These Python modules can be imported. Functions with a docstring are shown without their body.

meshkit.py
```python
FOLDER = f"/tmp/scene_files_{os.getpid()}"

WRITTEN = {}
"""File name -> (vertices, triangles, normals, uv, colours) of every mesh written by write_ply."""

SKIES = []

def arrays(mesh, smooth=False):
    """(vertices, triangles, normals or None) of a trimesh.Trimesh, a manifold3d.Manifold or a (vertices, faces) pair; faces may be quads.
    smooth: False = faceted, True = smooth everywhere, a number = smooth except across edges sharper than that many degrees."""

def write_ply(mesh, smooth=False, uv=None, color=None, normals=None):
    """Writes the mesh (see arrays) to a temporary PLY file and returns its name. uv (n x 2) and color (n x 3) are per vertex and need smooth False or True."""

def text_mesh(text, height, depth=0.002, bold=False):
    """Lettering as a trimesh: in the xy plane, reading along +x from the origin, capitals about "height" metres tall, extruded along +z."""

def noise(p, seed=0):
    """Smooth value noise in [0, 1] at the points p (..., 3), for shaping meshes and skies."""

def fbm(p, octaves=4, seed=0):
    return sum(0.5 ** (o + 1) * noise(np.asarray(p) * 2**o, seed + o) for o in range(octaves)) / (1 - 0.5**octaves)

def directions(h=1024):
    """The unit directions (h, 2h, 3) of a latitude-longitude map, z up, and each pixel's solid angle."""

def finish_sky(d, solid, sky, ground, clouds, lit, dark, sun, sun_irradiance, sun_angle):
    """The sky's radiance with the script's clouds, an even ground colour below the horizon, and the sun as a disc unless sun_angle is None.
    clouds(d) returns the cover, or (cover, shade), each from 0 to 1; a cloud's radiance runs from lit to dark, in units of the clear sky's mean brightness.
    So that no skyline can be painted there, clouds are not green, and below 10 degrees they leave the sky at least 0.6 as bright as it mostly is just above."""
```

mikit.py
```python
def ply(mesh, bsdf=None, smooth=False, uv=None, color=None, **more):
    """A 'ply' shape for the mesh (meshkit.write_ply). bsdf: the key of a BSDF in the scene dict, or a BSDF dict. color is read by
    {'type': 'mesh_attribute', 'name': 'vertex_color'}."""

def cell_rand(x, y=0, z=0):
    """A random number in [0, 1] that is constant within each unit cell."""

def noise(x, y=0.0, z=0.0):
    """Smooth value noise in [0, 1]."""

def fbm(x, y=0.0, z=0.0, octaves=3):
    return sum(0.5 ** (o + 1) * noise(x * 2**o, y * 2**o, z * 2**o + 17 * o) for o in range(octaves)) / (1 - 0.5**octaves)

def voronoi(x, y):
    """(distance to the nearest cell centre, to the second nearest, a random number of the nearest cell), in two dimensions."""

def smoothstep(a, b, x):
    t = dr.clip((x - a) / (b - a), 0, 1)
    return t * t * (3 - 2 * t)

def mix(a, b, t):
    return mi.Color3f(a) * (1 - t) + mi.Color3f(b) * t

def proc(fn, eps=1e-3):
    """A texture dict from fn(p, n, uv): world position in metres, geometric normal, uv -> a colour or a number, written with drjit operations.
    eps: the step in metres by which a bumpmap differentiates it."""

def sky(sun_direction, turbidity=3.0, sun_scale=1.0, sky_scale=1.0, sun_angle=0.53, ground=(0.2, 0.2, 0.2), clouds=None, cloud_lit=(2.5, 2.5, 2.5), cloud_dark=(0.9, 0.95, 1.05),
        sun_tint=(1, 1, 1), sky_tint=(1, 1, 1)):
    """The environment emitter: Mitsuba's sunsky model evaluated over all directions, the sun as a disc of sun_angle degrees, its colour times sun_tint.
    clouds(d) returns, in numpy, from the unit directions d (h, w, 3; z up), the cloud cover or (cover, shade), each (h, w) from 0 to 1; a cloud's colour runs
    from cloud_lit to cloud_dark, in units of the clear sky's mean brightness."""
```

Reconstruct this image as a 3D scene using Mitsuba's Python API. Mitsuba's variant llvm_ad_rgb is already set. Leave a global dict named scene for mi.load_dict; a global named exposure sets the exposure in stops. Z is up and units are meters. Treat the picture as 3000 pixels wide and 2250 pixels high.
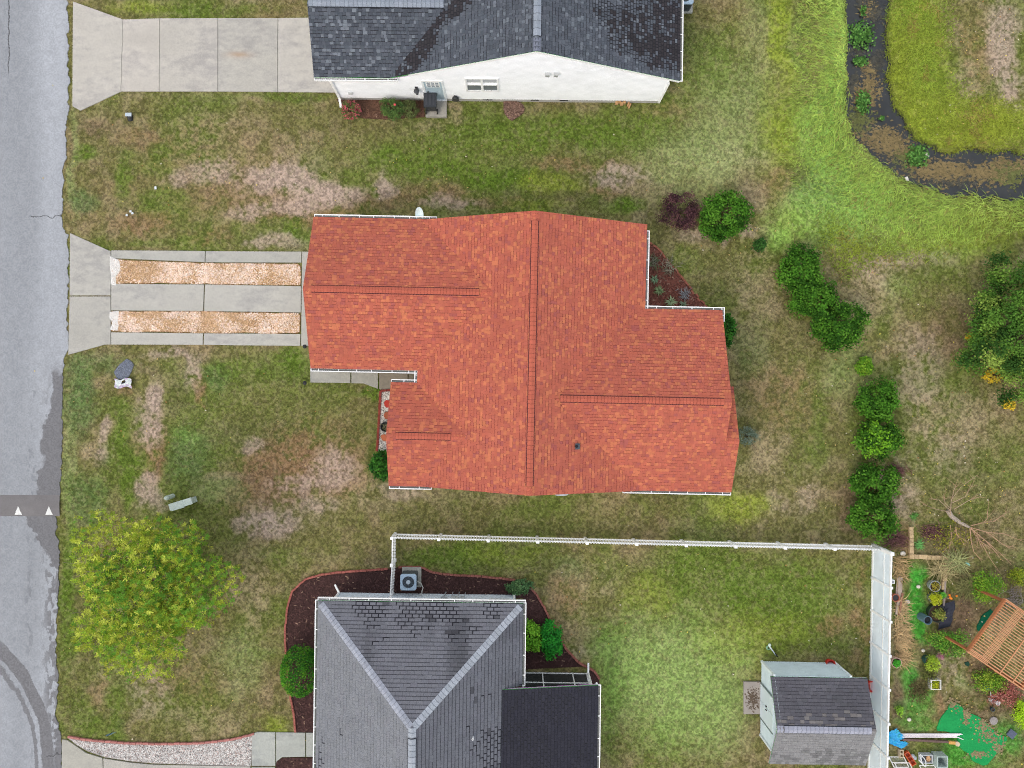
"""Aerial view, straight down, of a red-roofed house between two grey-roofed neighbours."""
import math
import numpy as np
import drjit as dr
import mitsuba as mi
import shapely
import trimesh
from shapely.geometry import Polygon, LineString, box as sbox
from shapely.ops import unary_union
import mikit
import meshkit

# ---------------------------------------------------------------- camera, sky, exposure
T = mi.ScalarTransform4f
H, GS = 34.5, 0.0165                 # flying height; ground metres per survey unit
scene, labels = {}, {}
scene['camera'] = {'type': 'perspective', 'fov_axis': 'x', 'fov': math.degrees(2 * math.atan(1500 * GS / H)),
                   'near_clip': 0.1, 'far_clip': 2000.0,
                   'to_world': T().look_at(origin=[0, 0, H], target=[0, 0, 0], up=[0, 1, 0])}
scene['sky'] = mikit.sky([-0.58, -0.68, 0.9], turbidity=3, sun_scale=0.3, sun_angle=28, sun_tint=(0.93, 1.0, 1.13),
                         clouds=lambda d: 1.0, cloud_lit=(2.3, 2.42, 2.62))
exposure = 2.25
rng = np.random.default_rng(7)


# ---------------------------------------------------------------- survey plan -> metres
def F(x, y, z=0.0):
    """Survey point (3000 x 2250 plan units, corrected for its height z) in metres."""
    k = GS * (H - z) / H
    return np.array([(x - 1500) * k, (1125 - y) * k, z])


def O(x, y, z=0.0):
    return F(x * 1.35624, y * 1.35624, z)


def Fs(pts, z=0.0):
    return np.array([F(x, y, z)[:2] for x, y in pts])


def Os(pts, z=0.0):
    return np.array([O(x, y, z)[:2] for x, y in pts])


def S(r, g, b, k=0.86):
    """sRGB 0-255 -> linear base colour."""
    c = np.array([r, g, b], float) / 255
    return np.where(c < 0.04045, c / 12.92, ((c + 0.055) / 1.055) ** 2.4) * k


# ---------------------------------------------------------------- materials
def decode(uv):
    k = dr.floor(uv.x + 0.5)
    hi = dr.floor(k / 256.0)
    r, g, b = hi / 255.0, (k - hi * 256.0) / 255.0, uv.y
    return mi.Color3f(r * r, g * g, b * b)


def enc(col):
    c = np.round(np.sqrt(np.clip(col, 0, 1)) * 255)
    return np.stack([c[:, 0] * 256 + c[:, 1], c[:, 2] / 255], 1)


def tint_matte(p, n, uv):
    g = mikit.noise(p.x * 23, p.y * 23, p.z * 23) * 0.5 + mikit.noise(p.x * 3.1, p.y * 3.1, p.z * 3.1) * 0.5
    return decode(uv) * (0.86 + 0.28 * g)


def tint_plain(p, n, uv):
    return decode(uv) * (0.94 + 0.12 * mikit.noise(p.x * 2.3, p.y * 2.3, p.z * 2.3))


def tint_leaf(p, n, uv):
    return decode(uv) * (1.18 + 0.2 * mikit.noise(p.x * 2.3, p.y * 2.3, p.z * 2.3))


scene['matte'] = {'type': 'twosided', 'b': {'type': 'principled', 'base_color': mikit.proc(tint_matte), 'roughness': 0.9, 'specular': 0.25}}
scene['gloss'] = {'type': 'twosided', 'b': {'type': 'principled', 'base_color': mikit.proc(tint_plain), 'roughness': 0.42, 'specular': 0.45}}
scene['leaf'] = {'type': 'principledthin', 'base_color': mikit.proc(tint_leaf), 'roughness': 0.65, 'diff_trans': 0.35, 'spec_trans': 0.0}
scene['metal'] = {'type': 'twosided', 'b': {'type': 'principled', 'base_color': mikit.proc(tint_plain), 'roughness': 0.35, 'metallic': 0.8}}
scene['glass'] = {'type': 'thindielectric'}
scene['screen_mesh'] = {'type': 'mask', 'opacity': 0.72, 'b': {'type': 'twosided', 'b': {'type': 'diffuse', 'reflectance': {'type': 'rgb', 'value': [0.02, 0.022, 0.024]}}}}


# ---------------------------------------------------------------- mesh helpers
class M:
    """Collects pieces of one colour each into one mesh."""

    def __init__(s):
        s.v, s.f, s.c, s.n = [], [], [], 0

    def add(s, vf, col):
        v, f = np.asarray(vf[0], float), np.asarray(vf[1], int)
        if f.shape[1] == 4:
            f = np.vstack([f[:, [0, 1, 2]], f[:, [0, 2, 3]]])
        col = np.asarray(col, float)
        s.v.append(v); s.f.append(f + s.n); s.c.append(np.broadcast_to(col, (len(v), 3))); s.n += len(v)
        return s

    def put(s, key, bsdf='matte', smooth=False):
        scene[key] = mikit.ply((np.vstack(s.v), np.vstack(s.f)), bsdf, smooth=smooth, uv=enc(np.vstack(s.c)))
        return key


def put(key, vf, col, bsdf='matte', smooth=False):
    return M().add(vf, col).put(key, bsdf, smooth)


def new(kind):
    """kind, then kind_001, kind_002 ... for a thing or a part."""
    taken = new.taken
    n = taken.get(kind, -1) + 1
    taken[kind] = n
    return kind if n == 0 else f'{kind}_{n:03d}'


new.taken = {}


def thing(kind, label, cat, group=None):
    key = new(kind)
    labels[key] = {'label': label, 'category': cat}
    if group:
        labels[key]['group'] = group
    return key


def struct(kind):
    key = new(kind)
    labels[key] = {'kind': 'structure'}
    return key


def stuff(kind, label=None, cat=None):
    key = new(kind)
    labels[key] = {'kind': 'stuff'}
    if label:
        labels[key]['label'] = label
    if cat:
        labels[key]['category'] = cat
    return key


def part(parent, kind):
    return new(parent + '__' + kind)


BOXF = np.array([[0, 3, 2, 1], [4, 5, 6, 7], [0, 1, 5, 4], [1, 2, 6, 5], [2, 3, 7, 6], [3, 0, 4, 7]])


def bx(c, s, rz=0.0, m=None):
    """Box: centre, full size, turn about z in radians."""
    h = np.array(s, float) / 2
    q = np.array([[-1, -1, -1], [1, -1, -1], [1, 1, -1], [-1, 1, -1], [-1, -1, 1], [1, -1, 1], [1, 1, 1], [-1, 1, 1]]) * h
    if m is not None:
        q = q @ np.asarray(m).T
    cz, sz = math.cos(rz), math.sin(rz)
    q = q @ np.array([[cz, -sz, 0], [sz, cz, 0], [0, 0, 1]]).T
    return q + np.asarray(c, float), BOXF


def beam(p, q, w, h):
    """Box along p -> q, w wide (level), h high."""
    p, q = np.asarray(p, float), np.asarray(q, float)
    d = q - p; L = np.linalg.norm(d); d /= L
    a = np.cross([0, 0, 1.0], d) if abs(d[2]) < 0.99 else np.array([1.0, 0, 0])
    a /= np.linalg.norm(a)
    b = np.cross(d, a)
    r = np.stack([d, a, b], 1)
    return bx((p + q) / 2, (L, w, h), 0, r)


def prism(poly, z0, z1):
    poly = poly if isinstance(poly, shapely.Geometry) else Polygon(poly)
    geoms = [g for g in getattr(poly, 'geoms', [poly]) if g.geom_type == 'Polygon' and g.area > 1e-5]
    vs, fs, n = [], [], 0
    for g in geoms:
        m = trimesh.creation.extrude_polygon(g, z1 - z0, engine='earcut')
        vs.append(np.array(m.vertices) + [0, 0, z0]); fs.append(np.array(m.faces) + n); n += len(m.vertices)
    return np.vstack(vs), np.vstack(fs)


def tube(pts, rad, sides=6):
    p = np.asarray(pts, float)
    t = np.gradient(p, axis=0)
    t /= np.linalg.norm(t, axis=1, keepdims=True) + 1e-12
    a = np.cross(t, np.where(np.abs(t[:, 2:]) < 0.9, [0, 0, 1.0], [1.0, 0, 0]))
    a /= np.linalg.norm(a, axis=1, keepdims=True) + 1e-12
    b = np.cross(t, a)
    ang = np.arange(sides) * 2 * np.pi / sides
    r = np.broadcast_to(rad, (len(p),))
    v = (p[:, None] + r[:, None, None] * (np.cos(ang)[None, :, None] * a[:, None] + np.sin(ang)[None, :, None] * b[:, None])).reshape(-1, 3)
    i, j = np.meshgrid(np.arange(len(p) - 1), np.arange(sides), indexing='ij')
    q = np.stack([i * sides + j, i * sides + (j + 1) % sides, (i + 1) * sides + (j + 1) % sides, (i + 1) * sides + j], -1).reshape(-1, 4)
    f = np.vstack([q[:, [0, 1, 2]], q[:, [0, 2, 3]]])
    caps = [[0, k + 1, k] for k in range(1, sides - 1)] + [[(len(p) - 1) * sides, (len(p) - 1) * sides + k, (len(p) - 1) * sides + k + 1] for k in range(1, sides - 1)]
    return v, np.vstack([f, caps])


def lathe(profile, c=(0, 0, 0), n=24, m=None):
    """Turned profile [(r, z) ...] about z at c."""
    pr = np.asarray(profile, float)
    a = np.arange(n) * 2 * np.pi / n
    v = np.stack([pr[:, None, 0] * np.cos(a), pr[:, None, 0] * np.sin(a), np.broadcast_to(pr[:, None, 1], (len(pr), n))], -1).reshape(-1, 3)
    i, j = np.meshgrid(np.arange(len(pr) - 1), np.arange(n), indexing='ij')
    f = np.stack([i * n + j, i * n + (j + 1) % n, (i + 1) * n + (j + 1) % n, (i + 1) * n + j], -1).reshape(-1, 4)
    if m is not None:
        v = v @ np.asarray(m).T
    return v + np.asarray(c, float), f


def ball(c, r, sub=1, jit=0.0, seed=0):
    m = trimesh.creation.icosphere(subdivisions=sub, radius=1.0)
    v = np.array(m.vertices)
    if jit:
        v = v * (1 + jit * (np.random.default_rng(seed).random(len(v)) - 0.5))[:, None]
    return v * np.asarray(r, float) + np.asarray(c, float), np.array(m.faces)


def rot2(a):
    return np.array([[math.cos(a), -math.sin(a)], [math.sin(a), math.cos(a)]])


def smooth01(a, b, x):
    t = np.clip((x - a) / (b - a), 0, 1)
    return t * t * (3 - 2 * t)


def nz(x, y, k=1.0, seed=0):
    return meshkit.noise(np.stack([np.asarray(x) * k, np.asarray(y) * k, np.zeros_like(np.asarray(x, float)) + 0.5], -1), seed)


def wobble(poly, amp=0.05, step=0.25, seed=1, freq=2.1):
    """The polygon with an uneven edge."""
    ring = LineString(poly.exterior.coords)
    n = max(8, int(ring.length / step))
    p = np.array([ring.interpolate(i / n, normalized=True).coords[0] for i in range(n)])
    c = meshkit.noise(np.stack([p[:, 0] * freq, p[:, 1] * freq, np.zeros(n)], -1), seed) - 0.5
    d = meshkit.noise(np.stack([p[:, 0] * freq, p[:, 1] * freq, np.zeros(n) + 9], -1), seed) - 0.5
    return Polygon(p + 2 * amp * np.stack([c, d], 1)).buffer(0)


def leaf_cards(pos, nrm, size, aspect, r, fold=0.25):
    """One folded diamond per leaf: positions, facing, lengths."""
    n = len(pos)
    nrm = nrm / (np.linalg.norm(nrm, axis=1, keepdims=True) + 1e-9)
    d = r.normal(size=(n, 3))
    d -= (d * nrm).sum(1, keepdims=True) * nrm
    d /= np.linalg.norm(d, axis=1, keepdims=True) + 1e-9
    w = np.cross(nrm, d)
    L = np.broadcast_to(size, (n,))[:, None]
    tip, mid = pos + d * L, pos + d * L * 0.45 - nrm * L * fold * 0.3
    v = np.stack([pos, mid + w * L * aspect, tip, mid - w * L * aspect], 1).reshape(-1, 3)
    k = np.arange(n)[:, None] * 4
    return v, np.vstack([k + [0, 1, 2], k + [0, 2, 3]])


def cards_into(mesh, vf, cols):
    mesh.add(vf, np.repeat(cols, 4, axis=0))

# ---------------------------------------------------------------- the lie of the land
ditch_edge_w = [(1070, -300), (1070, 0), (1062, 130), (1085, 260), (1080, 400), (1085, 520), (1060, 680), (1110, 880), (1235, 990), (1300, 1060), (1400, 1130), (1540, 1222), (1750, 1265), (1900, 1262), (2212, 1290), (3000, 1300)]
ditch_edge_e = [(3000, 1030), (2212, 1020), (2120, 990), (1990, 1008), (1900, 985), (1760, 1005), (1620, 980), (1500, 920), (1400, 790), (1335, 620), (1315, 480), (1310, 200), (1315, 0), (1315, -300)]
ditch = Polygon(Fs([(2000 + x / 2.212, y / 2.212) for x, y in ditch_edge_w + ditch_edge_e], -0.5))
ditch = wobble(ditch, 0.16, 0.3, 5)
ditch_line = LineString(ditch.exterior.coords)


def ditch_dist(x, y):
    p = shapely.points(x, y)
    d = shapely.distance(ditch_line, p)
    return np.where(shapely.contains(ditch, p), -d, d)


def ground_z(x, y):
    x, y = np.asarray(x, float), np.asarray(y, float)
    z = -0.006 - 0.03 * nz(x, y, 0.6, 3) - 0.015 * nz(x, y, 2.2, 4)
    near = (x > 10) & (y > 3) & (x < 40) & (y < 30)
    if near.any():
        sd = ditch_dist(x[near], y[near])
        z[near] -= 0.9 * (1 - smooth01(-0.7, 0.9, sd))
    return z


# colours of the turf and soil, and where each lies (plan units of the overview: x, y, radii, turn, colour, strength)
TURF = {'olive': S(116, 112, 70), 'straw': S(160, 144, 116), 'sand': S(168, 148, 136), 'rust': S(140, 108, 84), 'green': S(92, 116, 42), 'dark': S(92, 94, 56),
        'lime': S(138, 152, 54), 'lush': S(136, 174, 84), 'pale': S(146, 158, 104), 'turf': S(72, 150, 56), 'soil': S(114, 92, 78), 'cool': S(94, 118, 70)}
BLOBS = [
    # in front of the white house
    (215, 272, 42, 24, 0, 'soil', .5), (180, 328, 26, 20, 0, 'green', .8), (342, 345, 42, 30, 0, 'green', .7), (272, 372, 22, 60, 0, 'green', .75), (180, 438, 34, 26, 0, 'cool', .7),
    (355, 440, 48, 45, 0, 'green', .75), (160, 360, 10, 120, 0, 'pale', .5), (600, 382, 85, 26, 0, 'sand', .85), (680, 415, 60, 30, 0, 'sand', .8), (455, 365, 55, 25, 0, 'sand', .6),
    (550, 450, 60, 18, 20, 'sand', .6), (640, 450, 50, 20, 0, 'sand', .7), (375, 380, 25, 22, 0, 'sand', .6), (830, 402, 26, 26, 0, 'sand', .8), (740, 420, 55, 26, 0, 'sand', .75),
    (580, 522, 70, 18, 0, 'sand', .7), (310, 475, 70, 28, 0, 'rust', .6), (440, 505, 70, 22, 0, 'rust', .45), (300, 300, 40, 25, 0, 'rust', .3), (640, 500, 40, 35, 0, 'green', .65),
    (330, 525, 60, 12, 0, 'green', .5), (620, 210, 110, 14, 0, 'green', .6), (1000, 330, 260, 50, 0, 'green', .35), (1400, 270, 150, 60, 0, 'green', .35), (480, 300, 120, 60, 0, 'straw', .4), (560, 420, 180, 60, 0, 'rust', .5), (700, 450, 140, 40, 0, 'rust', .5), (420, 320, 160, 60, 0, 'rust', .3), (600, 400, 140, 60, 0, 'sand', .3), (560, 260, 160, 30, 0, 'olive', .5), (500, 330, 40, 18, 0, 'green', .3),
    (450, 20, 160, 18, 0, 'green', .5), (300, 15, 60, 20, 0, 'lime', .5), (560, 8, 60, 10, 0, 'straw', .5),
    (690, 470, 50, 12, 0, 'rust', .4), (700, 260, 60, 30, 0, 'olive', .5), (650, 330, 70, 30, 0, 'straw', .35),
    # between the white house and the red roof
    (1190, 285, 190, 42, 0, 'green', .75), (1060, 385, 95, 26, 0, 'green', .85), (1190, 400, 70, 24, 0, 'lime', .6), (940, 370, 60, 20, 0, 'green', .6), (860, 345, 60, 24, 0, 'green', .5),
    (1330, 385, 70, 30, 0, 'sand', .75), (1295, 415, 40, 20, 0, 'rust', .6), (1250, 360, 110, 16, 0, 'rust', .5), (960, 440, 70, 16, 0, 'sand', .6), (900, 425, 140, 22, 0, 'rust', .45),
    (1060, 440, 100, 14, 0, 'rust', .4), (1355, 450, 46, 20, 0, 'green', .9), (1160, 448, 70, 12, 0, 'lime', .4), (1470, 360, 100, 80, 0, 'pale', .55), (1550, 250, 70, 120, 0, 'pale', .5),
    (1540, 110, 50, 80, 0, 'green', .45), (1430, 240, 40, 16, 0, 'rust', .35), (950, 270, 70, 16, 0, 'straw', .45), (990, 262, 22, 20, 0, 'straw', .6), (830, 290, 90, 34, 0, 'olive', .6),
    (1490, 60, 18, 60, 0, 'dark', .6), (1440, 225, 30, 16, 0, 'green', .5), (1600, 340, 60, 30, 0, 'straw', .55), (1420, 410, 50, 20, 0, 'soil', .35), (980, 235, 24, 14, 0, 'straw', .8),
    # along the ditch
    (1690, 60, 24, 110, 0, 'lime', .7), (1665, 110, 8, 60, 0, 'straw', .6), (1755, 110, 34, 60, 0, 'rust', .4), (1740, 190, 34, 30, 0, 'rust', .35), (1808, 130, 34, 180, 0, 'lush', .95),
    (1775, 260, 44, 60, 0, 'lush', .8), (1800, 340, 60, 60, 0, 'lush', .85), (1700, 290, 60, 60, 0, 'lime', .5), (1740, 370, 50, 40, 0, 'dark', .5), (1760, 420, 60, 50, 0, 'cool', .7),
    (1880, 400, 60, 50, 30, 'lush', .8), (1960, 450, 140, 40, 0, 'lush', .6), (1680, 400, 30, 40, 0, 'rust', .4), (2060, 490, 170, 60, 0, 'lime', .8), (1980, 130, 70, 200, 0, 'lime', .85),
    (2080, 270, 150, 60, 0, 'lime', .85), (2170, 250, 60, 40, 0, 'lime', .6), (2120, 110, 40, 70, 0, 'rust', .45), (2170, 90, 40, 100, 0, 'sand', .75), (2090, 170, 24, 50, 0, 'straw', .7),
    (2190, 190, 40, 40, 0, 'sand', .5), (1860, 530, 60, 40, 0, 'dark', .4), (1720, 490, 40, 40, 0, 'lime', .5), (1690, 520, 30, 30, 0, 'lush', .6), (2170, 430, 50, 20, 0, 'cool', .5), (1800, 480, 80, 40, 0, 'olive', .5),
    (1770, 200, 60, 200, 0, 'lush', .5), (1720, 460, 90, 50, 30, 'lush', .45), (1830, 470, 110, 60, 20, 'lush', .55), (1990, 520, 140, 40, 0, 'lush', .35), (1680, 250, 40, 150, 0, 'lime', .35), (1640, 150, 50, 160, 0, 'pale', .35), (1560, 330, 110, 60, 0, 'pale', .4),
    # behind the red house
    (1630, 420, 40, 40, 0, 'straw', .4), (1560, 580, 60, 70, 0, 'olive', .5), (1640, 610, 50, 80, 0, 'straw', .45), (1480, 560, 40, 30, 30, 'green', .5), (1560, 520, 16, 18, 0, 'sand', .5),
    (1500, 500, 34, 18, 20, 'sand', .5), (1610, 510, 30, 18, 0, 'sand', .5), (1620, 760, 40, 60, 0, 'cool', .35), (1690, 860, 80, 80, 0, 'rust', .38), (1880, 640, 60, 70, 0, 'straw', .55),
    (1900, 580, 70, 40, 0, 'sand', .3), (2000, 560, 60, 40, 0, 'sand', .25), (2050, 720, 60, 80, 0, 'soil', .45), (1980, 800, 60, 100, 0, 'sand', .45), (2060, 900, 110, 60, 0, 'straw', .6),
    (2030, 980, 90, 60, 0, 'sand', .3), (1840, 800, 60, 60, 0, 'pale', .45), (1770, 900, 20, 100, 0, 'green', .55), (1600, 1095, 60, 30, 0, 'lime', .7), (1740, 1060, 40, 50, 0, 'sand', .4),
    (1670, 1100, 40, 40, 0, 'sand', .35), (1640, 980, 50, 60, 0, 'straw', .5), (1620, 850, 20, 90, 0, 'dark', .4), (1930, 1040, 40, 50, 0, 'sand', .5), (2110, 1010, 60, 60, 0, 'dark', .3),
    (1830, 1100, 20, 60, 0, 'soil', .6), (1960, 1090, 40, 40, 0, 'sand', .4), (1940, 620, 40, 30, 0, 'lush', .25), (1720, 740, 60, 40, 0, 'olive', .5), (1860, 690, 20, 30, 0, 'lush', .3), (1760, 1120, 60, 30, 0, 'dark', .4),
    # in front of the red house
    (170, 860, 34, 90, 0, 'cool', .8), (250, 880, 50, 26, 0, 'green', .5), (150, 1020, 14, 180, 0, 'pale', .5), (215, 790, 60, 24, 0, 'cool', .5), (350, 770, 60, 14, 0, 'sand', .65),
    (265, 830, 18, 30, 0, 'rust', .5), (420, 815, 24, 30, 0, 'sand', .7), (432, 835, 16, 32, 0, 'rust', .75), (420, 775, 26, 16, 0, 'sand', .6), (335, 850, 26, 30, 0, 'sand', .85), (328, 960, 30, 90, 0, 'rust', .6), (326, 900, 26, 60, 0, 'sand', .45),
    (322, 930, 28, 50, 0, 'sand', .6), (325, 1010, 30, 60, 0, 'rust', .45), (318, 1060, 30, 50, 0, 'sand', .75), (345, 1090, 30, 26, 0, 'sand', .5), (232, 935, 14, 40, 0, 'sand', .7),
    (240, 985, 18, 20, 0, 'sand', .55), (205, 975, 22, 26, 0, 'straw', .5), (270, 1000, 20, 120, 0, 'green', .8), (390, 860, 22, 30, 0, 'dark', .6), (410, 985, 44, 60, 0, 'cool', .6),
    (400, 950, 34, 18, 0, 'lush', .3), (560, 800, 110, 30, 0, 'green', .5), (640, 780, 40, 30, 0, 'green', .7), (470, 820, 30, 30, 0, 'cool', .6), (800, 850, 40, 18, 0, 'green', .85),
    (640, 890, 140, 60, 0, 'olive', .45), (700, 960, 130, 60, 0, 'rust', .4), (560, 1090, 90, 50, 0, 'rust', .4), (760, 1020, 50, 60, 0, 'rust', .5), (620, 1110, 90, 40, 0, 'sand', .4), (560, 940, 90, 40, 0, 'dark', .4), (630, 1020, 130, 70, 0, 'rust', .8), (720, 1010, 60, 50, 0, 'sand', .7), (545, 965, 26, 22, 0, 'sand', .6),
    (640, 1050, 60, 24, 0, 'sand', .6), (480, 1060, 50, 30, 0, 'pale', .4), (570, 1130, 70, 22, 0, 'sand', .7), (700, 1090, 40, 20, 0, 'sand', .5), (780, 1060, 30, 40, 0, 'straw', .6),
    (500, 1030, 60, 14, 0, 'straw', .6), (860, 1070, 60, 16, 0, 'sand', .5), (700, 1150, 120, 40, 0, 'olive', .5), (760, 950, 40, 40, 0, 'dark', .3), (190, 1090, 40, 60, 0, 'cool', .6),
    # beside and under the street tree
    (150, 1280, 20, 190, 0, 'green', .8), (220, 1330, 60, 120, 0, 'dark', .35), (470, 1180, 60, 80, 0, 'olive', .5), (540, 1250, 50, 60, 0, 'straw', .5), (600, 1200, 60, 30, 0, 'green', .4),
    (250, 1450, 60, 40, 0, 'straw', .35), (255, 1540, 22, 90, 0, 'green', .6), (180, 1560, 30, 60, 0, 'green', .6), (215, 1500, 22, 40, 0, 'rust', .35), (320, 1500, 44, 60, 0, 'sand', .45),
    (400, 1480, 80, 50, 0, 'rust', .35), (420, 1560, 90, 40, 0, 'straw', .35), (520, 1430, 50, 70, 0, 'pale', .45), (590, 1580, 30, 30, 0, 'lime', .6), (480, 1530, 50, 30, 0, 'olive', .4), (560, 1330, 30, 50, 0, 'straw', .5),
    # the fenced yard
    (1000, 1100, 160, 30, 0, 'dark', .35), (1180, 1130, 200, 20, 0, 'olive', .5), (950, 1210, 90, 30, 0, 'green', .5), (1100, 1210, 90, 26, 0, 'lime', .4), (1230, 1230, 40, 30, 0, 'cool', .4),
    (1220, 1290, 50, 40, 0, 'rust', .45), (1250, 1350, 40, 50, 0, 'straw', .45), (1300, 1260, 100, 40, 0, 'straw', .3), (1240, 1450, 26, 30, 0, 'rust', .4), (1260, 1410, 30, 20, 0, 'sand', .4),
    (1500, 1240, 130, 60, 0, 'green', .45), (1700, 1270, 140, 70, 0, 'green', .6), (1640, 1380, 120, 60, 0, 'lime', .4), (1350, 1420, 60, 100, 0, 'lush', .35), (1420, 1480, 100, 120, 0, 'pale', .6),
    (1550, 1560, 60, 80, 0, 'pale', .4), (1420, 1600, 70, 60, 0, 'green', .4), (1320, 1560, 20, 100, 0, 'green', .5), (1795, 1345, 30, 24, 0, 'rust', .6), (1860, 1350, 22, 40, 0, 'rust', .6),
    (1865, 1240, 14, 40, 0, 'rust', .5), (1850, 1420, 26, 30, 0, 'rust', .45), (1400, 1290, 60, 50, 0, 'lime', .35), (1510, 1380, 50, 60, 0, 'olive', .35), (1615, 1430, 20, 14, 0, 'pale', .6), (1590, 1640, 40, 30, 0, 'straw', .3),
    (1560, 1290, 240, 110, 0, 'green', .35), (1500, 1480, 140, 150, 0, 'lush', .35), (1480, 1470, 120, 130, 0, 'pale', .5), (1300, 1500, 50, 140, 0, 'lush', .35), (1000, 1205, 130, 34, 0, 'green', .5), (1720, 1330, 130, 90, 0, 'green', .4),
    # the garden behind the white fence
    (2060, 1170, 110, 70, 0, 'soil', .6), (1940, 1170, 30, 50, 0, 'rust', .6), (2120, 1290, 90, 60, 0, 'soil', .6), (2060, 1340, 50, 70, 0, 'soil', .75), (1932, 1330, 8, 150, 0, 'straw', .6),
    (1935, 1520, 14, 60, 0, 'soil', .8), (2000, 1460, 60, 60, 0, 'straw', .5), (2050, 1450, 40, 60, 0, 'sand', .45), (2150, 1500, 80, 80, 0, 'soil', .6), (2110, 1420, 40, 50, 0, 'rust', .5),
    (2190, 1560, 60, 60, 0, 'soil', .6), (2030, 1530, 14, 30, 0, 'rust', .7), (1980, 1250, 24, 38, 0, 'turf', 1.), (1976, 1300, 28, 60, 0, 'turf', 1.), (1982, 1360, 12, 30, 0, 'turf', .9),
    (1960, 1460, 18, 40, 0, 'turf', .85), (1975, 1520, 40, 24, 0, 'turf', .65), (1980, 1560, 46, 18, 0, 'turf', .55), (2070, 1600, 40, 30, 40, 'turf', .85), (2060, 1640, 60, 18, 0, 'turf', .7),
    (2180, 1590, 40, 40, 0, 'turf', .7), (2130, 1650, 60, 14, 0, 'turf', .4), (2090, 1480, 16, 30, 30, 'lush', .5), (2060, 1230, 40, 40, 0, 'dark', .4), (2110, 1210, 60, 30, 0, 'olive', .5), (1945, 1440, 14, 40, 0, 'dark', .4),
]
BK = 1.35624 * GS
BL = [((x - 1106) * BK, (829.5 - y) * BK, 1 / (rx * BK), 1 / (ry * BK), math.cos(math.radians(a)), math.sin(math.radians(a)), c, s) for x, y, rx, ry, a, c, s in BLOBS]


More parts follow.
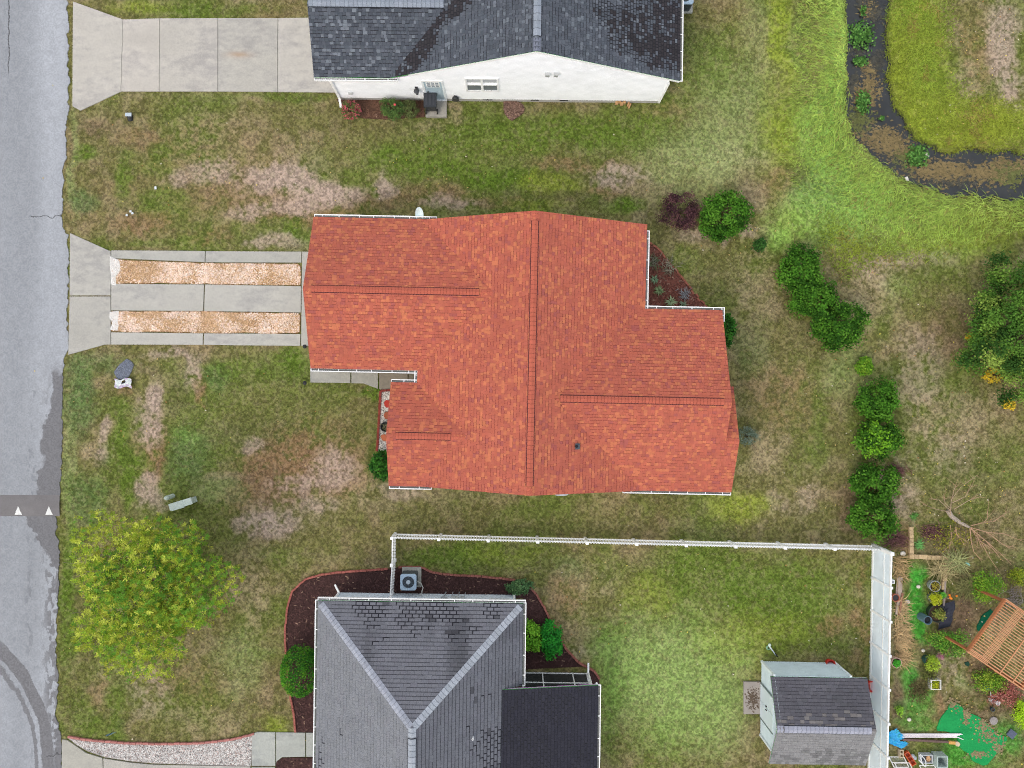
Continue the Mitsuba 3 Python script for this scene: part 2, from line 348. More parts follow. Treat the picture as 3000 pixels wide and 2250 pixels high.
def turf_weights(x, y, xp, noise):
    """For each colour its cover from 0 to 1; the same in numpy and drjit."""
    wx = x + 1.1 * (noise(x * 0.8, y * 0.8 + 31) - 0.5) + 0.55 * (noise(x * 2.7 + 7, y * 2.7) - 0.5)
    wy = y + 1.1 * (noise(x * 0.8 + 57, y * 0.8) - 0.5) + 0.55 * (noise(x * 2.7, y * 2.7 + 91) - 0.5)
    w = {}
    for X, Y, ix, iy, ca, sa, c, s in BL:
        dx, dy = wx - X, wy - Y
        if sa:
            dx, dy = dx * ca + dy * sa, dy * ca - dx * sa
        dx, dy = dx * ix, dy * iy
        q = s * xp.exp(-(dx * dx + dy * dy) * (dx * dx + dy * dy) * 0.8)
        w[c] = q if c not in w else w[c] + q * (1 - w[c])
    return w


ORDER = ['olive', 'dark', 'straw', 'pale', 'cool', 'green', 'lime', 'lush', 'rust', 'soil', 'sand', 'turf']


def dnoise(x, y):
    return mikit.noise(x, y, 0.5)


def TC(c):
    return mi.Color3f(*map(float, TURF[c]))


def turf_colour(p):
    x, y = p.x, p.y
    w = turf_weights(x, y, dr, dnoise)
    big, mid = mikit.fbm(x * 0.33, y * 0.33, 3.0), mikit.fbm(x * 1.5, y * 1.5, 8.0)
    fine, grit = mikit.noise(x * 5.5, y * 5.5, 2.0), mikit.noise(x * 11, y * 11, 4.0) * 0.6 + mikit.noise(x * 23, y * 23, 7.0) * 0.4
    col = mikit.mix(TC('olive'), TC('straw'), mikit.smoothstep(0.42, 0.72, mid) * 0.4)
    col = mikit.mix(col, TC('green'), mikit.smoothstep(0.38, 0.65, big) * 0.5)
    warm = mikit.fbm(x * 0.42 + 40, y * 0.42, 12.0)
    col = mikit.mix(col, mi.Color3f(*map(float, S(150, 124, 98))), mikit.smoothstep(0.48, 0.72, 0.7 * warm + 0.3 * mid) * 0.32)
    for c in ORDER:
        if c in w:
            k = w[c]
            if c in ('sand', 'rust', 'straw', 'soil'):
                # bare soil breaks through in flecks
                k = k * mikit.smoothstep(0.3, 0.66, 0.3 * fine + 0.22 * grit + 0.5 * mid + 0.36 * k - 0.14)
            else:
                k = k * (0.55 + 0.45 * mikit.smoothstep(0.3, 0.6, 0.5 * fine + 0.5 * mid + 0.2 * k))
            col = mikit.mix(col, TC(c), k)
    clump = mikit.noise(x * 7.3 + 5, y * 7.3, 9.0)
    col = mikit.mix(col, TC('straw'), mikit.smoothstep(0.58, 0.85, clump) * 0.16)
    col = mikit.mix(col, col * mi.Color3f(0.58, 0.68, 0.5), mikit.smoothstep(0.45, 0.12, clump) * 0.36)
    return col * 1.1, fine, grit, mid


def soil_fn(p, n, uv):
    col, fine, grit, mid = turf_colour(p)
    wet = mikit.smoothstep(-0.34, -0.5, p.z)
    col = col * (0.62 + 0.6 * mikit.smoothstep(0.25, 0.75, grit) + 0.2 * fine)
    return mikit.mix(col, mi.Color3f(0.035, 0.032, 0.026), wet)


def blade_fn(p, n, uv):
    col, fine, grit, mid = turf_colour(p)
    r = uv.x
    hue = mi.Color3f(1.0 + 0.28 * (uv.y - 0.5), 1.0, 1.0 - 0.2 * (uv.y - 0.5))
    return col * hue * (0.55 + 0.9 * r) * (0.76 + 0.5 * mikit.smoothstep(0.25, 0.75, grit))


scene['soil'] = {'type': 'twosided', 'b': {'type': 'diffuse', 'reflectance': mikit.proc(soil_fn)}}
scene['blade'] = {'type': 'twosided', 'b': {'type': 'diffuse', 'reflectance': mikit.proc(blade_fn)}}

gx = np.concatenate([[-500, -200, -80, -45, -32], np.arange(-28, 28.01, 0.2), [32, 45, 80, 200, 500]])
gy = np.concatenate([[-500, -200, -80, -45, -28], np.arange(-22, 22.01, 0.2), [28, 45, 80, 200, 500]])
GX, GY = np.meshgrid(gx, gy)
gz = ground_z(GX.ravel(), GY.ravel())
gi, gj = np.meshgrid(np.arange(len(gy) - 1), np.arange(len(gx) - 1), indexing='ij')
k0 = gi * len(gx) + gj
gf = np.stack([k0, k0 + 1, k0 + len(gx) + 1, k0 + len(gx)], -1).reshape(-1, 4)
struct('ground')
scene['ground'] = mikit.ply((np.stack([GX.ravel(), GY.ravel(), gz], 1), gf), 'soil', smooth=True)


# water, weed mats and water plants
def water_fn(p, n, uv):
    return mi.Color3f(0.018, 0.02, 0.022) * (0.6 + 0.8 * mikit.fbm(p.x * 2.2, p.y * 2.2, 1.0))


def water_bump(p, n, uv):
    return mikit.fbm(p.x * 3.1, p.y * 3.1, 0.0) * 0.02


scene['water'] = {'type': 'bumpmap', 'scale': 1.0, 't': mikit.proc(water_bump), 'b': {'type': 'principled', 'base_color': mikit.proc(water_fn), 'roughness': 0.12, 'specular': 0.5}}
struct('ditch_water')
scene['ditch_water'] = mikit.ply(prism(ditch.buffer(0.75), -0.75, -0.5), 'water')

mats = stuff('algae', 'tan and dull green mats of algae floating on the dark ditch water', 'algae')
am = M()
r = np.random.default_rng(11)
WEED = [(1205, 450, 40, 40, 't'), (1215, 560, 45, 55, 't'), (1180, 620, 70, 60, 't'), (1150, 780, 60, 60, 'g'), (1290, 890, 110, 55, 't'), (1370, 960, 90, 50, 't'), (1440, 1020, 60, 50, 'g'),
        (1620, 1105, 120, 45, 't'), (1720, 1110, 90, 60, 't'), (1900, 1110, 90, 40, 't'), (2010, 1140, 90, 50, 't'), (2120, 1130, 90, 60, 'g'), (1240, 90, 50, 60, 'd'), (1260, 400, 40, 60, 'd'), (1110, 560, 30, 60, 'd'),
        (1130, 340, 40, 25, 'd'), (2060, 1060, 60, 30, 't'), (2180, 1080, 40, 40, 't'), (1760, 1180, 90, 25, 'd'), (1200, 60, 40, 40, 't'), (1180, 20, 50, 40, 'd')]
wc = {'t': S(126, 110, 76), 'g': S(100, 104, 60), 'd': S(74, 73, 66)}
for wx_, wy_, rx, ry, kind in WEED:
    for _ in range(int(rx * ry / 11)):
        a = r.normal(size=2) * 0.7
        c = F(2000 + (wx_ + a[0] * rx) / 2.212, (wy_ + a[1] * ry) / 2.212, -0.5)
        if not ditch.buffer(0.1).contains(shapely.Point(c[0], c[1])):
            continue
        n = 5
        th = np.sort(r.random(n)) * 2 * np.pi
        rad = (0.02 + 0.055 * r.random()) * (0.6 + 0.8 * r.random(n))
        v = np.stack([c[0] + rad * np.cos(th) * 1.5, c[1] + rad * np.sin(th), np.full(n, -0.495 + 0.012 * r.random())], 1)
        am.add((v, [[0, i, i + 1] for i in range(1, n - 1)]), wc[kind] * (0.65 + 0.6 * r.random()))
am.put(mats, 'matte')


# ---------------------------------------------------------------- road, pavements
def E(ox, oy):
    """A region of the survey at 2.212 units to one."""
    return lambda x, y: (ox + x / 2.212, oy + y / 2.212)


a0, a1, a2 = E(0, 0), E(0, 750), E(0, 1500)
road_edge = [(199, -1200), a0(440, -200), a0(440, 0), a0(430, 60), a0(448, 160), a0(432, 240), a0(446, 320), a0(438, 420), a0(448, 520), a0(440, 640), a0(442, 720), a0(425, 800), a0(428, 900), a0(432, 1000), a0(412, 1100), a0(415, 1170),
             a0(403, 1230), a0(412, 1310), a0(400, 1390), a0(408, 1480), a0(440, 1540), a1(440, 0), a1(436, 300), a1(440, 600), a1(412, 660), a1(408, 800), a1(403, 1000), a1(402, 1250), a1(398, 1450), a1(385, 1540), a1(388, 1620),
             a2(360, 20), a2(368, 150), a2(386, 240), a2(380, 400), a2(378, 560), a2(365, 700), a2(362, 850), a2(360, 960), a2(378, 1080), a2(366, 1220), a2(355, 1330), a2(385, 1420), a2(395, 1500), a2(398, 1660), a2(400, 2300), (181, 3450)]
road_poly = Polygon(np.vstack([Fs(road_edge), [[-34, -40], [-34, 40]]]))
rw = [np.array(road_poly.exterior.coords)[:-1]]
road_poly = wobble(wobble(road_poly, 0.07, 0.09, 8, 5.5), 0.035, 0.07, 9, 14).intersection(sbox(-33, -37, 0, 37))
def soft_box(x, y, x0, x1, y0, y1, s):
    return mikit.smoothstep(x0 - s, x0 + s, x) * mikit.smoothstep(x1 + s, x1 - s, x) * mikit.smoothstep(y0 - s, y0 + s, y) * mikit.smoothstep(y1 + s, y1 - s, y)


def road_fn(p, n, uv):
    x, y = p.x, p.y
    n1, n2, n3 = mikit.noise(x * 1.1, y * 1.1), mikit.fbm(x * 4.0, y * 4.0, 2.0), mikit.noise(x * 19, y * 19)
    col = mi.Color3f(0.325, 0.338, 0.366) * (0.9 + 0.2 * mikit.noise(x * 1.3, y * 0.12, 6.0)) * (0.92 + 0.16 * n2) * (0.88 + 0.24 * n3)
    col = col * (0.86 + 0.2 * mikit.smoothstep(-23.3, -22.3, x) - 0.12 * mikit.smoothstep(-21.8, -21.2, x))
    # newer seal along the edge, and tyre-shaped tar swirls
    lim = -22.8 + 0.3 * (n1 - 0.5) + 0.5 * (n2 - 0.5) + 0.75 * mikit.smoothstep(-4.6, 1.4, y)
    seal = mikit.smoothstep(lim - 0.06, lim + 0.06, x) * mikit.smoothstep(1.6, 0.6, y + n2) * mikit.smoothstep(-5.45, -5.35, y)
    lim2 = -23.55 + 1.5 * mikit.smoothstep(-6.2, -9.2, y) + 0.7 * (n2 - 0.5)
    seal = dr.maximum(seal, mikit.smoothstep(lim2 - 0.06, lim2 + 0.06, x) * mikit.smoothstep(-6.2, -6.3, y))
    flake = mikit.smoothstep(0.53, 0.58, mikit.fbm(x * 6 + 3, y * 2.6, 5.0) + 0.06 * (n1 - 0.5)) * mikit.smoothstep(-22.95, -22.3, x) * mikit.smoothstep(2.0, -3.0, y)
    seal = dr.maximum(seal, flake * 0.85)
    d1 = dr.sqrt(dr.square(x + 27.0) + dr.square((y + 18.5) * 0.7165)) + 0.16 * (n1 - 0.5)
    arc = mikit.smoothstep(0.29, 0.25, dr.abs(d1 - 4.6) + 0.08 * (n2 - 0.5)) + mikit.smoothstep(0.12, 0.08, dr.abs(d1 - 4.05) + 0.16 * (n2 - 0.5)) * 0.9
    seal = dr.maximum(seal, dr.clip(arc, 0, 1) * mikit.smoothstep(-11.5, -13.0, y))
    col = mikit.mix(col, mi.Color3f(0.17, 0.168, 0.178) * (0.85 + 0.3 * n3), seal)
    # cracks
    c1 = mikit.smoothstep(0.035, 0.02, dr.abs(x + 24.32 + 0.12 * (n2 - 0.5))) * mikit.smoothstep(14.8, 15.2, y)
    c2 = mikit.smoothstep(0.03, 0.018, dr.abs(y - 8.1 + 0.3 * (n2 - 0.5))) * mikit.smoothstep(-23.4, -23.2, x)
    c3 = mikit.smoothstep(0.03, 0.018, dr.abs(y + 15.7 + 0.35 * (n2 - 0.5) - 0.1 * x)) * mikit.smoothstep(-22.6, -22.4, x)
    c4 = mikit.smoothstep(0.03, 0.018, dr.abs(y + 19.2 + 0.5 * (n2 - 0.5))) * mikit.smoothstep(-24.0, -23.6, x)
    spots = mikit.smoothstep(0.66, 0.7, mikit.fbm(x * 5.3, y * 2.4, 3.0)) * mikit.smoothstep(0.5, 0.1, dr.abs(x + 23.2)) * mikit.smoothstep(0.5, -0.5, y)
    return mikit.mix(col, mi.Color3f(0.07, 0.07, 0.075), dr.clip(c1 + c2 + c3 + c4 + 0.3 * spots, 0, 1) * 0.8)


scene['asphalt'] = {'type': 'diffuse', 'reflectance': mikit.proc(road_fn)}
struct('road')
scene['road'] = mikit.ply(prism(road_poly, -0.12, 0.012), 'asphalt')
hump_y0, hump_y1 = F(0, 1512)[1], F(0, 1450)[1]
prof = np.linspace(0, 1, 9)
hx0, hx1 = -33.0, F(176, 0)[0]
hv = np.array([[x, hump_y0 + (hump_y1 - hump_y0) * t, 0.014 + 0.05 * math.sin(math.pi * t)] for x in np.linspace(hx0, hx1, 12) for t in prof])
hf = np.array([[i * 9 + j, (i + 1) * 9 + j, (i + 1) * 9 + j + 1, i * 9 + j + 1] for i in range(11) for j in range(8)])
put(part('road', 'speed_hump'), (hv, hf), S(122, 118, 120), 'matte', True)
labels['road__speed_hump'] = {'label': 'darker raised asphalt band across the road with two white triangles'}
for tx in (55, 145):
    t3 = [F(tx - 11, 1508)[:2], F(tx + 11, 1508)[:2], F(tx + 1, 1482)[:2]]
    q = np.array([[a, b, 0.02 + 0.05 * math.sin(math.pi * (b - hump_y0) / (hump_y1 - hump_y0))] for a, b in t3])
    mid = (q + np.roll(q, -1, 0)) / 2
    mid[:, 2] = 0.024 + 0.05 * np.sin(np.pi * (mid[:, 1] - hump_y0) / (hump_y1 - hump_y0))
    put(part('road', 'triangle_marking'), (np.vstack([q, mid]), [[0, 3, 5], [3, 1, 4], [5, 4, 2], [3, 4, 5]]), S(224, 224, 222))


def concrete_fn(p, n, uv):
    x, y = p.x, p.y
    big, mid, fine = mikit.fbm(x * 0.55, y * 0.9, 4.0), mikit.fbm(x * 2.2, y * 5.5, 1.0), mikit.noise(x * 21, y * 21)
    col = decode(uv) * (0.84 + 0.3 * big) * (0.94 + 0.12 * fine)
    dirt = mikit.smoothstep(0.42, 0.86, 0.55 * big + 0.3 * mid + 0.16 * mikit.fbm(x * 7, y * 9, 2.0))
    col = mikit.mix(col, col * mi.Color3f(0.62, 0.62, 0.66), dirt * 0.85)
    rust = dr.exp(-dr.square((x + 13.2) / 0.55) - dr.square((y - 15.9) / 0.16)) * (0.4 + 0.7 * mid)
    return mikit.mix(col, mi.Color3f(0.36, 0.19, 0.08), dr.clip(rust, 0, 1) * 0.6)


scene['concrete'] = {'type': 'diffuse', 'reflectance': mikit.proc(concrete_fn)}
paved = []


def slab(parent, pts, z=0.03, col=None, kind='slab', r_=0.02):
    """One concrete slab with a joint round it; pts in survey units."""
    pg = Polygon(Fs(pts)).buffer(-0.012)
    col = S(194, 189, 181) * (0.94 + 0.12 * rng.random()) if col is None else col
    paved.append(pg.buffer(0.02))
    put(part(parent, kind), prism(pg, -0.1, z + 0.004 * rng.random()), col, 'concrete')


d0 = struct('driveway')
slab(d0, [(214, 4), (361, 57), (355, 269), (236, 325), (212, 312)], 0.02)
slab(d0, [(361, 57), (468, 54), (467, 269), (355, 269)])
slab(d0, [(468, 54), (639, 53), (639, 269), (467, 269)])
slab(d0, [(639, 53), (815, 53), (813, 270), (639, 269)])
slab(d0, [(815, 53), (960, 52), (1000, 272), (813, 270)])
d1 = struct('driveway')
dr_c = S(188, 185, 178)
slab(d1, [(205, 682), (318, 733), (325, 735), (325, 866), (204, 866)], 0.02, dr_c * .98)
slab(d1, [(204, 868), (325, 868), (325, 1010), (308, 1010), (200, 1040)], 0.02, dr_c * .93)
slab(d1, [(326, 733), (602, 735), (601, 769), (326, 757)], .03, dr_c * .95); slab(d1, [(603, 735), (884, 737), (884, 770), (602, 769)], .03, dr_c * .95)
slab(d1, [(326, 831), (599, 833), (596, 912), (326, 910)], .03, dr_c); slab(d1, [(601, 833), (883, 838), (882, 916), (598, 912)], .03, dr_c * 1.03)
slab(d1, [(326, 973), (596, 976), (595, 1011), (326, 1010)], .03, dr_c * 1.04); slab(d1, [(598, 976), (881, 978), (880, 1014), (597, 1011)], .03, dr_c * 1.04)
slab(d1, [(885, 737), (935, 738), (935, 1015), (882, 1014)], .03, dr_c)
d2 = struct('driveway')
slab(d2, [a2(402, 1472), a2(440, 1478), a2(560, 1560), a2(665, 1592), a2(670, 1660), (300, 2330), (181, 2330)], 0.02, S(182, 179, 170))
slab(d2, [a2(670, 1594), a2(850, 1622), a2(1000, 1635), a2(1400, 1642), a2(1625, 1645), (737, 2330), (304, 2330), a2(672, 1660)], 0.03, S(186, 182, 174))
wk = struct('walkway')
slab(wk, [a2(1632, 1455), a2(1640, 1435), a2(1665, 1424), a2(1786, 1425), a2(1786, 1645), a2(1632, 1645)], .03, S(182, 184, 178))
slab(wk, [a2(1789, 1425), a2(1980, 1428), a2(1980, 1586), a2(1830, 1588), a2(1795, 1615), a2(1789, 1640)], .03, S(182, 184, 178)); slab(wk, [a2(1983, 1428), a2(2080, 1428), a2(2080, 1588), a2(1983, 1586)], .03, S(180, 182, 176))
slab(wk, [(737, 2246), (806, 2246), (806, 2330), (741, 2330)], .03, S(182, 184, 178))
w1 = struct('walkway')
slab(w1, [(908, 1070), (1027, 1075), (1027, 1123), (909, 1121)], .03, S(176, 174, 166)); slab(w1, [(1029, 1075), (1108, 1078), (1108, 1140), (1065, 1124), (1029, 1123)], .03, S(172, 170, 162))
slab(w1, [(1110, 1078), (1195, 1080), (1195, 1143), (1116, 1142), (1110, 1140)], .03, S(146, 138, 126)); slab(w1, [(1197, 1080), (1260, 1080), (1260, 1143), (1197, 1143)], .03, S(140, 134, 122))

# ---------------------------------------------------------------- roofs
class Frame:
    """A building's own axes: origin in metres, turn in degrees."""

    def __init__(s, origin, deg):
        s.o, s.r = np.array(origin, float), rot2(math.radians(deg))

    def world(s, v):
        v = np.array(v, float)
        v[:, :2] = v[:, :2] @ s.r.T + s.o
        return v

    def local(s, p):
        return (np.asarray(p, float)[..., :2] - s.o) @ s.r

    def vf(s, vf):
        return s.world(vf[0]), vf[1]


def plane(poly, eave, down, ze, pitch):
    """A roof slope: plan polygon, a point on its eave, unit downhill direction, eave height, rise per metre of plan."""
    down = np.array(down, float)
    return {'poly': Polygon(poly) if not isinstance(poly, Polygon) else poly, 'e': np.array(eave, float), 'd': down, 'ze': ze, 'p': pitch}


def zat(pl, xy):
    return pl['ze'] + pl['p'] * ((pl['e'] - np.asarray(xy, float)) @ pl['d'])


def gable(x0, x1, y0, y1, along, ze, pitch):
    if along == 'x':
        yr = (y0 + y1) / 2
        return [plane(sbox(x0, yr, x1, y1), (x0, y1), (0, 1), ze, pitch), plane(sbox(x0, y0, x1, yr), (x0, y0), (0, -1), ze, pitch)]
    xr = (x0 + x1) / 2
    return [plane(sbox(xr, y0, x1, y1), (x1, y0), (1, 0), ze, pitch), plane(sbox(x0, y0, xr, y1), (x0, y0), (-1, 0), ze, pitch)]


def envelope(planes):
    """What shows from above of each slope."""
    out = []
    for i, a in enumerate(planes):
        vis = a['poly']
        for j, b in enumerate(planes):
            if i == j or not a['poly'].intersects(b['poly']):
                continue
            g = b['p'] * -b['d'] - a['p'] * -a['d']          # gradient of z_b - z_a
            c = zat(b, (0, 0)) - zat(a, (0, 0))
            if np.linalg.norm(g) < 1e-9:
                if c > 1e-6:
                    vis = vis.difference(b['poly'])
                continue
            n = g / np.linalg.norm(g)
            p0 = -c * g / (g @ g)
            t = np.array([-n[1], n[0]])
            half = Polygon([p0 + t * 90, p0 - t * 90, p0 - t * 90 + n * 90, p0 + t * 90 + n * 90])
            vis = vis.difference(b['poly'].intersection(half))
        out.append(vis.buffer(0))
    return out


def polys(g):
    return [q for q in getattr(g, 'geoms', [g]) if q.geom_type == 'Polygon' and q.area > 1e-4]


def roof_deck(key, planes, vis, fr, top, side, thick=0.14):
    m = M()
    for pl, g in zip(planes, vis):
        for q in polys(g):
            v, f = prism(q, 0, 1)
            up = v[:, 2] > 0.5
            v[:, 2] = zat(pl, v[:, :2]) - np.where(up, 0.004, thick)
            m.add((fr.world(v), f), np.where(up[:, None], top, side))
    m.put(key)


def shingles(house, roof, planes, vis, fr, expo, widths, colour, gap, thick, r, aligned=False, most=300, skip=None):
    """Every tab a thin wedge; the largest ones parts of their own, the rest one part."""
    pieces = []
    for pl, g in zip(planes, vis):
        d = pl['d']; a = np.array([-d[1], d[0]])
        for q in polys(g):
            xy = np.array(q.exterior.coords)
            s, t = (xy - pl['e']) @ a, (pl['e'] - xy) @ d
            shapely.prepare(q)
            inner = q.buffer(-1e-6)
            for k in range(int(math.floor(t.min() / expo)), int(math.ceil(t.max() / expo)) + 1):
                x = s.min() - r.random() * widths[1] if not aligned else math.floor(s.min() / widths[0]) * widths[0] - widths[0] * (0.5 * (k % 2))
                while x < s.max():
                    w = widths[0] if aligned else r.uniform(*widths)
                    gs, gt, lift = gap(r, fr.world([[*(pl['e'] + (x + w / 2) * a - (k + .5) * expo * d), 0]])[0])
                    t0, t1 = k * expo + gt, (k + 1) * expo + 0.004
                    if t1 - t0 < 0.02:
                        x += w
                        continue
                    st = np.array([[x, t0], [x + w - gs, t0], [x + w - gs, t1], [x, t1]])
                    c = pl['e'] + st[:, :1] * a - st[:, 1:] * d
                    x += w
                    pg = Polygon(c)
                    if not q.intersects(pg):
                        continue
                    if not q.contains(pg):
                        hit = polys(inner.intersection(pg))
                        if not hit:
                            continue
                        pg = max(hit, key=lambda h: h.area)
                        if pg.area < 0.0012:
                            continue
                        pg = pg.convex_hull
                        c = np.array(pg.exterior.coords)[:-1]
                        if not pg.exterior.is_ccw:
                            c = c[::-1]
                    elif not pg.exterior.is_ccw:
                        c = c[::-1]
                    tt = (pl['e'] - c) @ d
                    rise = 0.003 + (thick + lift) * np.clip((t1 - tt) / (t1 - t0), 0, 1)
                    zb = zat(pl, c)
                    n = len(c)
                    v = np.vstack([np.c_[c, zb + rise], np.c_[c, zb - 0.002]])
                    f = [[0, i, i + 1] for i in range(1, n - 1)] + [[i, n + i, n + (i + 1) % n] for i in range(n)] + [[i, n + (i + 1) % n, (i + 1) % n] for i in range(n)]
                    wv = fr.world(v)
                    mid = wv[:n].mean(0)
                    if skip is not None and skip(mid):
                        continue
                    pieces.append((pg.area * (0.9 + 0.2 * r.random()), wv, np.array(f), colour(r, mid, pl)))
    pieces.sort(key=lambda p: -p[0])
    near = [i for i, p in enumerate(pieces) if abs(p[1][0, 0]) < 24.5 and abs(p[1][0, 1]) < 18.4]
    chosen = set(near[:most])
    rest = M()
    for i, (ar, v, f, c) in enumerate(pieces):
        if i in chosen:
            put(part(roof, 'shingle'), (v, f), c)
        else:
            rest.add((v, f), c)
    key = part(roof, 'shingle_courses')
    rest.put(key)
    labels[key] = {'kind': 'stuff'}


def cap_run(roof, fr, p, q, pl_side, half, lift, pieces, colour, r, base=None, kind='ridge_cap', bow=0.0):
    """Cap shingles along a ridge or hip from p to q (3D local); pl_side: fall to each side per metre across."""
    p, q = np.array(p, float), np.array(q, float)
    L = np.linalg.norm(q - p); d = (q - p) / L
    a = np.array([-d[1], d[0], 0]); a /= np.linalg.norm(a)
    step = L / pieces

    def roofed(s0, s1, h0, h1, w, skirt):
        rows = []
        for s_, h in ((s0, h0), (s1, h1)):
            c = p + d * s_ + np.array([0, 0, h])
            rows.append([c - a * w - [0, 0, pl_side * w + skirt], c - a * w - [0, 0, pl_side * w], c, c + a * w - [0, 0, pl_side * w], c + a * w - [0, 0, pl_side * w + skirt]])
        v = np.array(rows).reshape(-1, 3)
        f = [[i, i + 1, i + 6, i + 5] for i in range(4)]
        f2 = [[f_[0], f_[1], f_[2]] for f_ in f] + [[f_[0], f_[2], f_[3]] for f_ in f] + [[0, 2, 1], [0, 3, 2], [0, 4, 3], [5, 6, 7], [5, 7, 8], [5, 8, 9]]
        return fr.world(v), np.array(f2)

    if base is not None:
        put(part(roof, 'vent_strip'), roofed(0.0, L, lift * 0.75, lift * 0.75, half + 0.03, lift + 0.01), base)
    for i in range(pieces):
        j = 0.004 * r.random()
        put(part(roof, kind), roofed(i * step + 0.008, (i + 1) * step - 0.004, lift + 0.016 + j, lift + 0.004, half, 0.018), colour(r))


def gutter(house, fr, p, q, z, out, r, hang=0.75, w=0.125):
    """Open eave trough from p to q (plan, local), outside towards out."""
    p, q, out = np.array(p, float), np.array(q, float), np.array(out, float)
    d = (q - p) / np.linalg.norm(q - p); L = np.linalg.norm(q - p)
    key = part(house, 'gutter')
    m = M()
    white, dark = S(250, 250, 252), S(120, 118, 116)

    def strip(o0, o1, z0, z1, col, e0=0.0):
        c = [p + d * -e0 + out * o0, p + d * (L + e0) + out * o0, p + d * (L + e0) + out * o1, p + d * -e0 + out * o1]
        v = np.vstack([np.c_[c, [z0] * 4], np.c_[c, [z1] * 4]])
        m.add((fr.world(v), BOXF), col)
    strip(w - 0.035, w, z - 0.10, z + 0.012, white)
    strip(0.004, w - 0.036, z - 0.10, z - 0.085, dark)
    strip(-0.012, 0.003, z - 0.10, z - 0.006, white)
    for e in (0.0, L):
        c = p + d * e
        v, f = beam(np.r_[c, z - 0.044], np.r_[c + out * w, z - 0.044], 0.02, 0.108)
        m.add((fr.world(v), f), white)
    m.put(key, 'gloss')
    n = max(1, int(L / hang))
    for i in range(n):
        c = p + d * (L * (i + 0.5) / n + r.uniform(-0.08, 0.08))
        v, f = beam(np.r_[c - out * 0.01, z + 0.004], np.r_[c + out * (w - 0.02), z + 0.004], 0.03, 0.012)
        put(part(key, 'hanger'), (fr.world(v), f), white, 'gloss')


def walls(key, footprints, z0, z1, fr, col):
    m = M()
    for pg in footprints:
        v, f = prism(pg, z0, z1)
        m.add((fr.world(v), f), col)
    m.put(key)


def attic(m, fr, x0, x1, y0, y1, along, ze, pitch, span, col):
    """The gable wall under a roof: a triangular solid set back from the eaves; span = the roof's half span."""
    top = ze + pitch * span - 0.16
    if along == 'x':
        ym, h = (y0 + y1) / 2, (y1 - y0) / 2
        lo = top - pitch * h
        v = [[x0, y0, lo], [x0, y1, lo], [x0, ym, top], [x1, y0, lo], [x1, y1, lo], [x1, ym, top]]
    else:
        xm, h = (x0 + x1) / 2, (x1 - x0) / 2
        lo = top - pitch * h
        v = [[x0, y0, lo], [x1, y0, lo], [xm, y0, top], [x0, y1, lo], [x1, y1, lo], [xm, y1, top]]
    m.add((fr.world(v), [[0, 2, 1], [3, 4, 5], [0, 1, 4], [0, 4, 3], [1, 2, 5], [1, 5, 4], [2, 0, 3], [2, 3, 5]]), col)


# ---------------------------------------------------------------- the red-roofed house
r = np.random.default_rng(21)
rf = Frame((0, 0), -1.2)
P, ZE = 0.417, 2.6


def L_(fr, x, y, z=ZE):
    return fr.local(O(x, y, z))


red = thing('red_roof_house', 'single-storey house under a bright terracotta red shingle roof, in the middle between the grey-roofed houses', 'house')
roof = part(red, 'roof')
xe = L_(rf, 1396, 580)[0]; xw = L_(rf, 901, 812)[0]; xr = (xe + xw) / 2
zr = ZE + P * (xe - xw) / 2
yn, ys = L_(rf, 1160, 455, zr)[1], L_(rf, 1143, 1071, zr)[1]
gn, gs_ = L_(rf, 677, 468)[1], L_(rf, 673, 796)[1]; gw = L_(rf, 675, 640)[0] - 0.02
bn, bs_ = L_(rf, 845, 825)[1], L_(rf, 841, 1050)[1]; bw = L_(rf, 842, 940)[0]
en, es = L_(rf, 1480, 668)[1], L_(rf, 1577, 1064)[1]; ee = L_(rf, 1560, 672)[0]
pn, ps_ = L_(rf, 1583, 835)[1], es + 0.003; pe = L_(rf, 1580, 1060)[0]
planes = gable(xw, xe, ys, yn, 'y', ZE, P) + gable(gw, xr, gs_, gn, 'x', ZE, P) + gable(bw, xr, bs_, bn, 'x', ZE, P) + gable(xr, ee, es, en, 'x', ZE, P) + gable(xr + 2, pe, ps_, pn, 'x', ZE - 0.02, P)
vis = envelope(planes)
roof_deck(roof, planes, vis, rf, S(136, 66, 60), S(240, 238, 235))
RED = [S(181, 99, 80), S(178, 96, 79), S(183, 102, 82), S(175, 95, 79), S(181, 98, 78)]


def red_colour(r, mid, pl):
    fade = .9 + .14 * nz(mid[0], mid[1], .35, 41) + .06 * nz(mid[0] * (3 if pl['d'][1] else .5), mid[1] * (.5 if pl['d'][1] else 3), 1.0, 42)
    if r.random() < 0.22:
        return S(194, 115, 84) * fade * (0.95 + 0.1 * r.random())
    if r.random() < 0.08:
        return S(166, 90, 82) * fade
    return RED[r.integers(len(RED))] * fade * (0.96 + 0.08 * r.random())


shingles(red, roof, planes, vis, rf, 0.131, (0.1, 0.22), red_colour, lambda r, p: (0.006, 0.022 if r.random() < 0.5 else 0.003, 0.006 * r.random()), 0.011, r)
cap = lambda r: S(184, 98, 79) * (0.95 + 0.1 * r.random())
vent = S(66, 38, 44)


def ridge_pts(fr, pts, z):
    return [np.r_[fr.local(O(x, y, z)), z] for x, y in pts]


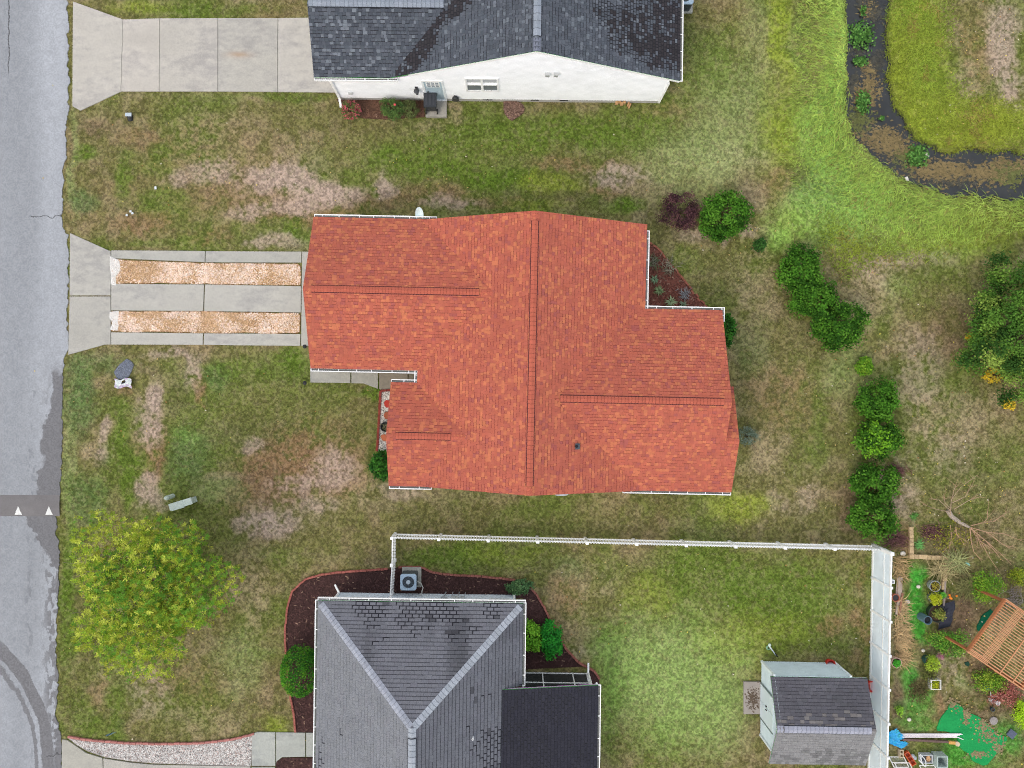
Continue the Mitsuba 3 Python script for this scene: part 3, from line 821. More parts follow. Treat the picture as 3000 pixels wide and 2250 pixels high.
cap_run(roof, rf, (xr, L_(rf, 1160, 476, zr)[1], zr), (xr, L_(rf, 1146, 1051, zr)[1], zr), P, 0.135, 0.03, 58, cap, r, vent)
for (x0, x1, n, yy, zz) in ((L_(rf, 672, 625, 4.0)[0], L_(rf, 1035, 632, 4.0)[0], 52, (gn + gs_) / 2, ZE + P * (gn - gs_) / 2), (L_(rf, 854, 940, 3.6)[0], L_(rf, 973, 945, 3.6)[0], 17, (bn + bs_) / 2, ZE + P * (bn - bs_) / 2),
                            (L_(rf, 1210, 863, 4.4)[0], L_(rf, 1566, 870, 4.4)[0], 48, (en + es) / 2, ZE + P * (en - es) / 2)):
    cap_run(roof, rf, (x0, yy, zz), (x1, yy, zz), P, 0.135, 0.03, n, cap, r, vent)
    if n != 48:
        cap_run(roof, rf, (x1 + 0.05, yy, zz), (xr - (zr - zz) / P - 0.05, yy, zz), P, 0.13, 0.004, 4, cap, r)
cap_run(roof, rf, (xr, yn - 0.02, zr), (xr, L_(rf, 1160, 475, zr)[1] + 0.05, zr), P, 0.13, 0.004, 3, cap, r)
cap_run(roof, rf, (xr, L_(rf, 1146, 1052, zr)[1] - 0.05, zr), (xr, ys + 0.02, zr), P, 0.13, 0.004, 2, cap, r)
cap_run(roof, rf, (pe - 1.6, (pn + ps_) / 2, ZE - .02 + P * (pn - ps_) / 2), (pe - 0.02, (pn + ps_) / 2, ZE - .02 + P * (pn - ps_) / 2), P, 0.13, 0.004, 7, cap, r)
# plumbing vent
pv = np.r_[rf.local(O(1247, 966, 4.3)), 0]
pv[2] = zat(planes[0], pv[:2])
m = M().add(rf.vf(bx(pv + [0.05, 0, 0.03], (0.22, 0.26, 0.012), 0, np.array([[0.923, 0, 0.385], [0, 1, 0], [-0.385, 0, 0.923]]))), S(84, 90, 98))
m.add(rf.vf(lathe([(0.075, 0.0), (0.06, 0.1), (0.036, 0.12), (0.036, 0.26), (0.026, 0.26), (0.026, 0.1)], pv)), S(52, 54, 58))
m.put(part(roof, 'plumbing_vent'), 'matte')
# walls
inset = 0.32
body = unary_union([sbox(xw + inset, ys + 0.25, xe - inset, yn - 0.25), sbox(gw + 0.22, gs_ + inset, xr, gn - inset), sbox(bw + 0.22, bs_ + inset, xr, bn - inset), sbox(xr, es + inset, ee - 0.22, en - inset), sbox(xr + 2, es + inset, pe - 0.3, pn - inset)])
wm = M()
v, f = prism(body, -0.1, ZE - 0.1)
wm.add((rf.world(v), f), S(226, 222, 214))
attic(wm, rf, xw + inset, xe - inset, ys + .25, yn - .25, 'y', ZE, P, (xe - xw) / 2, S(226, 222, 214))
for x0, x1, y0, y1 in ((gw + .22, xr, gs_ + inset, gn - inset), (bw + .22, xr, bs_ + inset, bn - inset), (xr, ee - .22, es + inset, en - inset)):
    attic(wm, rf, x0, x1, y0, y1, 'x', ZE, P, (y1 - y0) / 2 + inset, S(226, 222, 214))
wm.put(part(red, 'wall'))
put(part(red, 'garage_door'), rf.vf(bx((gw + 0.2, (gn + gs_) / 2, 1.08), (0.06, 4.9, 2.14))), S(236, 236, 234), 'gloss')
for wx, wy, sx, sy in ((bw + 0.2, (bn + bs_) / 2, .06, 1.5), (xw + 2, ys + .24, 1.2, .06), (xe - 2, ys + .24, 1.2, .06), (xw + 3, yn - .24, 1.2, .06), (xe - 2.4, yn - .24, 1.2, .06), (pe - .29, (pn + ps_) / 2, .06, 1.8), (ee - .2, en - 1.3, .06, 1.1)):
    wk_ = part(red, 'window')
    put(wk_, rf.vf(bx((wx, wy, 1.55), (sx, sy, 1.3))), S(246, 246, 246), 'gloss')
    put(wk_ + '__pane', rf.vf(bx((wx, wy, 1.55), (sx + (.01 if sx < .1 else -.14), sy + (.01 if sy < .1 else -.14), 1.16))), S(60, 66, 72), 'gloss')
zg = ZE - 0.02
for p, q, o in (((gw + .02, gn), (L_(rf, 943, 470)[0], gn), (0, 1)), ((gw + .02, gs_), (xw, gs_), (0, -1)), ((xw, gs_ + .0), (xw, bn), (-1, 0)), ((bw + .02, bn), (xw, bn), (0, 1)),
                ((bw + .02, bs_), (L_(rf, 932, 1052)[0], bs_), (0, -1)), ((L_(rf, 1346, 1060)[0], es), (pe - .02, es), (0, -1)), ((xe, yn - .28), (xe, en), (1, 0)), ((xe, en), (ee, en), (0, 1)), ((ee, en + .12), (ee, en - .5), (1, 0))):
    gutter(red, rf, p, q, zg, o, r)
# downspouts at the garage corners
for y_, o_ in ((gn - .3, .04), (gs_ + .3, -.04)):
    put(part(red, 'downspout'), rf.vf(bx((gw + .14, y_, 1.25), (.07, .1, 2.5))), S(245, 245, 245), 'gloss')

# ---------------------------------------------------------------- the white house
r = np.random.default_rng(22)
uf = Frame((0, 0), -0.6)
up = thing('white_house', 'white-sided house with mottled dark grey shingle roof, its long gable wall facing the red-roofed house', 'house')
roof = part(up, 'roof')
UP = 0.42
sv = 13.62
ux1, uxr = L_(uf, 1470, 178)[0] - 0.02, uf.local(O(1160, 108, 5.33))[0]
ux0 = 2 * uxr - ux1
uzr = ZE + UP * (ux1 - uxr)
gx0 = L_(uf, 678, 165)[0]
planes = gable(ux0, ux1, sv, 27.0, 'y', ZE, UP) + gable(gx0, uxr, sv, sv + 5.5, 'x', ZE, UP)
vis = envelope(planes)
roof_deck(roof, planes, vis, uf, S(44, 44, 50), S(238, 240, 242))


def stain(x, y):
    """Where black algae has grown on the grey roofs."""
    e = smooth01(2.4, 5.6, x + 1.6 * (nz(x, y, 1.1, 5) - .5) + 2.0 * (nz(x, y, .45, 6) - .5)) * smooth01(13.4, 14.7, y - 0.0 * x + 0.55 * (nz(x, y, 1.3, 7) - .5))
    t = (x - ux0) - (y - sv) - .1                       # distance east of the valley
    w = smooth01(-.05, .05, t) * smooth01(1.5, .5, t + 1.1 * (nz(x, y, 1.3, 8) - .5)) * smooth01(0.4, -1.0, x) * smooth01(-5.4, -4.9, x) * .95
    low = smooth01(0.35, 0.65, nz(x, y, 0.9, 9))
    return float(np.clip(e * (0.55 + 0.45 * low) + w, 0, 1))


def grey_colour(r, mid, pl):
    st = stain(mid[0], mid[1])
    u = r.random()
    c = S(76, 81, 90) if u < .4 else S(83, 88, 97) if u < .72 else S(93, 98, 107) if u < .87 else S(114, 120, 129)
    if mid[0] > 1.0 or pl['d'][0] < -.5:
        c = S(80, 85, 94) if u < .5 else S(88, 93, 102) if u < .88 else S(106, 112, 121)
    if r.random() < max(0, st - .25) * 1.15:
        c = S(56, 53, 57) * (0.8 + 0.4 * r.random())
    return c * (0.92 + 0.16 * r.random())


shingles(up, roof, planes, vis, uf, 0.133, (0.1, 0.22), grey_colour, lambda r, p: (0.008 + .03 * (stain(p[0], p[1]) > .3), (0.026 if r.random() < 0.5 else 0.004) if stain(p[0], p[1]) < .3 else .034, 0.007 * r.random()), 0.012, r)
ucap = lambda r: S(146, 154, 166) * (0.93 + 0.12 * r.random())
cap_run(roof, uf, (uxr, 14.25, uzr), (uxr, 26.5, uzr), UP, 0.16, 0.035, 40, ucap, r, S(40, 42, 48))
cap_run(roof, uf, (uxr, sv + .01, uzr), (uxr, 14.2, uzr), UP, 0.15, 0.004, 3, lambda r: S(120, 124, 140), r)
zgr = ZE + UP * 2.75
cap_run(roof, uf, (gx0 + .05, sv + 2.75, zgr), (uxr - (uzr - zgr) / UP - .25, sv + 2.75, zgr), UP, 0.17, 0.035, 30, ucap, r, S(40, 42, 48))
# valley metal shows as a dark line
wy = 13.66
UW = S(246, 248, 252)
wm = M()
v, f = prism(unary_union([sbox(ux0 + .35, wy + .02, ux1 - .45, 26.5), sbox(gx0 + .55, wy + .02, uxr, sv + 5.2)]), 0.0, ZE - .12)
wm.add((uf.world(v), f), UW)
attic(wm, uf, ux0 + .35, ux1 - .35, wy + .02, 26.5, 'y', ZE, UP, ux1 - uxr, UW)
attic(wm, uf, gx0 + .55, uxr, sv + .3, sv + 5.2, 'x', ZE, UP, 2.75, UW)
wall = wm.put(part(up, 'wall'))
# lap siding on the gable wall, board over board
sm = M()
x0w, x1w = gx0 + .55, ux1 - .45
z, lap = 0.27, 0.105
while z < uzr - 0.2:
    z1 = min(z + lap, uzr - .16)
    def span(zz):
        over = max(0.0, (zz + .16 - ZE) / UP)
        lo = x0w if zz < ZE - .12 else ux0 + over
        return lo, min(x1w, ux1 - over) if zz > ZE - .25 else x1w
    (a0_, b0_), (a1_, b1_) = span(z), span(z1)
    if b1_ - a1_ < .1:
        break
    v = [[a0_, wy - .014, z], [b0_, wy - .014, z], [b1_, wy - .002, z1], [a1_, wy - .002, z1], [a0_, wy, z], [b0_, wy, z]]
    sm.add((uf.world(v), [[0, 1, 2], [0, 2, 3], [4, 5, 1], [4, 1, 0]]), S(248, 250, 254, .92))
    z += lap
sm.put(wall + '__siding_board')
labels[wall + '__siding_board'] = {'kind': 'stuff'}
put(part(up, 'foundation'), uf.vf(bx(((x0w + x1w) / 2, wy + .01, .1), (x1w - x0w - .06, .02, .33))), S(176, 174, 170))
for xx in (-1.3, .95, 2.35):
    put(part(up, 'foundation_vent'), uf.vf(bx((xx, wy - .004, .19), (.4, .02, .1))), S(64, 64, 66))
put(part(up, 'corner_board'), uf.vf(bx((x1w + .02, wy + .02, 1.15), (.1, .1, 2.2))), S(250, 250, 250), 'gloss')
for sgn, xa, xb in ((1, uxr, ux1), (-1, uxr, ux0)):
    a_, b_ = np.array([xa, wy - .035, uzr - .09]), np.array([xb, wy - .035, ZE - .09])
    if sgn < 0:
        b_ = a_ + (b_ - a_) * .86
    put(part(up, 'rake_board'), uf.vf(beam(a_, b_, .03, .13)), S(252, 252, 252), 'gloss')


def on_wall(x, y):
    """Point of the gable wall that the survey shows at x, y: local x and height."""
    yy = y - 0.0105 * (x - 1106)
    z = H * (1 - wy / ((829.5 - yy) * BK))
    return uf.local(O(x, y, z))[0], z


def wall_window(house, fr, x0, x1, z0, z1, y, sashes=2):
    w_ = part(house, 'window')
    m = M()
    col = S(252, 252, 252)
    t = .07
    for c, s in (((x0 + x1) / 2, z0), ((x0 + x1) / 2, z1)):
        m.add(fr.vf(bx((c, y - .03, s), (x1 - x0 + t, .06, t))), col)
    n = sashes
    for i in range(n + 1):
        xx = x0 + (x1 - x0) * i / n
        m.add(fr.vf(bx((xx, y - .03, (z0 + z1) / 2), (t * (1.5 if 0 < i < n else 1), .06, z1 - z0 + t))), col)
    for i in range(n):
        a_, b_ = x0 + (x1 - x0) * i / n + .05, x0 + (x1 - x0) * (i + 1) / n - .05
        m.add(fr.vf(bx(((a_ + b_) / 2, y - .025, (z0 + z1) / 2), (b_ - a_, .05, .05))), col)
    m.put(w_, 'gloss')
    for i in range(n):
        a_, b_ = x0 + (x1 - x0) * i / n + .05, x0 + (x1 - x0) * (i + 1) / n - .05
        zm = (z0 + z1) / 2
        put(w_ + '__pane' + ('' if i == 0 else f'_{i:03d}'), fr.vf(bx(((a_ + b_) / 2, y - .008, (z0 + zm) / 2), (b_ - a_, .01, zm - z0 - .08))), S(112, 118, 124), 'gloss')
        put(w_ + '__blind' + ('' if i == 0 else f'_{i:03d}'), fr.vf(bx(((a_ + b_) / 2, y - .009, (z1 + zm) / 2 + .08), (b_ - a_, .01, zm - z0 - .3))), S(184, 188, 192))
        for j in range(3):
            pass


xa, za = on_wall(1009, 194); xb, zb = on_wall(1076, 168)
wall_window(up, uf, xa, xb - .02, za, zb, wy - .014)
# side door above its step
xa, _ = on_wall(922, 208); xb, _ = on_wall(962, 208)
door = part(up, 'door')
put(door, uf.vf(bx(((xa + xb) / 2, wy - .02, 1.22), (xb - xa - .1, .03, 2.0))), S(176, 196, 208), 'gloss')
fm = M()
for xx in (xa, xb):
    fm.add(uf.vf(bx((xx, wy - .03, 1.24), (.09, .05, 2.1))), S(232, 238, 242))
fm.add(uf.vf(bx(((xa + xb) / 2, wy - .03, 2.3), (xb - xa + .09, .05, .09))), S(250, 250, 250))
fm.add(uf.vf(bx(((xa + xb) / 2, wy - .05, .2), (xb - xa + .09, .09, .05))), S(240, 240, 240))
fm.put(door + '__frame', 'gloss')
n = 0
for i in range(3):
    for j in range(3):
        xx, zz = (xa + xb) / 2 + (i - 1) * .19, 1.92 + (j - 1) * .17
        put(door + '__pane' + ('' if n == 0 else f'_{n:03d}'), uf.vf(bx((xx, wy - .038, zz), (.15, .01, .13))), S(150, 160, 170), 'gloss'); n += 1
put(door + '__lite_grid', uf.vf(bx(((xa + xb) / 2, wy - .034, 1.92), (.62, .012, .56))), S(250, 250, 250), 'gloss')
put(door + '__handle', uf.vf(ball((xa + .14, wy - .07, 1.2), (.035, .035, .035))), S(90, 86, 80), 'metal')
# lamps, vents, hose reel, downspout
lx, lz = on_wall(900.5, 191.5)
lm_ = M().add(uf.vf(bx((lx, wy - .02, lz + .2), (.12, .04, .14))), S(46, 46, 48)).add(uf.vf(lathe([(.0, -.2), (.07, -.16), (.115, .1), (.13, .12), (.04, .2), (0, .21)], (lx, wy - .16, lz))), S(64, 66, 70)).add(uf.vf(beam((lx, wy - .02, lz + .24), (lx, wy - .16, lz + .2), .03, .03)), S(46, 46, 48))
lm_.put(part(up, 'wall_lamp'), 'gloss')
for qx, qy in ((1182.5, 158), (1201, 158)):
    vx, vz = on_wall(qx, qy)
    m = M().add(uf.vf(bx((vx, wy - .07, vz), (.2, .12, .2))), S(196, 198, 198)).add(uf.vf(bx((vx, wy - .135, vz - .03), (.15, .012, .12))), S(150, 152, 152))
    m.put(part(up, 'exhaust_hood'), 'gloss')
vx, vz = on_wall(757, 199.5)
put(part(up, 'outlet_box'), uf.vf(bx((vx, wy - .05, vz), (.2, .08, .12))), S(190, 192, 192), 'gloss')
hx, hz = on_wall(984, 208)
hr = thing('hose_reel', 'dark round hose reel on the white wall right of the side door', 'hose reel')
rx_ = np.array([[1, 0, 0], [0, 0, 1], [0, -1, 0.0]])
m = M()
for k in range(5):
    a = np.linspace(0, 2 * np.pi, 19)
    rr = .15 - .012 * (k % 2)
    m.add(uf.vf(tube(np.stack([hx + rr * np.cos(a), np.full(19, wy - .07 - .025 * k), hz + rr * np.sin(a)], 1), .014, 5)), S(54, 56, 58))
m.put(part(hr, 'hose'), 'gloss')
m = M().add(uf.vf(bx((hx, wy - .03, hz), (.12, .04, .3))), S(40, 40, 42))
m.add(uf.vf(lathe([(.0, 0), (.17, 0), (.17, .012), (0, .012)], (hx, wy - .2, hz), 20, rx_)), S(62, 64, 66)).add(uf.vf(beam((hx + .1, wy - .2, hz), (hx + .26, wy - .24, hz - .1), .025, .025)), S(60, 60, 62))
m.put(part(hr, 'reel'), 'gloss')
gutter(up, uf, (gx0 + .02, sv), (uf.local(O(858, 168, ZE))[0], sv), ZE - .03, (0, -1), r)
gutter(up, uf, (ux1, sv + .02), (ux1, 26.9), ZE - .03, (1, 0), r, .8)
m = M()
dx = gx0 + .52
m.add(uf.vf(beam((gx0 + .75, sv - .08, ZE - .12), (gx0 + .66, wy - .06, 2.2), .08, .1)), S(250, 250, 250)).add(uf.vf(beam((gx0 + .66, wy - .06, 2.22), (gx0 + .6, wy - .06, .35), .1, .08)), S(250, 250, 250)).add(uf.vf(beam((gx0 + .6, wy - .05, .37), (gx0 + .62, wy - .42, .1), .1, .08)), S(250, 250, 250))
m.put(part(up, 'downspout'), 'gloss')

# ---------------------------------------------------------------- the hip-roofed house
r = np.random.default_rng(23)
hf_ = Frame(O(1131, 1303, ZE)[:2], -0.8)
hip = thing('hip_roof_house', 'pale blue house under a weathered grey hip roof with dark streaks, mulch beds round it', 'house')
roof = part(hip, 'roof')
HP = 0.5
hw = 9.2; hs = hw / 2; hz_ = ZE + HP * hs; hl = 13.0
planes = [plane([(0, 0), (-hs, -hs), (-hw, 0)], (0, 0), (0, 1), ZE, HP), plane([(0, 0), (0, -hl), (-hs, -hl), (-hs, -hs)], (0, 0), (1, 0), ZE, HP),
          plane([(-hw, 0), (-hs, -hs), (-hs, -hl), (-hw, -hl)], (-hw, 0), (-1, 0), ZE, HP)]
px0, px1 = L_(hf_, 1084, 1520, 3.08)[0], L_(hf_, 1292, 1520, 2.45)[0]
py = L_(hf_, 1190, 1484, 2.7)[1]
PP = 0.145
planes.append(plane([(px0, py), (px0, -hl), (px1, -hl), (px1, py)], (px1, py), (1, 0), 2.45, PP))
vis = envelope(planes)
vis[3] = planes[3]['poly'].buffer(-1e-4)
vis[1] = vis[1].difference(vis[3].buffer(0.01)).intersection(planes[1]['poly'])
roof_deck(roof, planes, vis, hf_, S(46, 46, 52), S(238, 240, 242))


def hip_colour(r, mid, pl):
    x, y = mid[0], mid[1]
    if pl['p'] == PP:
        return S(46, 46, 56) * (0.9 + 0.2 * r.random())
    lx_, ly_ = hf_.local(mid[:2])
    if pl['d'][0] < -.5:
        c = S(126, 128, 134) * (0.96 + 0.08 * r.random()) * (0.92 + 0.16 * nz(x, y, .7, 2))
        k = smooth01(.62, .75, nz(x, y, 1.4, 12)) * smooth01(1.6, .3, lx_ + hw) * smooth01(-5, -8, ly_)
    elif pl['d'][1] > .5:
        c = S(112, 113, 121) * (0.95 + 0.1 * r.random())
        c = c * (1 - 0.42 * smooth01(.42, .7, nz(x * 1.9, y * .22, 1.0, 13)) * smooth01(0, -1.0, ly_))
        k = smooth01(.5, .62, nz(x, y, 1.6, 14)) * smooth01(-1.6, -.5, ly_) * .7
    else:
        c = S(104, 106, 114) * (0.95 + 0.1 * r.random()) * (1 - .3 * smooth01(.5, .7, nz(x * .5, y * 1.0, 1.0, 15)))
        k = smooth01(.5, .75, nz(x, y, 1.2, 16)) * smooth01(-4.6, -1.5, lx_) * .8 + .8 * smooth01(.42, .55, nz(x, y, .8, 17)) * smooth01(-2.4, -1.4, lx_) * smooth01(-4.2, -5.5, ly_)
    if r.random() < k * .3:
        c = c * .55
    return c


def hip_gap(r, p):
    x, y = p[0], p[1]
    lx_, ly_ = hf_.local(p[:2])
    k = max(smooth01(.45, .6, nz(x, y, 1.3, 14)) * smooth01(-1.8, -.2, ly_) * (-8.2 < lx_ < -1), smooth01(.4, .55, nz(x, y, .9, 17)) * smooth01(-2.6, -1.2, lx_) * smooth01(-3.2, -4.5, ly_),
            smooth01(.5, .6, nz(x, y, 1.4, 12)) * smooth01(1.6, .3, lx_ + hw) * smooth01(-5, -8, ly_))
    if r.random() < k:
        return (0.05, 0.042, 0.003)
    if lx_ + hw < -ly_ and lx_ < -hs:
        return (0.006, 0.014 if r.random() < .6 else 0.004, 0.002 * r.random())
    return (0.006, 0.024 if r.random() < .9 else 0.006, 0.003 * r.random())


shingles(hip, roof, planes, vis, hf_, 0.15, (0.3, 0.3), hip_colour, hip_gap, 0.009, r, True, 300, lambda p: p[1] < -18.9 or p[0] < -9.4)
hcap = lambda r: S(166, 172, 182) * (0.84 + 0.2 * r.random())
for sx in (0, -hw):
    a_, b_ = np.array([sx, 0, ZE]), np.array([-hs, -hs, hz_])
    cap_run(roof, hf_, a_ + (b_ - a_) * .03, a_ + (b_ - a_) * .985, .36, .155, .012, 34, hcap if sx == 0 else (lambda r: S(160, 164, 176) * (0.9 + 0.14 * r.random())), r)
cap_run(roof, hf_, (-hs, -hs + .06, hz_), (-hs, -hs - .35, hz_), HP, .16, .02, 2, hcap, r)
cap_run(roof, hf_, (-hs, -hs - .4, hz_), (-hs, -hs - 3.4, hz_), HP, .16, .035, 12, hcap, r, S(50, 52, 58))
sp = np.r_[hf_.local(O(1022, 1591, 3.6)), 0]; sp[2] = zat(planes[1], sp[:2])
put(part(roof, 'vent_pipe'), hf_.vf(lathe([(.045, -.05), (.045, .2), (.03, .2), (.03, 0)], sp, 12)), S(235, 235, 235), 'gloss')
PALE = S(214, 226, 234)
wm = M()
v, f = prism(sbox(-hw + .35, -hl, -.35, -.4), -.05, ZE - .12)
wm.add((hf_.world(v), f), PALE)
wall = wm.put(part(hip, 'wall'))
sm = M()
z = .2
while z < 2.3:
    for p0, p1 in (((-hw + .35, -.386, 0), (-.35, -.386, 0)),):
        v = [[p0[0], -.386, z], [p1[0], -.386, z], [p1[0], -.396, z + .11], [p0[0], -.396, z + .11], [p0[0], -.4, z], [p1[0], -.4, z]]
        sm.add((hf_.world(v), [[0, 2, 1], [0, 3, 2], [4, 1, 5], [4, 0, 1]]), PALE)
    z += .11
sm.put(wall + '__siding_board'); labels[wall + '__siding_board'] = {'kind': 'stuff'}
gutter(hip, hf_, (-hw, 0), (0.1, 0), ZE - .03, (0, 1), r, .85)
gutter(hip, hf_, (0, 0), (0, py - .02), ZE - .03, (1, 0), r, .85)
gutter(hip, hf_, (-hw, 0), (-hw, -hl), ZE - .03, (-1, 0), r, .85)
gutter(hip, hf_, (px1, py), (px1, -hl), 2.43, (1, 0), r, .85)
for xx, sgn in ((-hw + .4, -1), (-.42, 1)):
    m = M()
    m.add(hf_.vf(beam((xx, .05, ZE - .14), (xx, -.3, 2.2), .09, .08)), S(246, 248, 248)).add(hf_.vf(beam((xx, -.33, 2.2), (xx, -.33, .3), .09, .07)), S(246, 248, 248)).add(hf_.vf(beam((xx, -.33, .3), (xx + sgn * .25, 0.0, .1), .08, .07)), S(246, 248, 248))
    m.put(part(hip, 'downspout'), 'gloss')


def on_hip(x, y):
    """Local x and height on the north wall."""
    yy = y + .014 * (1131 - x)
    Yw = hf_.world([[-4, -.38, 0]])[0, 1]
    z = H * (1 - Yw / ((829.5 - yy) * BK))
    return hf_.local(O(x, y, z))[0], z


# meters, pipes and a louvre on the wall
mx, _ = on_hip(985, 1290)
m = M()
m.add(hf_.vf(bx((mx - .55, -.32, 1.25), (.3, .14, .5))), S(176, 182, 186)).add(hf_.vf(tube([(mx - .55, -.31, .0), (mx - .55, -.31, 1.0)], .03)), S(170, 174, 178))
m.add(hf_.vf(lathe([(0, 0), (.09, 0), (.09, .1), (.05, .14), (0, .14)], (mx - .55, -.25, 1.3), 16, np.array([[1, 0, 0], [0, 0, 1], [0, -1, 0.0]]))), S(150, 156, 160))
m.put(part(hip, 'electric_meter'), 'gloss')
m = M().add(hf_.vf(bx((mx - .05, -.33, .9), (.34, .12, .42))), S(188, 194, 196)).add(hf_.vf(bx((mx + .3, -.33, 1.0), (.2, .1, .6))), S(180, 186, 190))
for dx in (-.2, .1, .4):
    m.add(hf_.vf(tube([(mx + dx, -.3, 0), (mx + dx, -.3, .8)], .02, 5)), S(168, 172, 176))
m.put(part(hip, 'utility_box'), 'gloss')
m = M().add(hf_.vf(bx((mx - .95, -.34, 1.75), (.24, .1, .2))), S(60, 62, 64))
m.put(part(hip, 'exhaust_hood'), 'gloss')
lvx, lvz = on_hip(1080, 1297)
m = M().add(hf_.vf(bx((lvx, -.36, lvz - .1), (1.0, .06, .5))), S(240, 244, 246))
for k in range(3):
    m.add(hf_.vf(bx((lvx, -.325, lvz - .22 + .12 * k), (.86, .012, .07))), S(176, 182, 186))
m.put(part(hip, 'wall_louvre'), 'gloss')
# screened porch
ps = part(hip, 'porch')
qx0, qx1, qy = 0.0, L_(hf_, 1268, 1450, 0)[0], L_(hf_, 1200, 1452, 0)[1]
m = M().add(hf_.vf(bx(((qx0 + qx1) / 2, (qy - hl) / 2, .06), (qx1 - qx0, qy + hl, .14))), S(120, 116, 110))
m.put(ps)
zt = 2.3
fr_c = S(245, 246, 246)
fmb = M()
cols = [qx0 + .05, qx0 + 1.0, qx0 + 2.45, qx1 - .04]
for xx in cols:
    fmb.add(hf_.vf(bx((xx, qy, zt / 2 + .1), (.05, .06, zt))), fr_c)
for zz in (.16, 1.25, zt):
    fmb.add(hf_.vf(bx(((qx0 + qx1) / 2, qy + .002, zz), (qx1 - qx0, .056, .05))), fr_c)
yy = qy
while yy > -hl:
    fmb.add(hf_.vf(bx((qx1, yy, zt / 2 + .1), (.06, .05, zt))), fr_c); yy -= 1.4
for zz in (.16, 1.25, zt):
    fmb.add(hf_.vf(bx((qx1, (qy - hl) / 2, zz), (.056, qy + hl, .05))), fr_c)
fmb.put(ps + '__frame', 'gloss')
k = 0
for i in range(3):
    for z0, z1 in ((.18, 1.23), (1.27, 2.28)):
        put(ps + '__screen' + ('' if k == 0 else f'_{k:03d}'), hf_.vf((np.array([[cols[i] + .025, qy, z0], [cols[i + 1] - .025, qy, z0], [cols[i + 1] - .025, qy, z1], [cols[i] + .025, qy, z1]]), [[0, 1, 2, 3]])), (0, 0, 0), 'screen_mesh'); k += 1
m = M().add(hf_.vf(beam((px1 - .05, py + .05, 2.35), (qx1 - .02, qy + .1, 2.05), .08, .08)), fr_c).add(hf_.vf(beam((qx1 + .03, qy + .09, 2.07), (qx1 + .03, qy + .09, .25), .09, .07)), fr_c).add(hf_.vf(beam((qx1 + .03, qy + .08, .26), (qx1 + .05, qy + .5, .08), .08, .07)), fr_c)
m.put(part(hip, 'downspout'), 'gloss')

# ---------------------------------------------------------------- the garden shed
r = np.random.default_rng(24)
sf = Frame((14.0, -15.45), -1.0)
shed = thing('garden_shed', 'small pale blue garden shed with stained dark shingle roof inside the white fence', 'shed')
roof = part(shed, 'roof')
SP, SE = 0.45, 1.78
sx0, sx1, sy0, sy1 = sf.local(F(2267, 2100, 2.2))[0] - .02, sf.local(F(2553, 2070, 2.2))[0], -2.14, sf.local(F(2380, 1984, SE))[1]
sy0 = -sy1 - 2 * (0.0) if abs(sy1) > 1.5 else sy0
planes = gable(sx0, sx1, -sy1, sy1, 'x', SE, SP)
vis = envelope(planes)
roof_deck(roof, planes, vis, sf, S(48, 47, 52), S(228, 232, 236), .09)


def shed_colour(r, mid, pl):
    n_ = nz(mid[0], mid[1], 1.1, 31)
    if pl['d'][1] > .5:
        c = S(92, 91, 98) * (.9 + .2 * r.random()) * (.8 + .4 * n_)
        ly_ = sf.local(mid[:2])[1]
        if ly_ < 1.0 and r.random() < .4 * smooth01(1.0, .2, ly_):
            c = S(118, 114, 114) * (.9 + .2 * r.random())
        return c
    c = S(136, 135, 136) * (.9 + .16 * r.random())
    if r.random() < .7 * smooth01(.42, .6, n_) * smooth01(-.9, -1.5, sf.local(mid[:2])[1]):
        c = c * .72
    return c


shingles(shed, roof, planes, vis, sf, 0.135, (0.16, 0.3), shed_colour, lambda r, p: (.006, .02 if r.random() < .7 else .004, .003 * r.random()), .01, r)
cap_run(roof, sf, (sx0 + .32, 0, SE + SP * sy1), (sx1 - .2, 0, SE + SP * sy1), SP, .15, .03, 20, lambda r: S(164, 166, 180) * (.94 + .1 * r.random()), r, S(56, 58, 66))
cap_run(roof, sf, (sx0 + .01, 0, SE + SP * sy1), (sx0 + .3, 0, SE + SP * sy1), SP, .15, .004, 2, lambda r: S(160, 162, 176), r)
SW = S(208, 224, 230)
wx0, wx1, wy0, wy1 = sf.local(F(2229, 2000, 0))[0], sf.local(F(2443, 1940, 0))[0], sf.local(F(2226, 2150, 0))[1], sf.local(F(2340, 1938, 0))[1]
m = M()
v, f = prism(sbox(wx0 + .01, wy0, wx1, wy1 - .01), .05, SE - .02)
m.add((sf.world(v), f), SW)
attic(m, sf, wx0 + .01, wx1, wy0, wy1 - .01, 'x', SE + .02, SP, sy1, SW)
wall = m.put(part(shed, 'wall'))
sm = M()
z = .08
while z < SE - .1:
    sm.add(sf.vf(([[wx0, wy1 + .012, z], [wx1, wy1 + .012, z], [wx1, wy1, z + .1], [wx0, wy1, z + .1], [wx0, wy1 - .02, z], [wx1, wy1 - .02, z]], [[0, 2, 1], [0, 3, 2], [4, 1, 5], [4, 0, 1]])), SW * 1.02)
    z += .1
z = .08
top = SE + SP * sy1 - .12
while z < top:
    z1 = min(z + .1, top)
    def sp_(zz):
        hh = min((wy1 - wy0) / 2, (SE + SP * sy1 - .1 - zz) / SP)
        return (wy0 + wy1) / 2 - hh, (wy0 + wy1) / 2 + hh
    (a_, b_), (c_, d_) = sp_(z), sp_(z1)
    sm.add(sf.vf(([[wx0 - .012, a_, z], [wx0 - .012, b_, z], [wx0, d_, z1], [wx0, c_, z1], [wx0 + .02, a_, z], [wx0 + .02, b_, z]], [[0, 2, 1], [0, 3, 2], [4, 1, 5], [4, 0, 1]])), SW)
    z += .1
sm.put(wall + '__siding_board'); labels[wall + '__siding_board'] = {'kind': 'stuff'}
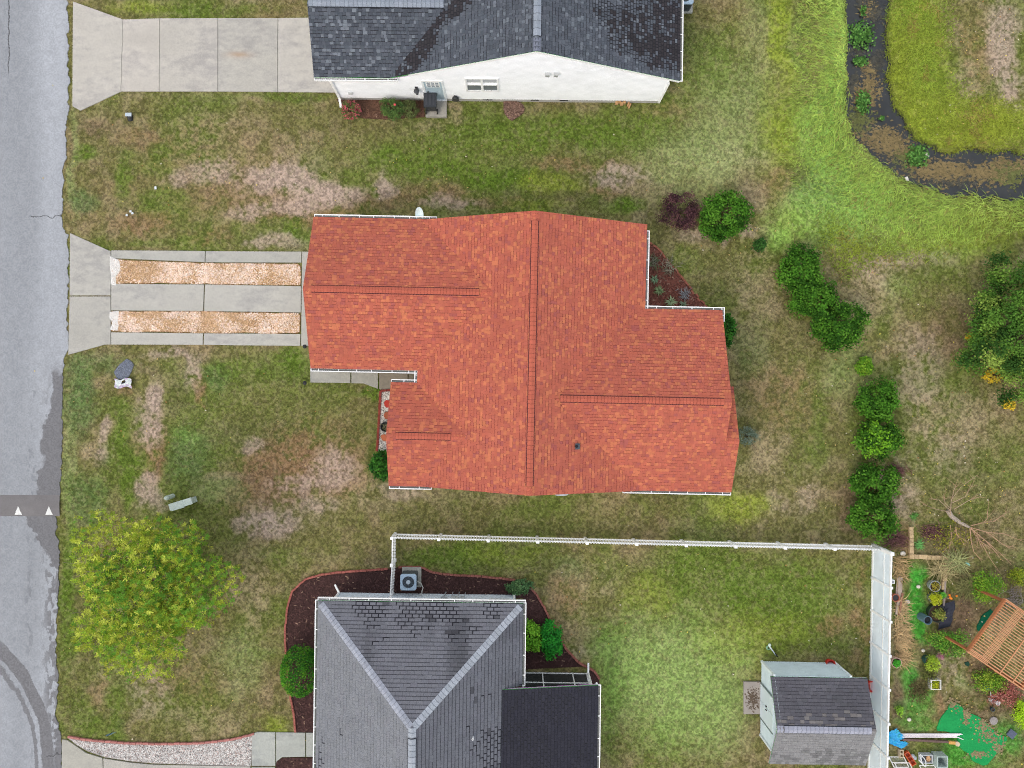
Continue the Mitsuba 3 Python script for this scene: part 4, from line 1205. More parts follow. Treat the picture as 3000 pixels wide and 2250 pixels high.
for cx, cy in ((wx0, wy1), (wx0, wy0), (wx1, wy1)):
    put(part(shed, 'corner_board'), sf.vf(bx((cx, cy, SE / 2 + .02), (.1, .1, SE - .1))), S(232, 240, 244), 'gloss')
dy0, dy1 = sf.local(F(2229, 2097, 0))[1], sf.local(F(2229, 2000, 0))[1]
for k in range(2):
    ya, yb = dy0 + (dy1 - dy0) * k / 2 + .015, dy0 + (dy1 - dy0) * (k + 1) / 2 - .015
    dk = part(shed, 'door')
    put(dk, sf.vf(bx((wx0 - .03, (ya + yb) / 2, .92), (.04, yb - ya, 1.66))), S(216, 230, 235), 'gloss')
    put(dk + '__handle', sf.vf(bx((wx0 - .07, (ya if k else yb) + (.07 if k else -.07), .95), (.05, .04, .12))), S(40, 40, 42), 'gloss')
    put(dk + '__edge_strip', sf.vf(bx((wx0 - .035, dy0 - .035 if k == 0 else dy1 + .035, .92), (.045, .05, 1.62))), S(122, 136, 138), 'gloss')
put(part(shed, 'gutter_end'), sf.vf(bx((wx0 + .02, wy0 - .35, SE - .1), (.1, .3, .12))), S(240, 244, 246), 'gloss')
st = struct('shed_step')
slab(st, [(2177, 1995), (2227, 1996), (2227, 2091), (2177, 2091)], .06, S(172, 164, 158), 'slab')
# a dark stain of soil on the step
m = M()
for _ in range(260):
    c = F(2205 + r.normal() * 9, 2046 + r.normal() * 17)
    if 2181 < c[0] / GS + 1500 < 2224:
        m.add(bx((c[0], c[1], .068), (.02 + .05 * r.random(), .02 + .05 * r.random(), .006), r.random() * 3), S(98, 84, 72) * (.8 + .4 * r.random()))
put_k = stuff('leaf_mould', 'brown leaf mould on the concrete step of the shed', 'leaf mould')
m.put(put_k)
for pts, lab, kd in (([F(2415, 1932), F(2437, 1934)], 'red plastic tub showing behind the north wall of the shed', 'tub'), ([F(2546, 1990), F(2549, 2018)], 'red plastic tub between shed roof and white fence', 'tub')):
    k = thing('plastic_tub', lab, kd)
    c = (pts[0] + pts[1]) / 2
    wide = np.linalg.norm(pts[0] - pts[1]) / 2 + .02
    put(k, lathe([(.0, .02), (wide * .8, .02), (wide, .3), (wide + .03, .32), (wide - .02, .31), (wide * .78, .05), (0, .05)], (c[0], c[1] - (.1 if kd and lab.find('north') > 0 else 0), 0), 20), S(196, 50, 38), 'gloss')
    k2 = k

# ---------------------------------------------------------------- fences
r = np.random.default_rng(25)
W_ = S(250, 250, 250, .9)
pf = thing('picket_fence', 'low white picket fence between the red-roofed house and the grassy yard', 'fence')
pA, pB = F(1159, 1563)[:2], F(2553, 1597)[:2]
posts = [1159.0] + [1292 + 140.6 * k for k in range(9)] + [2553]
line = lambda x: np.array([(x - 1500) * GS, pA[1] + (pB[1] - pA[1]) * (x - 1159) / (2553 - 1159)])


def picket_bay(p, q, side):
    d = (q - p) / np.linalg.norm(q - p); n_ = np.array([-d[1], d[0]]) * side
    for z, hh in ((.17, .09), (.86, .09)):
        put(part(pf, 'rail'), beam(np.r_[p + d * .05 , z], np.r_[q - d * .05, z], .05, hh), W_, 'gloss')
    n = max(2, int(round((np.linalg.norm(q - p) - .12) / .122)))
    for i in range(n):
        c = p + (q - p) * ((i + .5) / n)
        w, t = .036, .011
        pr = np.array([[-w, .06], [w, .06], [w, .98], [0, 1.04], [-w, .98]])
        a_ = c - n_ * (.027 - t); b_ = c - n_ * (.027 + t)
        v = np.vstack([[np.r_[o + d * u, z] for u, z in pr] for o in (a_, b_)])
        f = [[0, 1, 2], [0, 2, 3], [0, 3, 4], [5, 7, 6], [5, 8, 7], [5, 9, 8]] + [t_ for k in range(5) for t_ in ([k, 5 + k, (k + 1) % 5], [(k + 1) % 5, 5 + k, 5 + (k + 1) % 5])]
        put(part(pf, 'picket'), (v, f), W_ * (.95 + .07 * r.random()), 'gloss')


def fence_post(key, c, h, w=.127):
    m = M().add(bx((c[0], c[1], h / 2), (w, w, h), -.024), W_)
    v, f = lathe([(w * .78, 0), (w * .78, .025), (0.0, .06)], (c[0], c[1], h), 4, np.array([[.7071, -.7071, 0], [.7071, .7071, 0], [0, 0, 1]]))
    m.add((v, f), W_)
    m.put(key, 'gloss')


for x in posts[:-1]:
    fence_post(part(pf, 'post'), line(x), 1.08)
for a_, b_ in zip(posts[:-1], posts[1:]):
    picket_bay(line(a_), line(b_), 1)
g0, g1, g2 = F(1159, 1563)[:2], F(1158, 1640)[:2], F(1152, 1738)[:2]
for c in (g1, g2):
    fence_post(part(pf, 'post'), c, 1.08)
picket_bay(g0, g1, -1); picket_bay(g1, g2, -1)

vf_ = thing('privacy_fence', 'tall solid white vinyl fence between the grassy yard and the cluttered garden', 'fence')
q0, q1 = F(2556, 1597)[:2], F(2543, 2262)[:2]
dd = (q1 - q0) / np.linalg.norm(q1 - q0)
q1 = q1 + dd * 3
n = int(np.linalg.norm(q1 - q0) / 1.56)
VW = S(234, 245, 255, .92)
for i in range(n + 1):
    c = q0 + dd * 1.56 * i
    fence_post(part(vf_, 'post'), c, 1.8, .1 if i else .15)
    if i < n:
        e = q0 + dd * 1.56 * (i + 1)
        for z, hh, w, col in ((.08, .14, .06, W_), (1.14, .07, .05, W_), (1.7, .1, .064, W_)):
            put(part(vf_, 'rail'), beam(np.r_[c + dd * .06, z], np.r_[e - dd * .06, z], w, hh), col, 'gloss')
        put(part(vf_, 'panel'), beam(np.r_[c + dd * .05, .61], np.r_[e - dd * .05, .61], .03, .98), VW, 'gloss')
        put(part(vf_, 'panel'), beam(np.r_[c + dd * .05, 1.42], np.r_[e - dd * .05, 1.42], .032, .5), VW * 1.03, 'gloss')

# ---------------------------------------------------------------- air conditioners, step, bin, bricks
def ac_unit(c, rz, lab, size=.76, h=.84):
    k = thing('air_conditioner', lab, 'air conditioner')
    x, y = c
    put(part(k, 'pad'), bx((x + .05, y + .05, .05), (size + .16, size + .2, .12), rz), S(168, 168, 160))
    m = M().add(prism(sbox(x - size / 2, y - size / 2, x + size / 2, y + size / 2).buffer(-.09).buffer(.08, quad_segs=4), .09, h - .07), S(66, 72, 76))
    m.put(part(k, 'body'), 'gloss')
    for zz in np.arange(.16, h - .12, .05):
        pass
    m = M()
    ring = shapely.Point(x, y).buffer(size * .37, 24)
    m.add(prism(sbox(x - size / 2, y - size / 2, x + size / 2, y + size / 2).buffer(-.1).buffer(.1, quad_segs=4).difference(ring), h - .07, h), S(176, 198, 218))
    m.put(part(k, 'top_frame'), 'gloss')
    put(part(k, 'fan_well'), lathe([(size * .368, h - .12), (0, h - .14)], (x, y, 0), 24), S(36, 48, 62), 'gloss')
    m = M()
    for b in range(3):
        a0_ = b * 2 * np.pi / 3 + .5
        an = np.linspace(a0_, a0_ + 1.15, 6)
        v = np.vstack([[(x + rr * np.cos(t), y + rr * np.sin(t), h - .09 + .05 * (i / 5 - .5)) for i, t in enumerate(an)] for rr in (.06, size * .35)])
        m.add((v, [[i, i + 1, 7 + i, 6 + i] for i in range(5)]), S(140, 158, 174))
    m.put(part(k, 'fan'), 'gloss')
    m = M()
    for rr in np.linspace(.1, size * .36, 6):
        a = np.linspace(0, 2 * np.pi, 25)
        m.add(tube(np.stack([x + rr * np.cos(a), y + rr * np.sin(a), np.full(25, h - .008)], 1), .004, 4), S(90, 104, 118))
    for a in np.arange(6) * np.pi / 6:
        m.add(beam((x - size * .37 * np.cos(a), y - size * .37 * np.sin(a), h - .004), (x + size * .37 * np.cos(a), y + size * .37 * np.sin(a), h - .004), .006, .006), S(90, 104, 118))
    m.put(part(k, 'fan_guard'), 'gloss')
    put(part(k, 'fan_hub'), lathe([(.1, h - .06), (.1, h + .004), (.06, h + .012), (0, h + .012)], (x, y, 0), 18), S(190, 204, 216), 'gloss')
    return k


c = F(1196, 1706, .84)[:2]
k = ac_unit(c, -.01, 'grey air conditioner on a concrete pad in the mulch beside the low picket fence')
hx_, hy_ = c
put(part(k, 'refrigerant_line'), tube([(hx_ + .36, hy_ - .1, .3), (hx_ + .52, hy_ - .2, .28), (hx_ + .62, hy_ - .42, .25), (hx_ + .58, hy_ - .62, .4), (hx_ + .5, hy_ - .72, .5)], .028, 7), S(196, 196, 192))
c = F(2004, 8, .8)[:2]
ac_unit(c + np.array([.05, .35]), 0, 'grey air conditioner at the rear corner of the white house, cut by the photo edge', .8, .8)

stp = thing('door_step', 'small concrete step under the side door of the white house', 'step')
sc = F(1279, 316)[:2]
put(stp, bx((sc[0], sc[1], .08), (1.0, .98, .2), -.01), S(176, 172, 164), 'concrete')
binn = thing('wheeled_bin', 'black wheeled rubbish bin with a lid on the step of the white house', 'bin')
bxx, byy = F(1267, 316)[:2]
v = bx((0, 0, 0), (1, 1, 1))[0]
tap = np.where(v[:, 2:] > 0, 1.0, .8)
v = v * [.56, .62, .78] * np.c_[tap, tap, np.ones(8)] + [bxx, byy, .18 + .42]
put(part(binn, 'body'), (v, BOXF), S(44, 46, 50), 'gloss')
lidv = np.array([[-.31, -.36, .0], [.31, -.36, .0], [.31, .34, .0], [-.31, .34, .0], [-.29, -.33, .05], [.29, -.33, .05], [.27, .3, .1], [-.27, .3, .1]]) + [bxx, byy, .97]
m = M().add((lidv, BOXF), S(50, 53, 60))
for i in range(3):
    m.add(bx((bxx - .17 + .17 * i, byy - .02, 1.055), (.1, .5, .02), 0, np.array([[1, 0, 0], [0, .997, -.077], [0, .077, .997]])), S(58, 61, 68))
m.put(part(binn, 'lid'), 'gloss')
put(part(binn, 'handle'), tube([(bxx - .26, byy - .34, .92), (bxx - .26, byy - .42, .94), (bxx + .26, byy - .42, .94), (bxx + .26, byy - .34, .92)], .018, 6), S(40, 42, 46), 'gloss')
for s_ in (-1, 1):
    v, f = lathe([(0, -.025), (.12, -.025), (.12, .025), (0, .025)], (bxx + s_ * .27, byy - .3, .30), 14, np.array([[0, 0, 1], [1, 0, 0], [0, 1, 0.0]]))
    put(part(binn, 'wheel'), (v, f), S(30, 30, 32), 'gloss')
nth = ('leftmost', 'second from the left', 'third from the left', 'fourth from the left', 'second from the right', 'rightmost')
bk = [(1806, 304), (1814, 301), (1820, 307), (1828, 303), (1840, 306), (1844, 312)]
for i, (x, y) in enumerate(bk):
    k = thing('brick', nth[i] + ' of the loose tan bricks lying against the white house wall', 'brick', 'loose bricks by the white house')
    c = F(x, y)
    m = M()
    if i < 4:
        for sx, sy in ((-1, -1), (1, -1), (1, 1), (-1, 1)):
            m.add(bx((c[0] + sx * .03, c[1] + sy * .03, .1 + .02 * (i % 2)), (.055, .055, .2)), S(206, 164, 118))
        m.add(bx((c[0], c[1], .09), (.07, .07, .17)), S(150, 104, 74))
    else:
        m.add(bx((c[0], c[1], .06 + .0 * i), (.075, .24, .1), -.08 * i), S(200, 156, 112))
    m.put(k)

# satellite dish and meter on the red-roofed house wall
dk = thing('satellite_dish', 'pale grey satellite dish standing above the garage gutter of the red-roofed house', 'dish')
c = F(1229, 630, 2.55)
tilt = np.array([[1, 0, 0], [0, .34, .94], [0, -.94, .34]]) @ np.diag([.78, 1, 1])
v, f = lathe([(0, 0), (.12, .008), (.24, .03), (.33, .06), (.335, .052), (.24, .018), (.12, -.005), (0, -.012)], (0, 0, 0), 24)
v = v @ np.diag([.55, 1.0, 1.0])
R_ = np.array([[1, 0, 0], [0, math.cos(.55), -math.sin(.55)], [0, math.sin(.55), math.cos(.55)]])
put(part(dk, 'reflector'), (v @ R_.T + c + [0, .05, 0], f), S(206, 222, 224), 'gloss')
put(part(dk, 'arm'), tube([c + [0, -.25, -.5], c + [0, .05, -.1], c + [0, .06, 0]], .02), S(150, 152, 156), 'metal')
put(part(dk, 'bracket'), bx(c + [0, -.28, -.55], (.12, .1, .2)), S(140, 142, 146), 'metal')
dk2 = thing('satellite_dish', 'grey satellite dish seen nearly edge-on below the south gable of the red-roofed house', 'dish')
c = np.r_[F(1645, 1444, 2.2)[:2], 2.2]
v, f = lathe([(0, 0), (.12, .008), (.24, .03), (.31, .06), (.315, .052), (.24, .018), (.12, -.005), (0, -.012)], (0, 0, 0), 22)
R2_ = np.array([[1, 0, 0], [0, math.cos(1.15), -math.sin(1.15)], [0, math.sin(1.15), math.cos(1.15)]])
put(part(dk2, 'reflector'), (v @ R2_.T + c, f), S(176, 184, 192), 'gloss')
put(part(dk2, 'arm'), tube([c + [0, .45, -.3], c + [0, .15, -.05], c + [0, .03, 0]], .025), S(150, 154, 158), 'metal')

# ---------------------------------------------------------------- beds and edgings
beds = []


def mulch(kind, lab, pts, col, chips, z=0.0, light=.04, clr=None, big=1.0):
    """A bed of bark or pebbles: a thin sheet of soil with loose pieces on it."""
    pg = pts if isinstance(pts, shapely.Geometry) else Polygon(pts)
    beds.append(pg)
    r = np.random.default_rng(len(beds) + 40)
    k = stuff(kind, lab, 'mulch' if clr is None else 'pebbles')
    m = M().add(prism(pg, -.08, z + .004), col * .75 if clr is None else col * .8)
    x0, y0, x1, y1 = pg.bounds
    n = int(chips * pg.area)
    xy = np.c_[r.uniform(x0, x1, n * 2), r.uniform(y0, y1, n * 2)]
    xy = xy[shapely.contains_xy(pg.buffer(-.03), xy[:, 0], xy[:, 1])][:n]
    n = len(xy)
    if clr is None:
        a = r.random(n) * np.pi
        L, w = .03 + .06 * r.random(n), .012 + .018 * r.random(n)
        up_ = .01 + .02 * r.random((n, 4))
        ca, sa = np.cos(a), np.sin(a)
        q = [(-1, -1), (1, -1), (1, 1), (-1, 1)]
        v = np.stack([np.c_[xy[:, 0] + i * L * ca - j * w * sa, xy[:, 1] + i * L * sa + j * w * ca, z + up_[:, t]] for t, (i, j) in enumerate(q)], 1).reshape(-1, 3)
        b = col * (.55 + .9 * r.random((n, 1))) * (1 + .25 * (nz(xy[:, 0], xy[:, 1], 1.2, 3)[:, None] - .5))
        b = np.where(r.random((n, 1)) < light, S(150, 120, 104) * (.6 + .7 * r.random((n, 1))), b)
        m.add((v, np.arange(n)[:, None] * 4 + np.array([0, 1, 2, 3])), np.repeat(b, 4, axis=0))
    else:
        ov, of = np.array([[1, 0, 0], [0, 1, 0], [-1, 0, 0], [0, -1, 0], [0, 0, 1.0]]), np.array([[0, 1, 4], [1, 2, 4], [2, 3, 4], [3, 0, 4]])
        a = r.random(n) * 2 * np.pi
        sx, sy, sz = big * (.018 + .022 * r.random(n)), big * (.014 + .016 * r.random(n)), .015 + .02 * r.random(n)
        ca, sa = np.cos(a)[:, None], np.sin(a)[:, None]
        px, py_ = ov[:, 0] * sx[:, None], ov[:, 1] * sy[:, None]
        v = np.stack([xy[:, :1] + px * ca - py_ * sa, xy[:, 1:] + px * sa + py_ * ca, z + ov[:, 2] * sz[:, None] + .004], -1).reshape(-1, 3)
        b = clr(xy, r)
        m.add((v, (np.arange(n)[:, None, None] * 5 + of).reshape(-1, 3)), np.repeat(b, 5, axis=0))
    m.put(k)
    return k


def edging(kind, lab, pts, L, w, h, col, piece='brick', jit=.006, cat='edging'):
    """A row of bricks along a line, each a part."""
    k = thing(kind, lab, cat)
    ln = LineString(pts)
    n = max(1, int(round(ln.length / L)))
    r = np.random.default_rng(n)
    for i in range(n):
        a_, b_ = ln.interpolate((i + .04) / n, normalized=True), ln.interpolate((i + .96) / n, normalized=True)
        c = np.array([(a_.x + b_.x) / 2, (a_.y + b_.y) / 2]) + r.normal(size=2) * jit
        ang = math.atan2(b_.y - a_.y, b_.x - a_.x) + r.normal() * .03
        put(part(k, piece), bx((c[0], c[1], h / 2 - .02 + r.normal() * .004), (ln.length / n * .93, w * (.95 + .1 * r.random()), h + .04), ang), col * (.86 + .28 * r.random()))
    return k


b0, b1 = E(1000, 1500), E(2000, 1500)
MU = S(78, 54, 52)
bed1 = Polygon(Fs([a2(2100, 570), a2(2060, 580), a2(2048, 1000), a2(2035, 1430), a2(1915, 1425), a2(1905, 1300), a2(1880, 1180), a2(1855, 940), a2(1848, 760), a2(1868, 600), a2(1895, 510), a2(1980, 435), a2(2080, 405), b0(0, 388), b0(160, 378), b0(300, 368), b0(380, 356), b0(520, 355), b0(580, 388), b0(690, 405), b0(900, 415), b0(1110, 438), b0(1215, 478), b0(1270, 540), b0(1310, 610), b0(1350, 690), b0(1400, 790), b0(1460, 890), b0(1540, 975), b0(1640, 1030), b0(1672, 1080), b0(1680, 1200), b0(1672, 2000), b0(1600, 2000), b0(1600, 1000), b0(1180, 1020), b0(1180, 560), b0(600, 560), b0(0, 560)])).buffer(0)
mulch('mulch_bed', 'dark brown bark mulch round the hip-roofed house', bed1, MU, 420)
edging('brick_edging', 'curved row of pink edging bricks round the mulch left of the low picket fence', Fs([a2(1915, 1425), a2(1905, 1300), a2(1880, 1180), a2(1855, 940), a2(1848, 760), a2(1868, 600), a2(1895, 510), a2(1980, 435), a2(2080, 405), b0(0, 388), b0(160, 378), b0(300, 368)]), .17, .085, .09, S(164, 98, 88))
edging('brick_edging', 'curved row of pink edging bricks from the air conditioner to the screened porch', Fs([b0(372, 356), b0(520, 355), b0(580, 388), b0(690, 405), b0(900, 415), b0(1110, 438), b0(1215, 478), b0(1270, 540), b0(1310, 610), b0(1350, 690), b0(1400, 790), b0(1460, 890), b0(1540, 975), b0(1640, 1030), b0(1672, 1080)]), .17, .085, .09, S(150, 96, 86))
bed2 = Polygon(Fs([a2(1786, 1645), a2(1792, 1620), a2(1830, 1592), a2(2060, 1590), a2(2060, 1700), (806, 2330)])).buffer(0)
mulch('mulch_bed', 'small patch of dark mulch beside the walkway of the hip-roofed house', bed2, MU, 420)
mulch('mulch_bed', 'brown mulch strip with shrubs under the white house wall', Polygon(Fs([(985, 290), (1240, 286), (1245, 343), (1130, 350), (1060, 346), (1030, 335), (1000, 310)])), S(104, 76, 62), 380)
mulch('mulch_bed', 'heap of dry bark under the window of the white house', wobble(Polygon(Fs([(1478, 298), (1535, 298), (1538, 325), (1522, 342), (1500, 352), (1482, 330)])), .1), S(112, 88, 78), 700, .02, .3)
tri = Polygon(Fs([(1890, 712), (1904, 716), (1926, 724), (1962, 770), (2010, 830), (2050, 880), (2076, 902), (1890, 904)]))
mulch('mulch_bed', 'triangular bed of reddish mulch with spiky plants behind the red-roofed house', tri, S(112, 68, 58), 420)
edging('brick_edging', 'slanting row of half-sunk bricks behind the red-roofed house', Fs([(1900, 710), (1926, 726), (1962, 770), (2010, 830), (2050, 880), (2074, 900)]), .22, .08, .05, S(150, 92, 76), 'brick', .02)
peb = Polygon(Fs([(1117, 1147), (1150, 1147), (1150, 1323), (1108, 1323), (1112, 1250)]))
mulch('pebble_bed', 'white pebbles with round stepping stones beside the front wall of the red-roofed house', peb, S(200, 196, 190), 900, .0, 0, lambda xy, r: np.where(r.random((len(xy), 1)) < .72, S(232, 226, 220), np.where(r.random((len(xy), 1)) < .5, S(150, 140, 134), S(96, 88, 84))) * (.85 + .3 * r.random((len(xy), 1))))
edging('brick_edging', 'red-brown edging along the white pebbles in front of the red-roofed house', Fs([(1150, 1143), (1116, 1144), (1112, 1200), (1107, 1290), (1104, 1322)]), .3, .11, .07, S(136, 62, 54))
for (x, y, col, lab) in ((1134, 1183, S(178, 62, 54), 'red stepping stone in the white pebbles, nearest the walkway'), (1136, 1216, S(160, 90, 66), 'brown stepping stone in the white pebbles, between red stone and black bowl'), (1127, 1285, S(190, 108, 78), 'orange stepping stone in the white pebbles, beyond the black bowl')):
    k = thing('stepping_stone', lab, 'stepping stone')
    c = F(x, y)
    put(k, prism(wobble(shapely.Point(c[0], c[1]).buffer(.19, 6), .06, .12, x), 0, .045), col)
k = thing('plant_bowl', 'black round bowl of dry plants in the white pebbles', 'bowl')
c = F(1131, 1250)
put(part(k, 'bowl'), lathe([(0, 0), (.17, 0), (.25, .2), (.22, .2), (.16, .05), (0, .05)], c, 20), S(40, 40, 42), 'gloss')
rb = np.random.default_rng(3)
m = M()
for _ in range(60):
    p = c + np.r_[rb.normal(size=2) * .1, .08]
    m.add(tube([p, p + rb.normal(size=3) * .07 + [0, 0, .08]], .009, 3), S(140, 138, 104) * (.6 + .7 * rb.random()))
m.put(part(k, 'dry_stems'))


def mixed(choices):
    def f(xy, r):
        u = r.random(len(xy))
        fld = nz(xy[:, 0], xy[:, 1], 1.1, 6) * .6 + nz(xy[:, 0], xy[:, 1], 3.0, 7) * .4
        out = np.zeros((len(xy), 3))
        w = np.clip((fld - .5) * 4.5 + .45, .05, .9)
        pick = r.random(len(xy)) < w
        out[pick] = np.array(choices[0])[(u[pick] * len(choices[0])).astype(int)]
        out[~pick] = np.array(choices[1])[(u[~pick] * len(choices[1])).astype(int)]
        return out * (.8 + .4 * r.random((len(xy), 1)))
    return f


gravel_c = mixed([[S(202, 170, 134), S(192, 158, 122), S(214, 184, 150), S(178, 142, 108)], [S(236, 214, 196), S(232, 204, 188), S(210, 176, 140), S(240, 226, 216)]])
white_c = lambda xy, r: S(240, 236, 232) * (.9 + .15 * r.random((len(xy), 1)))
for i, (pts, wpts) in enumerate((([(327, 758), (420, 764), (600, 770), (883, 771), (882, 836), (600, 832), (327, 830)], [(326, 754), (345, 760), (350, 790), (343, 830), (326, 830)]), ([(327, 911), (600, 913), (881, 917), (880, 977), (598, 975), (327, 972)], [(326, 911), (349, 911), (344, 940), (350, 972), (326, 972)]))):
    mulch('gravel_strip', ('upper' if i == 0 else 'lower') + ' strip of tan and white gravel between the concrete tracks of the driveway', wobble(Polygon(Fs(pts)), .04), S(160, 120, 86), 900, .012, 0, gravel_c, 1.6)
    beds.pop()
    mulch('white_gravel', 'bright white gravel at the street end of the ' + ('upper' if i == 0 else 'lower') + ' driveway strip', wobble(Polygon(Fs(wpts)), .12, .1), S(240, 238, 236), 1700, .03, 0, white_c)
rock = Polygon(Fs([a2(440, 1462), a2(560, 1478), a2(800, 1498), a2(1050, 1504), a2(1300, 1498), a2(1500, 1476), a2(1640, 1440), a2(1628, 1645), a2(1400, 1640), a2(1000, 1628), a2(850, 1614), a2(680, 1588), a2(570, 1550), a2(500, 1510)]))
mulch('white_rock_bed', 'bed of white rocks with grey gaps between the lower driveway and the pink edging', rock, S(176, 168, 164), 800, .02, 0, lambda xy, r: np.where(r.random((len(xy), 1)) < .72, S(238, 234, 230), np.where(r.random((len(xy), 1)) < .4, S(196, 168, 160), S(128, 124, 122))) * (.82 + .3 * r.random((len(xy), 1))))
edging('brick_edging', 'long pink edging along the white rocks beside the lower driveway', Fs([a2(440, 1455), a2(560, 1474), a2(800, 1495), a2(1050, 1502), a2(1300, 1496), a2(1500, 1474), a2(1650, 1436)]), .3, .09, .07, S(176, 118, 112))
# bare spill of grey gravel and its torn bag
sp_ = wobble(Polygon(Fs([a1(820, 665), a1(870, 700), a1(845, 750), a1(825, 790), a1(800, 805), a1(765, 800), a1(735, 755), a1(775, 705)])), .1, .15)
mulch('spilled_gravel', 'spill of blue-grey gravel on the front lawn by the torn bag', sp_, S(120, 124, 134), 1500, .01, 0, lambda xy, r: S(140, 146, 160) * (.6 + .7 * r.random((len(xy), 1))))
bag = thing('torn_bag', 'torn white plastic bag at the end of the grey gravel spill', 'bag')
rb = np.random.default_rng(5)
c = F(365, 1123)
gxx, gyy = np.meshgrid(np.linspace(-.42, .42, 15), np.linspace(-.19, .19, 8), indexing='ij')
zz = .05 + .12 * nz(gxx + 3, gyy, 7.0, 4) + .05 * rb.random(gxx.shape)
v = np.stack([c[0] + gxx + .06 * (rb.random(gxx.shape) - .5), c[1] + gyy * (1 + .5 * np.abs(gxx)) + .05 * np.sin(gxx * 9), zz], -1).reshape(-1, 3)
f = np.array([[i * 8 + j, (i + 1) * 8 + j, (i + 1) * 8 + j + 1, i * 8 + j + 1] for i in range(14) for j in range(7) if not (5 < i < 9 and 2 < j < 6)])
m = M().add((v, f), np.where(rb.random((len(v), 1)) < .9, S(206, 212, 212), S(150, 156, 160)))
m.put(part(bag, 'sheet'), 'gloss')
put(part(bag, 'opening'), bx((c[0] - .02, c[1] - .02, .05), (.34, .16, .04), .3), S(70, 74, 80))

# ---------------------------------------------------------------- utility boxes and small things on the grass
k = thing('transformer_box', 'pale green-grey utility box with a raised lid on the front lawn above the street tree', 'utility box')
c = F(531, 1476, .5); ang = math.radians(17)
put(part(k, 'body'), bx((c[0], c[1], .26), (1.06, .27, .56), ang), S(178, 190, 182), 'gloss')
put(part(k, 'lid'), bx((c[0] + .0, c[1], .565), (1.1, .32, .06), ang), S(206, 218, 210), 'gloss')
put(part(k, 'door_panel'), bx((c[0] - .16 * math.cos(ang) , c[1] - .16 * math.sin(ang) - .02, .6), (.62, .36, .05), ang), S(196, 208, 200), 'gloss')
k = thing('utility_pedestal', 'small round-topped grey-green utility post beside the larger utility box', 'utility post')
c = F(506, 1453)
v, f = lathe([(.11, -.05), (.11, .62), (.08, .72), (0, .75)], c, 16)
put(part(k, 'post'), (v, f), S(190, 202, 190), 'gloss')
put(part(k, 'band'), lathe([(.114, .5), (.118, .52), (.118, .56), (.114, .58)], c, 16), S(164, 176, 166), 'gloss')
k = thing('drain_pipe', 'half-buried black pipe end with a grey cap on the grass below the upper driveway', 'pipe')
c = F(382, 346)
put(part(k, 'pipe'), tube([c + [0, -.1, -.05], c + [0, .0, .02], c + [0, .12, .06]], .13, 12), S(34, 34, 36), 'gloss')
put(part(k, 'cap'), bx(c + [0, .1, .19], (.3, .16, .03), 0), S(180, 192, 202), 'gloss')
for i, (x, y, lab) in enumerate(((898, 1016, 'black path light at the corner of driveway and front lawn'), (898, 1122, 'black path light at the near corner of the front walkway'))):
    k = thing('path_light', lab, 'path light')
    c = F(x, y)
    put(part(k, 'stake'), tube([c + [0, 0, -.05], c + [0, 0, .3]], .015, 6), S(30, 30, 30))
    put(part(k, 'hood'), lathe([(0, .36), (.1, .3), (.09, .28), (0, .28)], c, 14), S(28, 28, 30), 'gloss')
k = thing('lawn_sprinkler', 'green and white lawn tool lying on the grass above the garden shed', 'sprinkler')
c = F(2251, 1893)
put(part(k, 'wheel'), lathe([(.05, 0), (.11, .02), (.11, .06), (.05, .08)], c + [-.02, -.06, 0], 14), S(120, 160, 124), 'gloss')
put(part(k, 'head'), ball(c + [.03, .08, .08], (.08, .08, .06), 1), S(196, 214, 200), 'gloss')
put(part(k, 'shaft'), tube([c + [0, .05, .1], c + [.18, -.2, .1], c + [.36, -.42, .04]], .03, 6), S(214, 222, 222), 'gloss')
put(part(k, 'grip'), tube([c + [.2, -.22, .08], c + [.44, -.5, .03]], .035, 6), S(48, 48, 44), 'gloss')
k = thing('garden_flag', 'small blue-grey flag at the front edge of the lawn by the white rocks', 'flag')
c = F(334, 2140)
put(part(k, 'pole'), tube([c, c + [0, 0, .6]], .012, 5), S(60, 60, 60))
put(part(k, 'cloth'), (np.array([c + [0, 0, .58], c + [.22, .12, .55], c + [.24, .04, .2], c + [-.16, -.06, .22], c + [-.14, 0, .5]]), [[0, 1, 2], [0, 2, 3], [0, 3, 4]]), S(120, 150, 168))

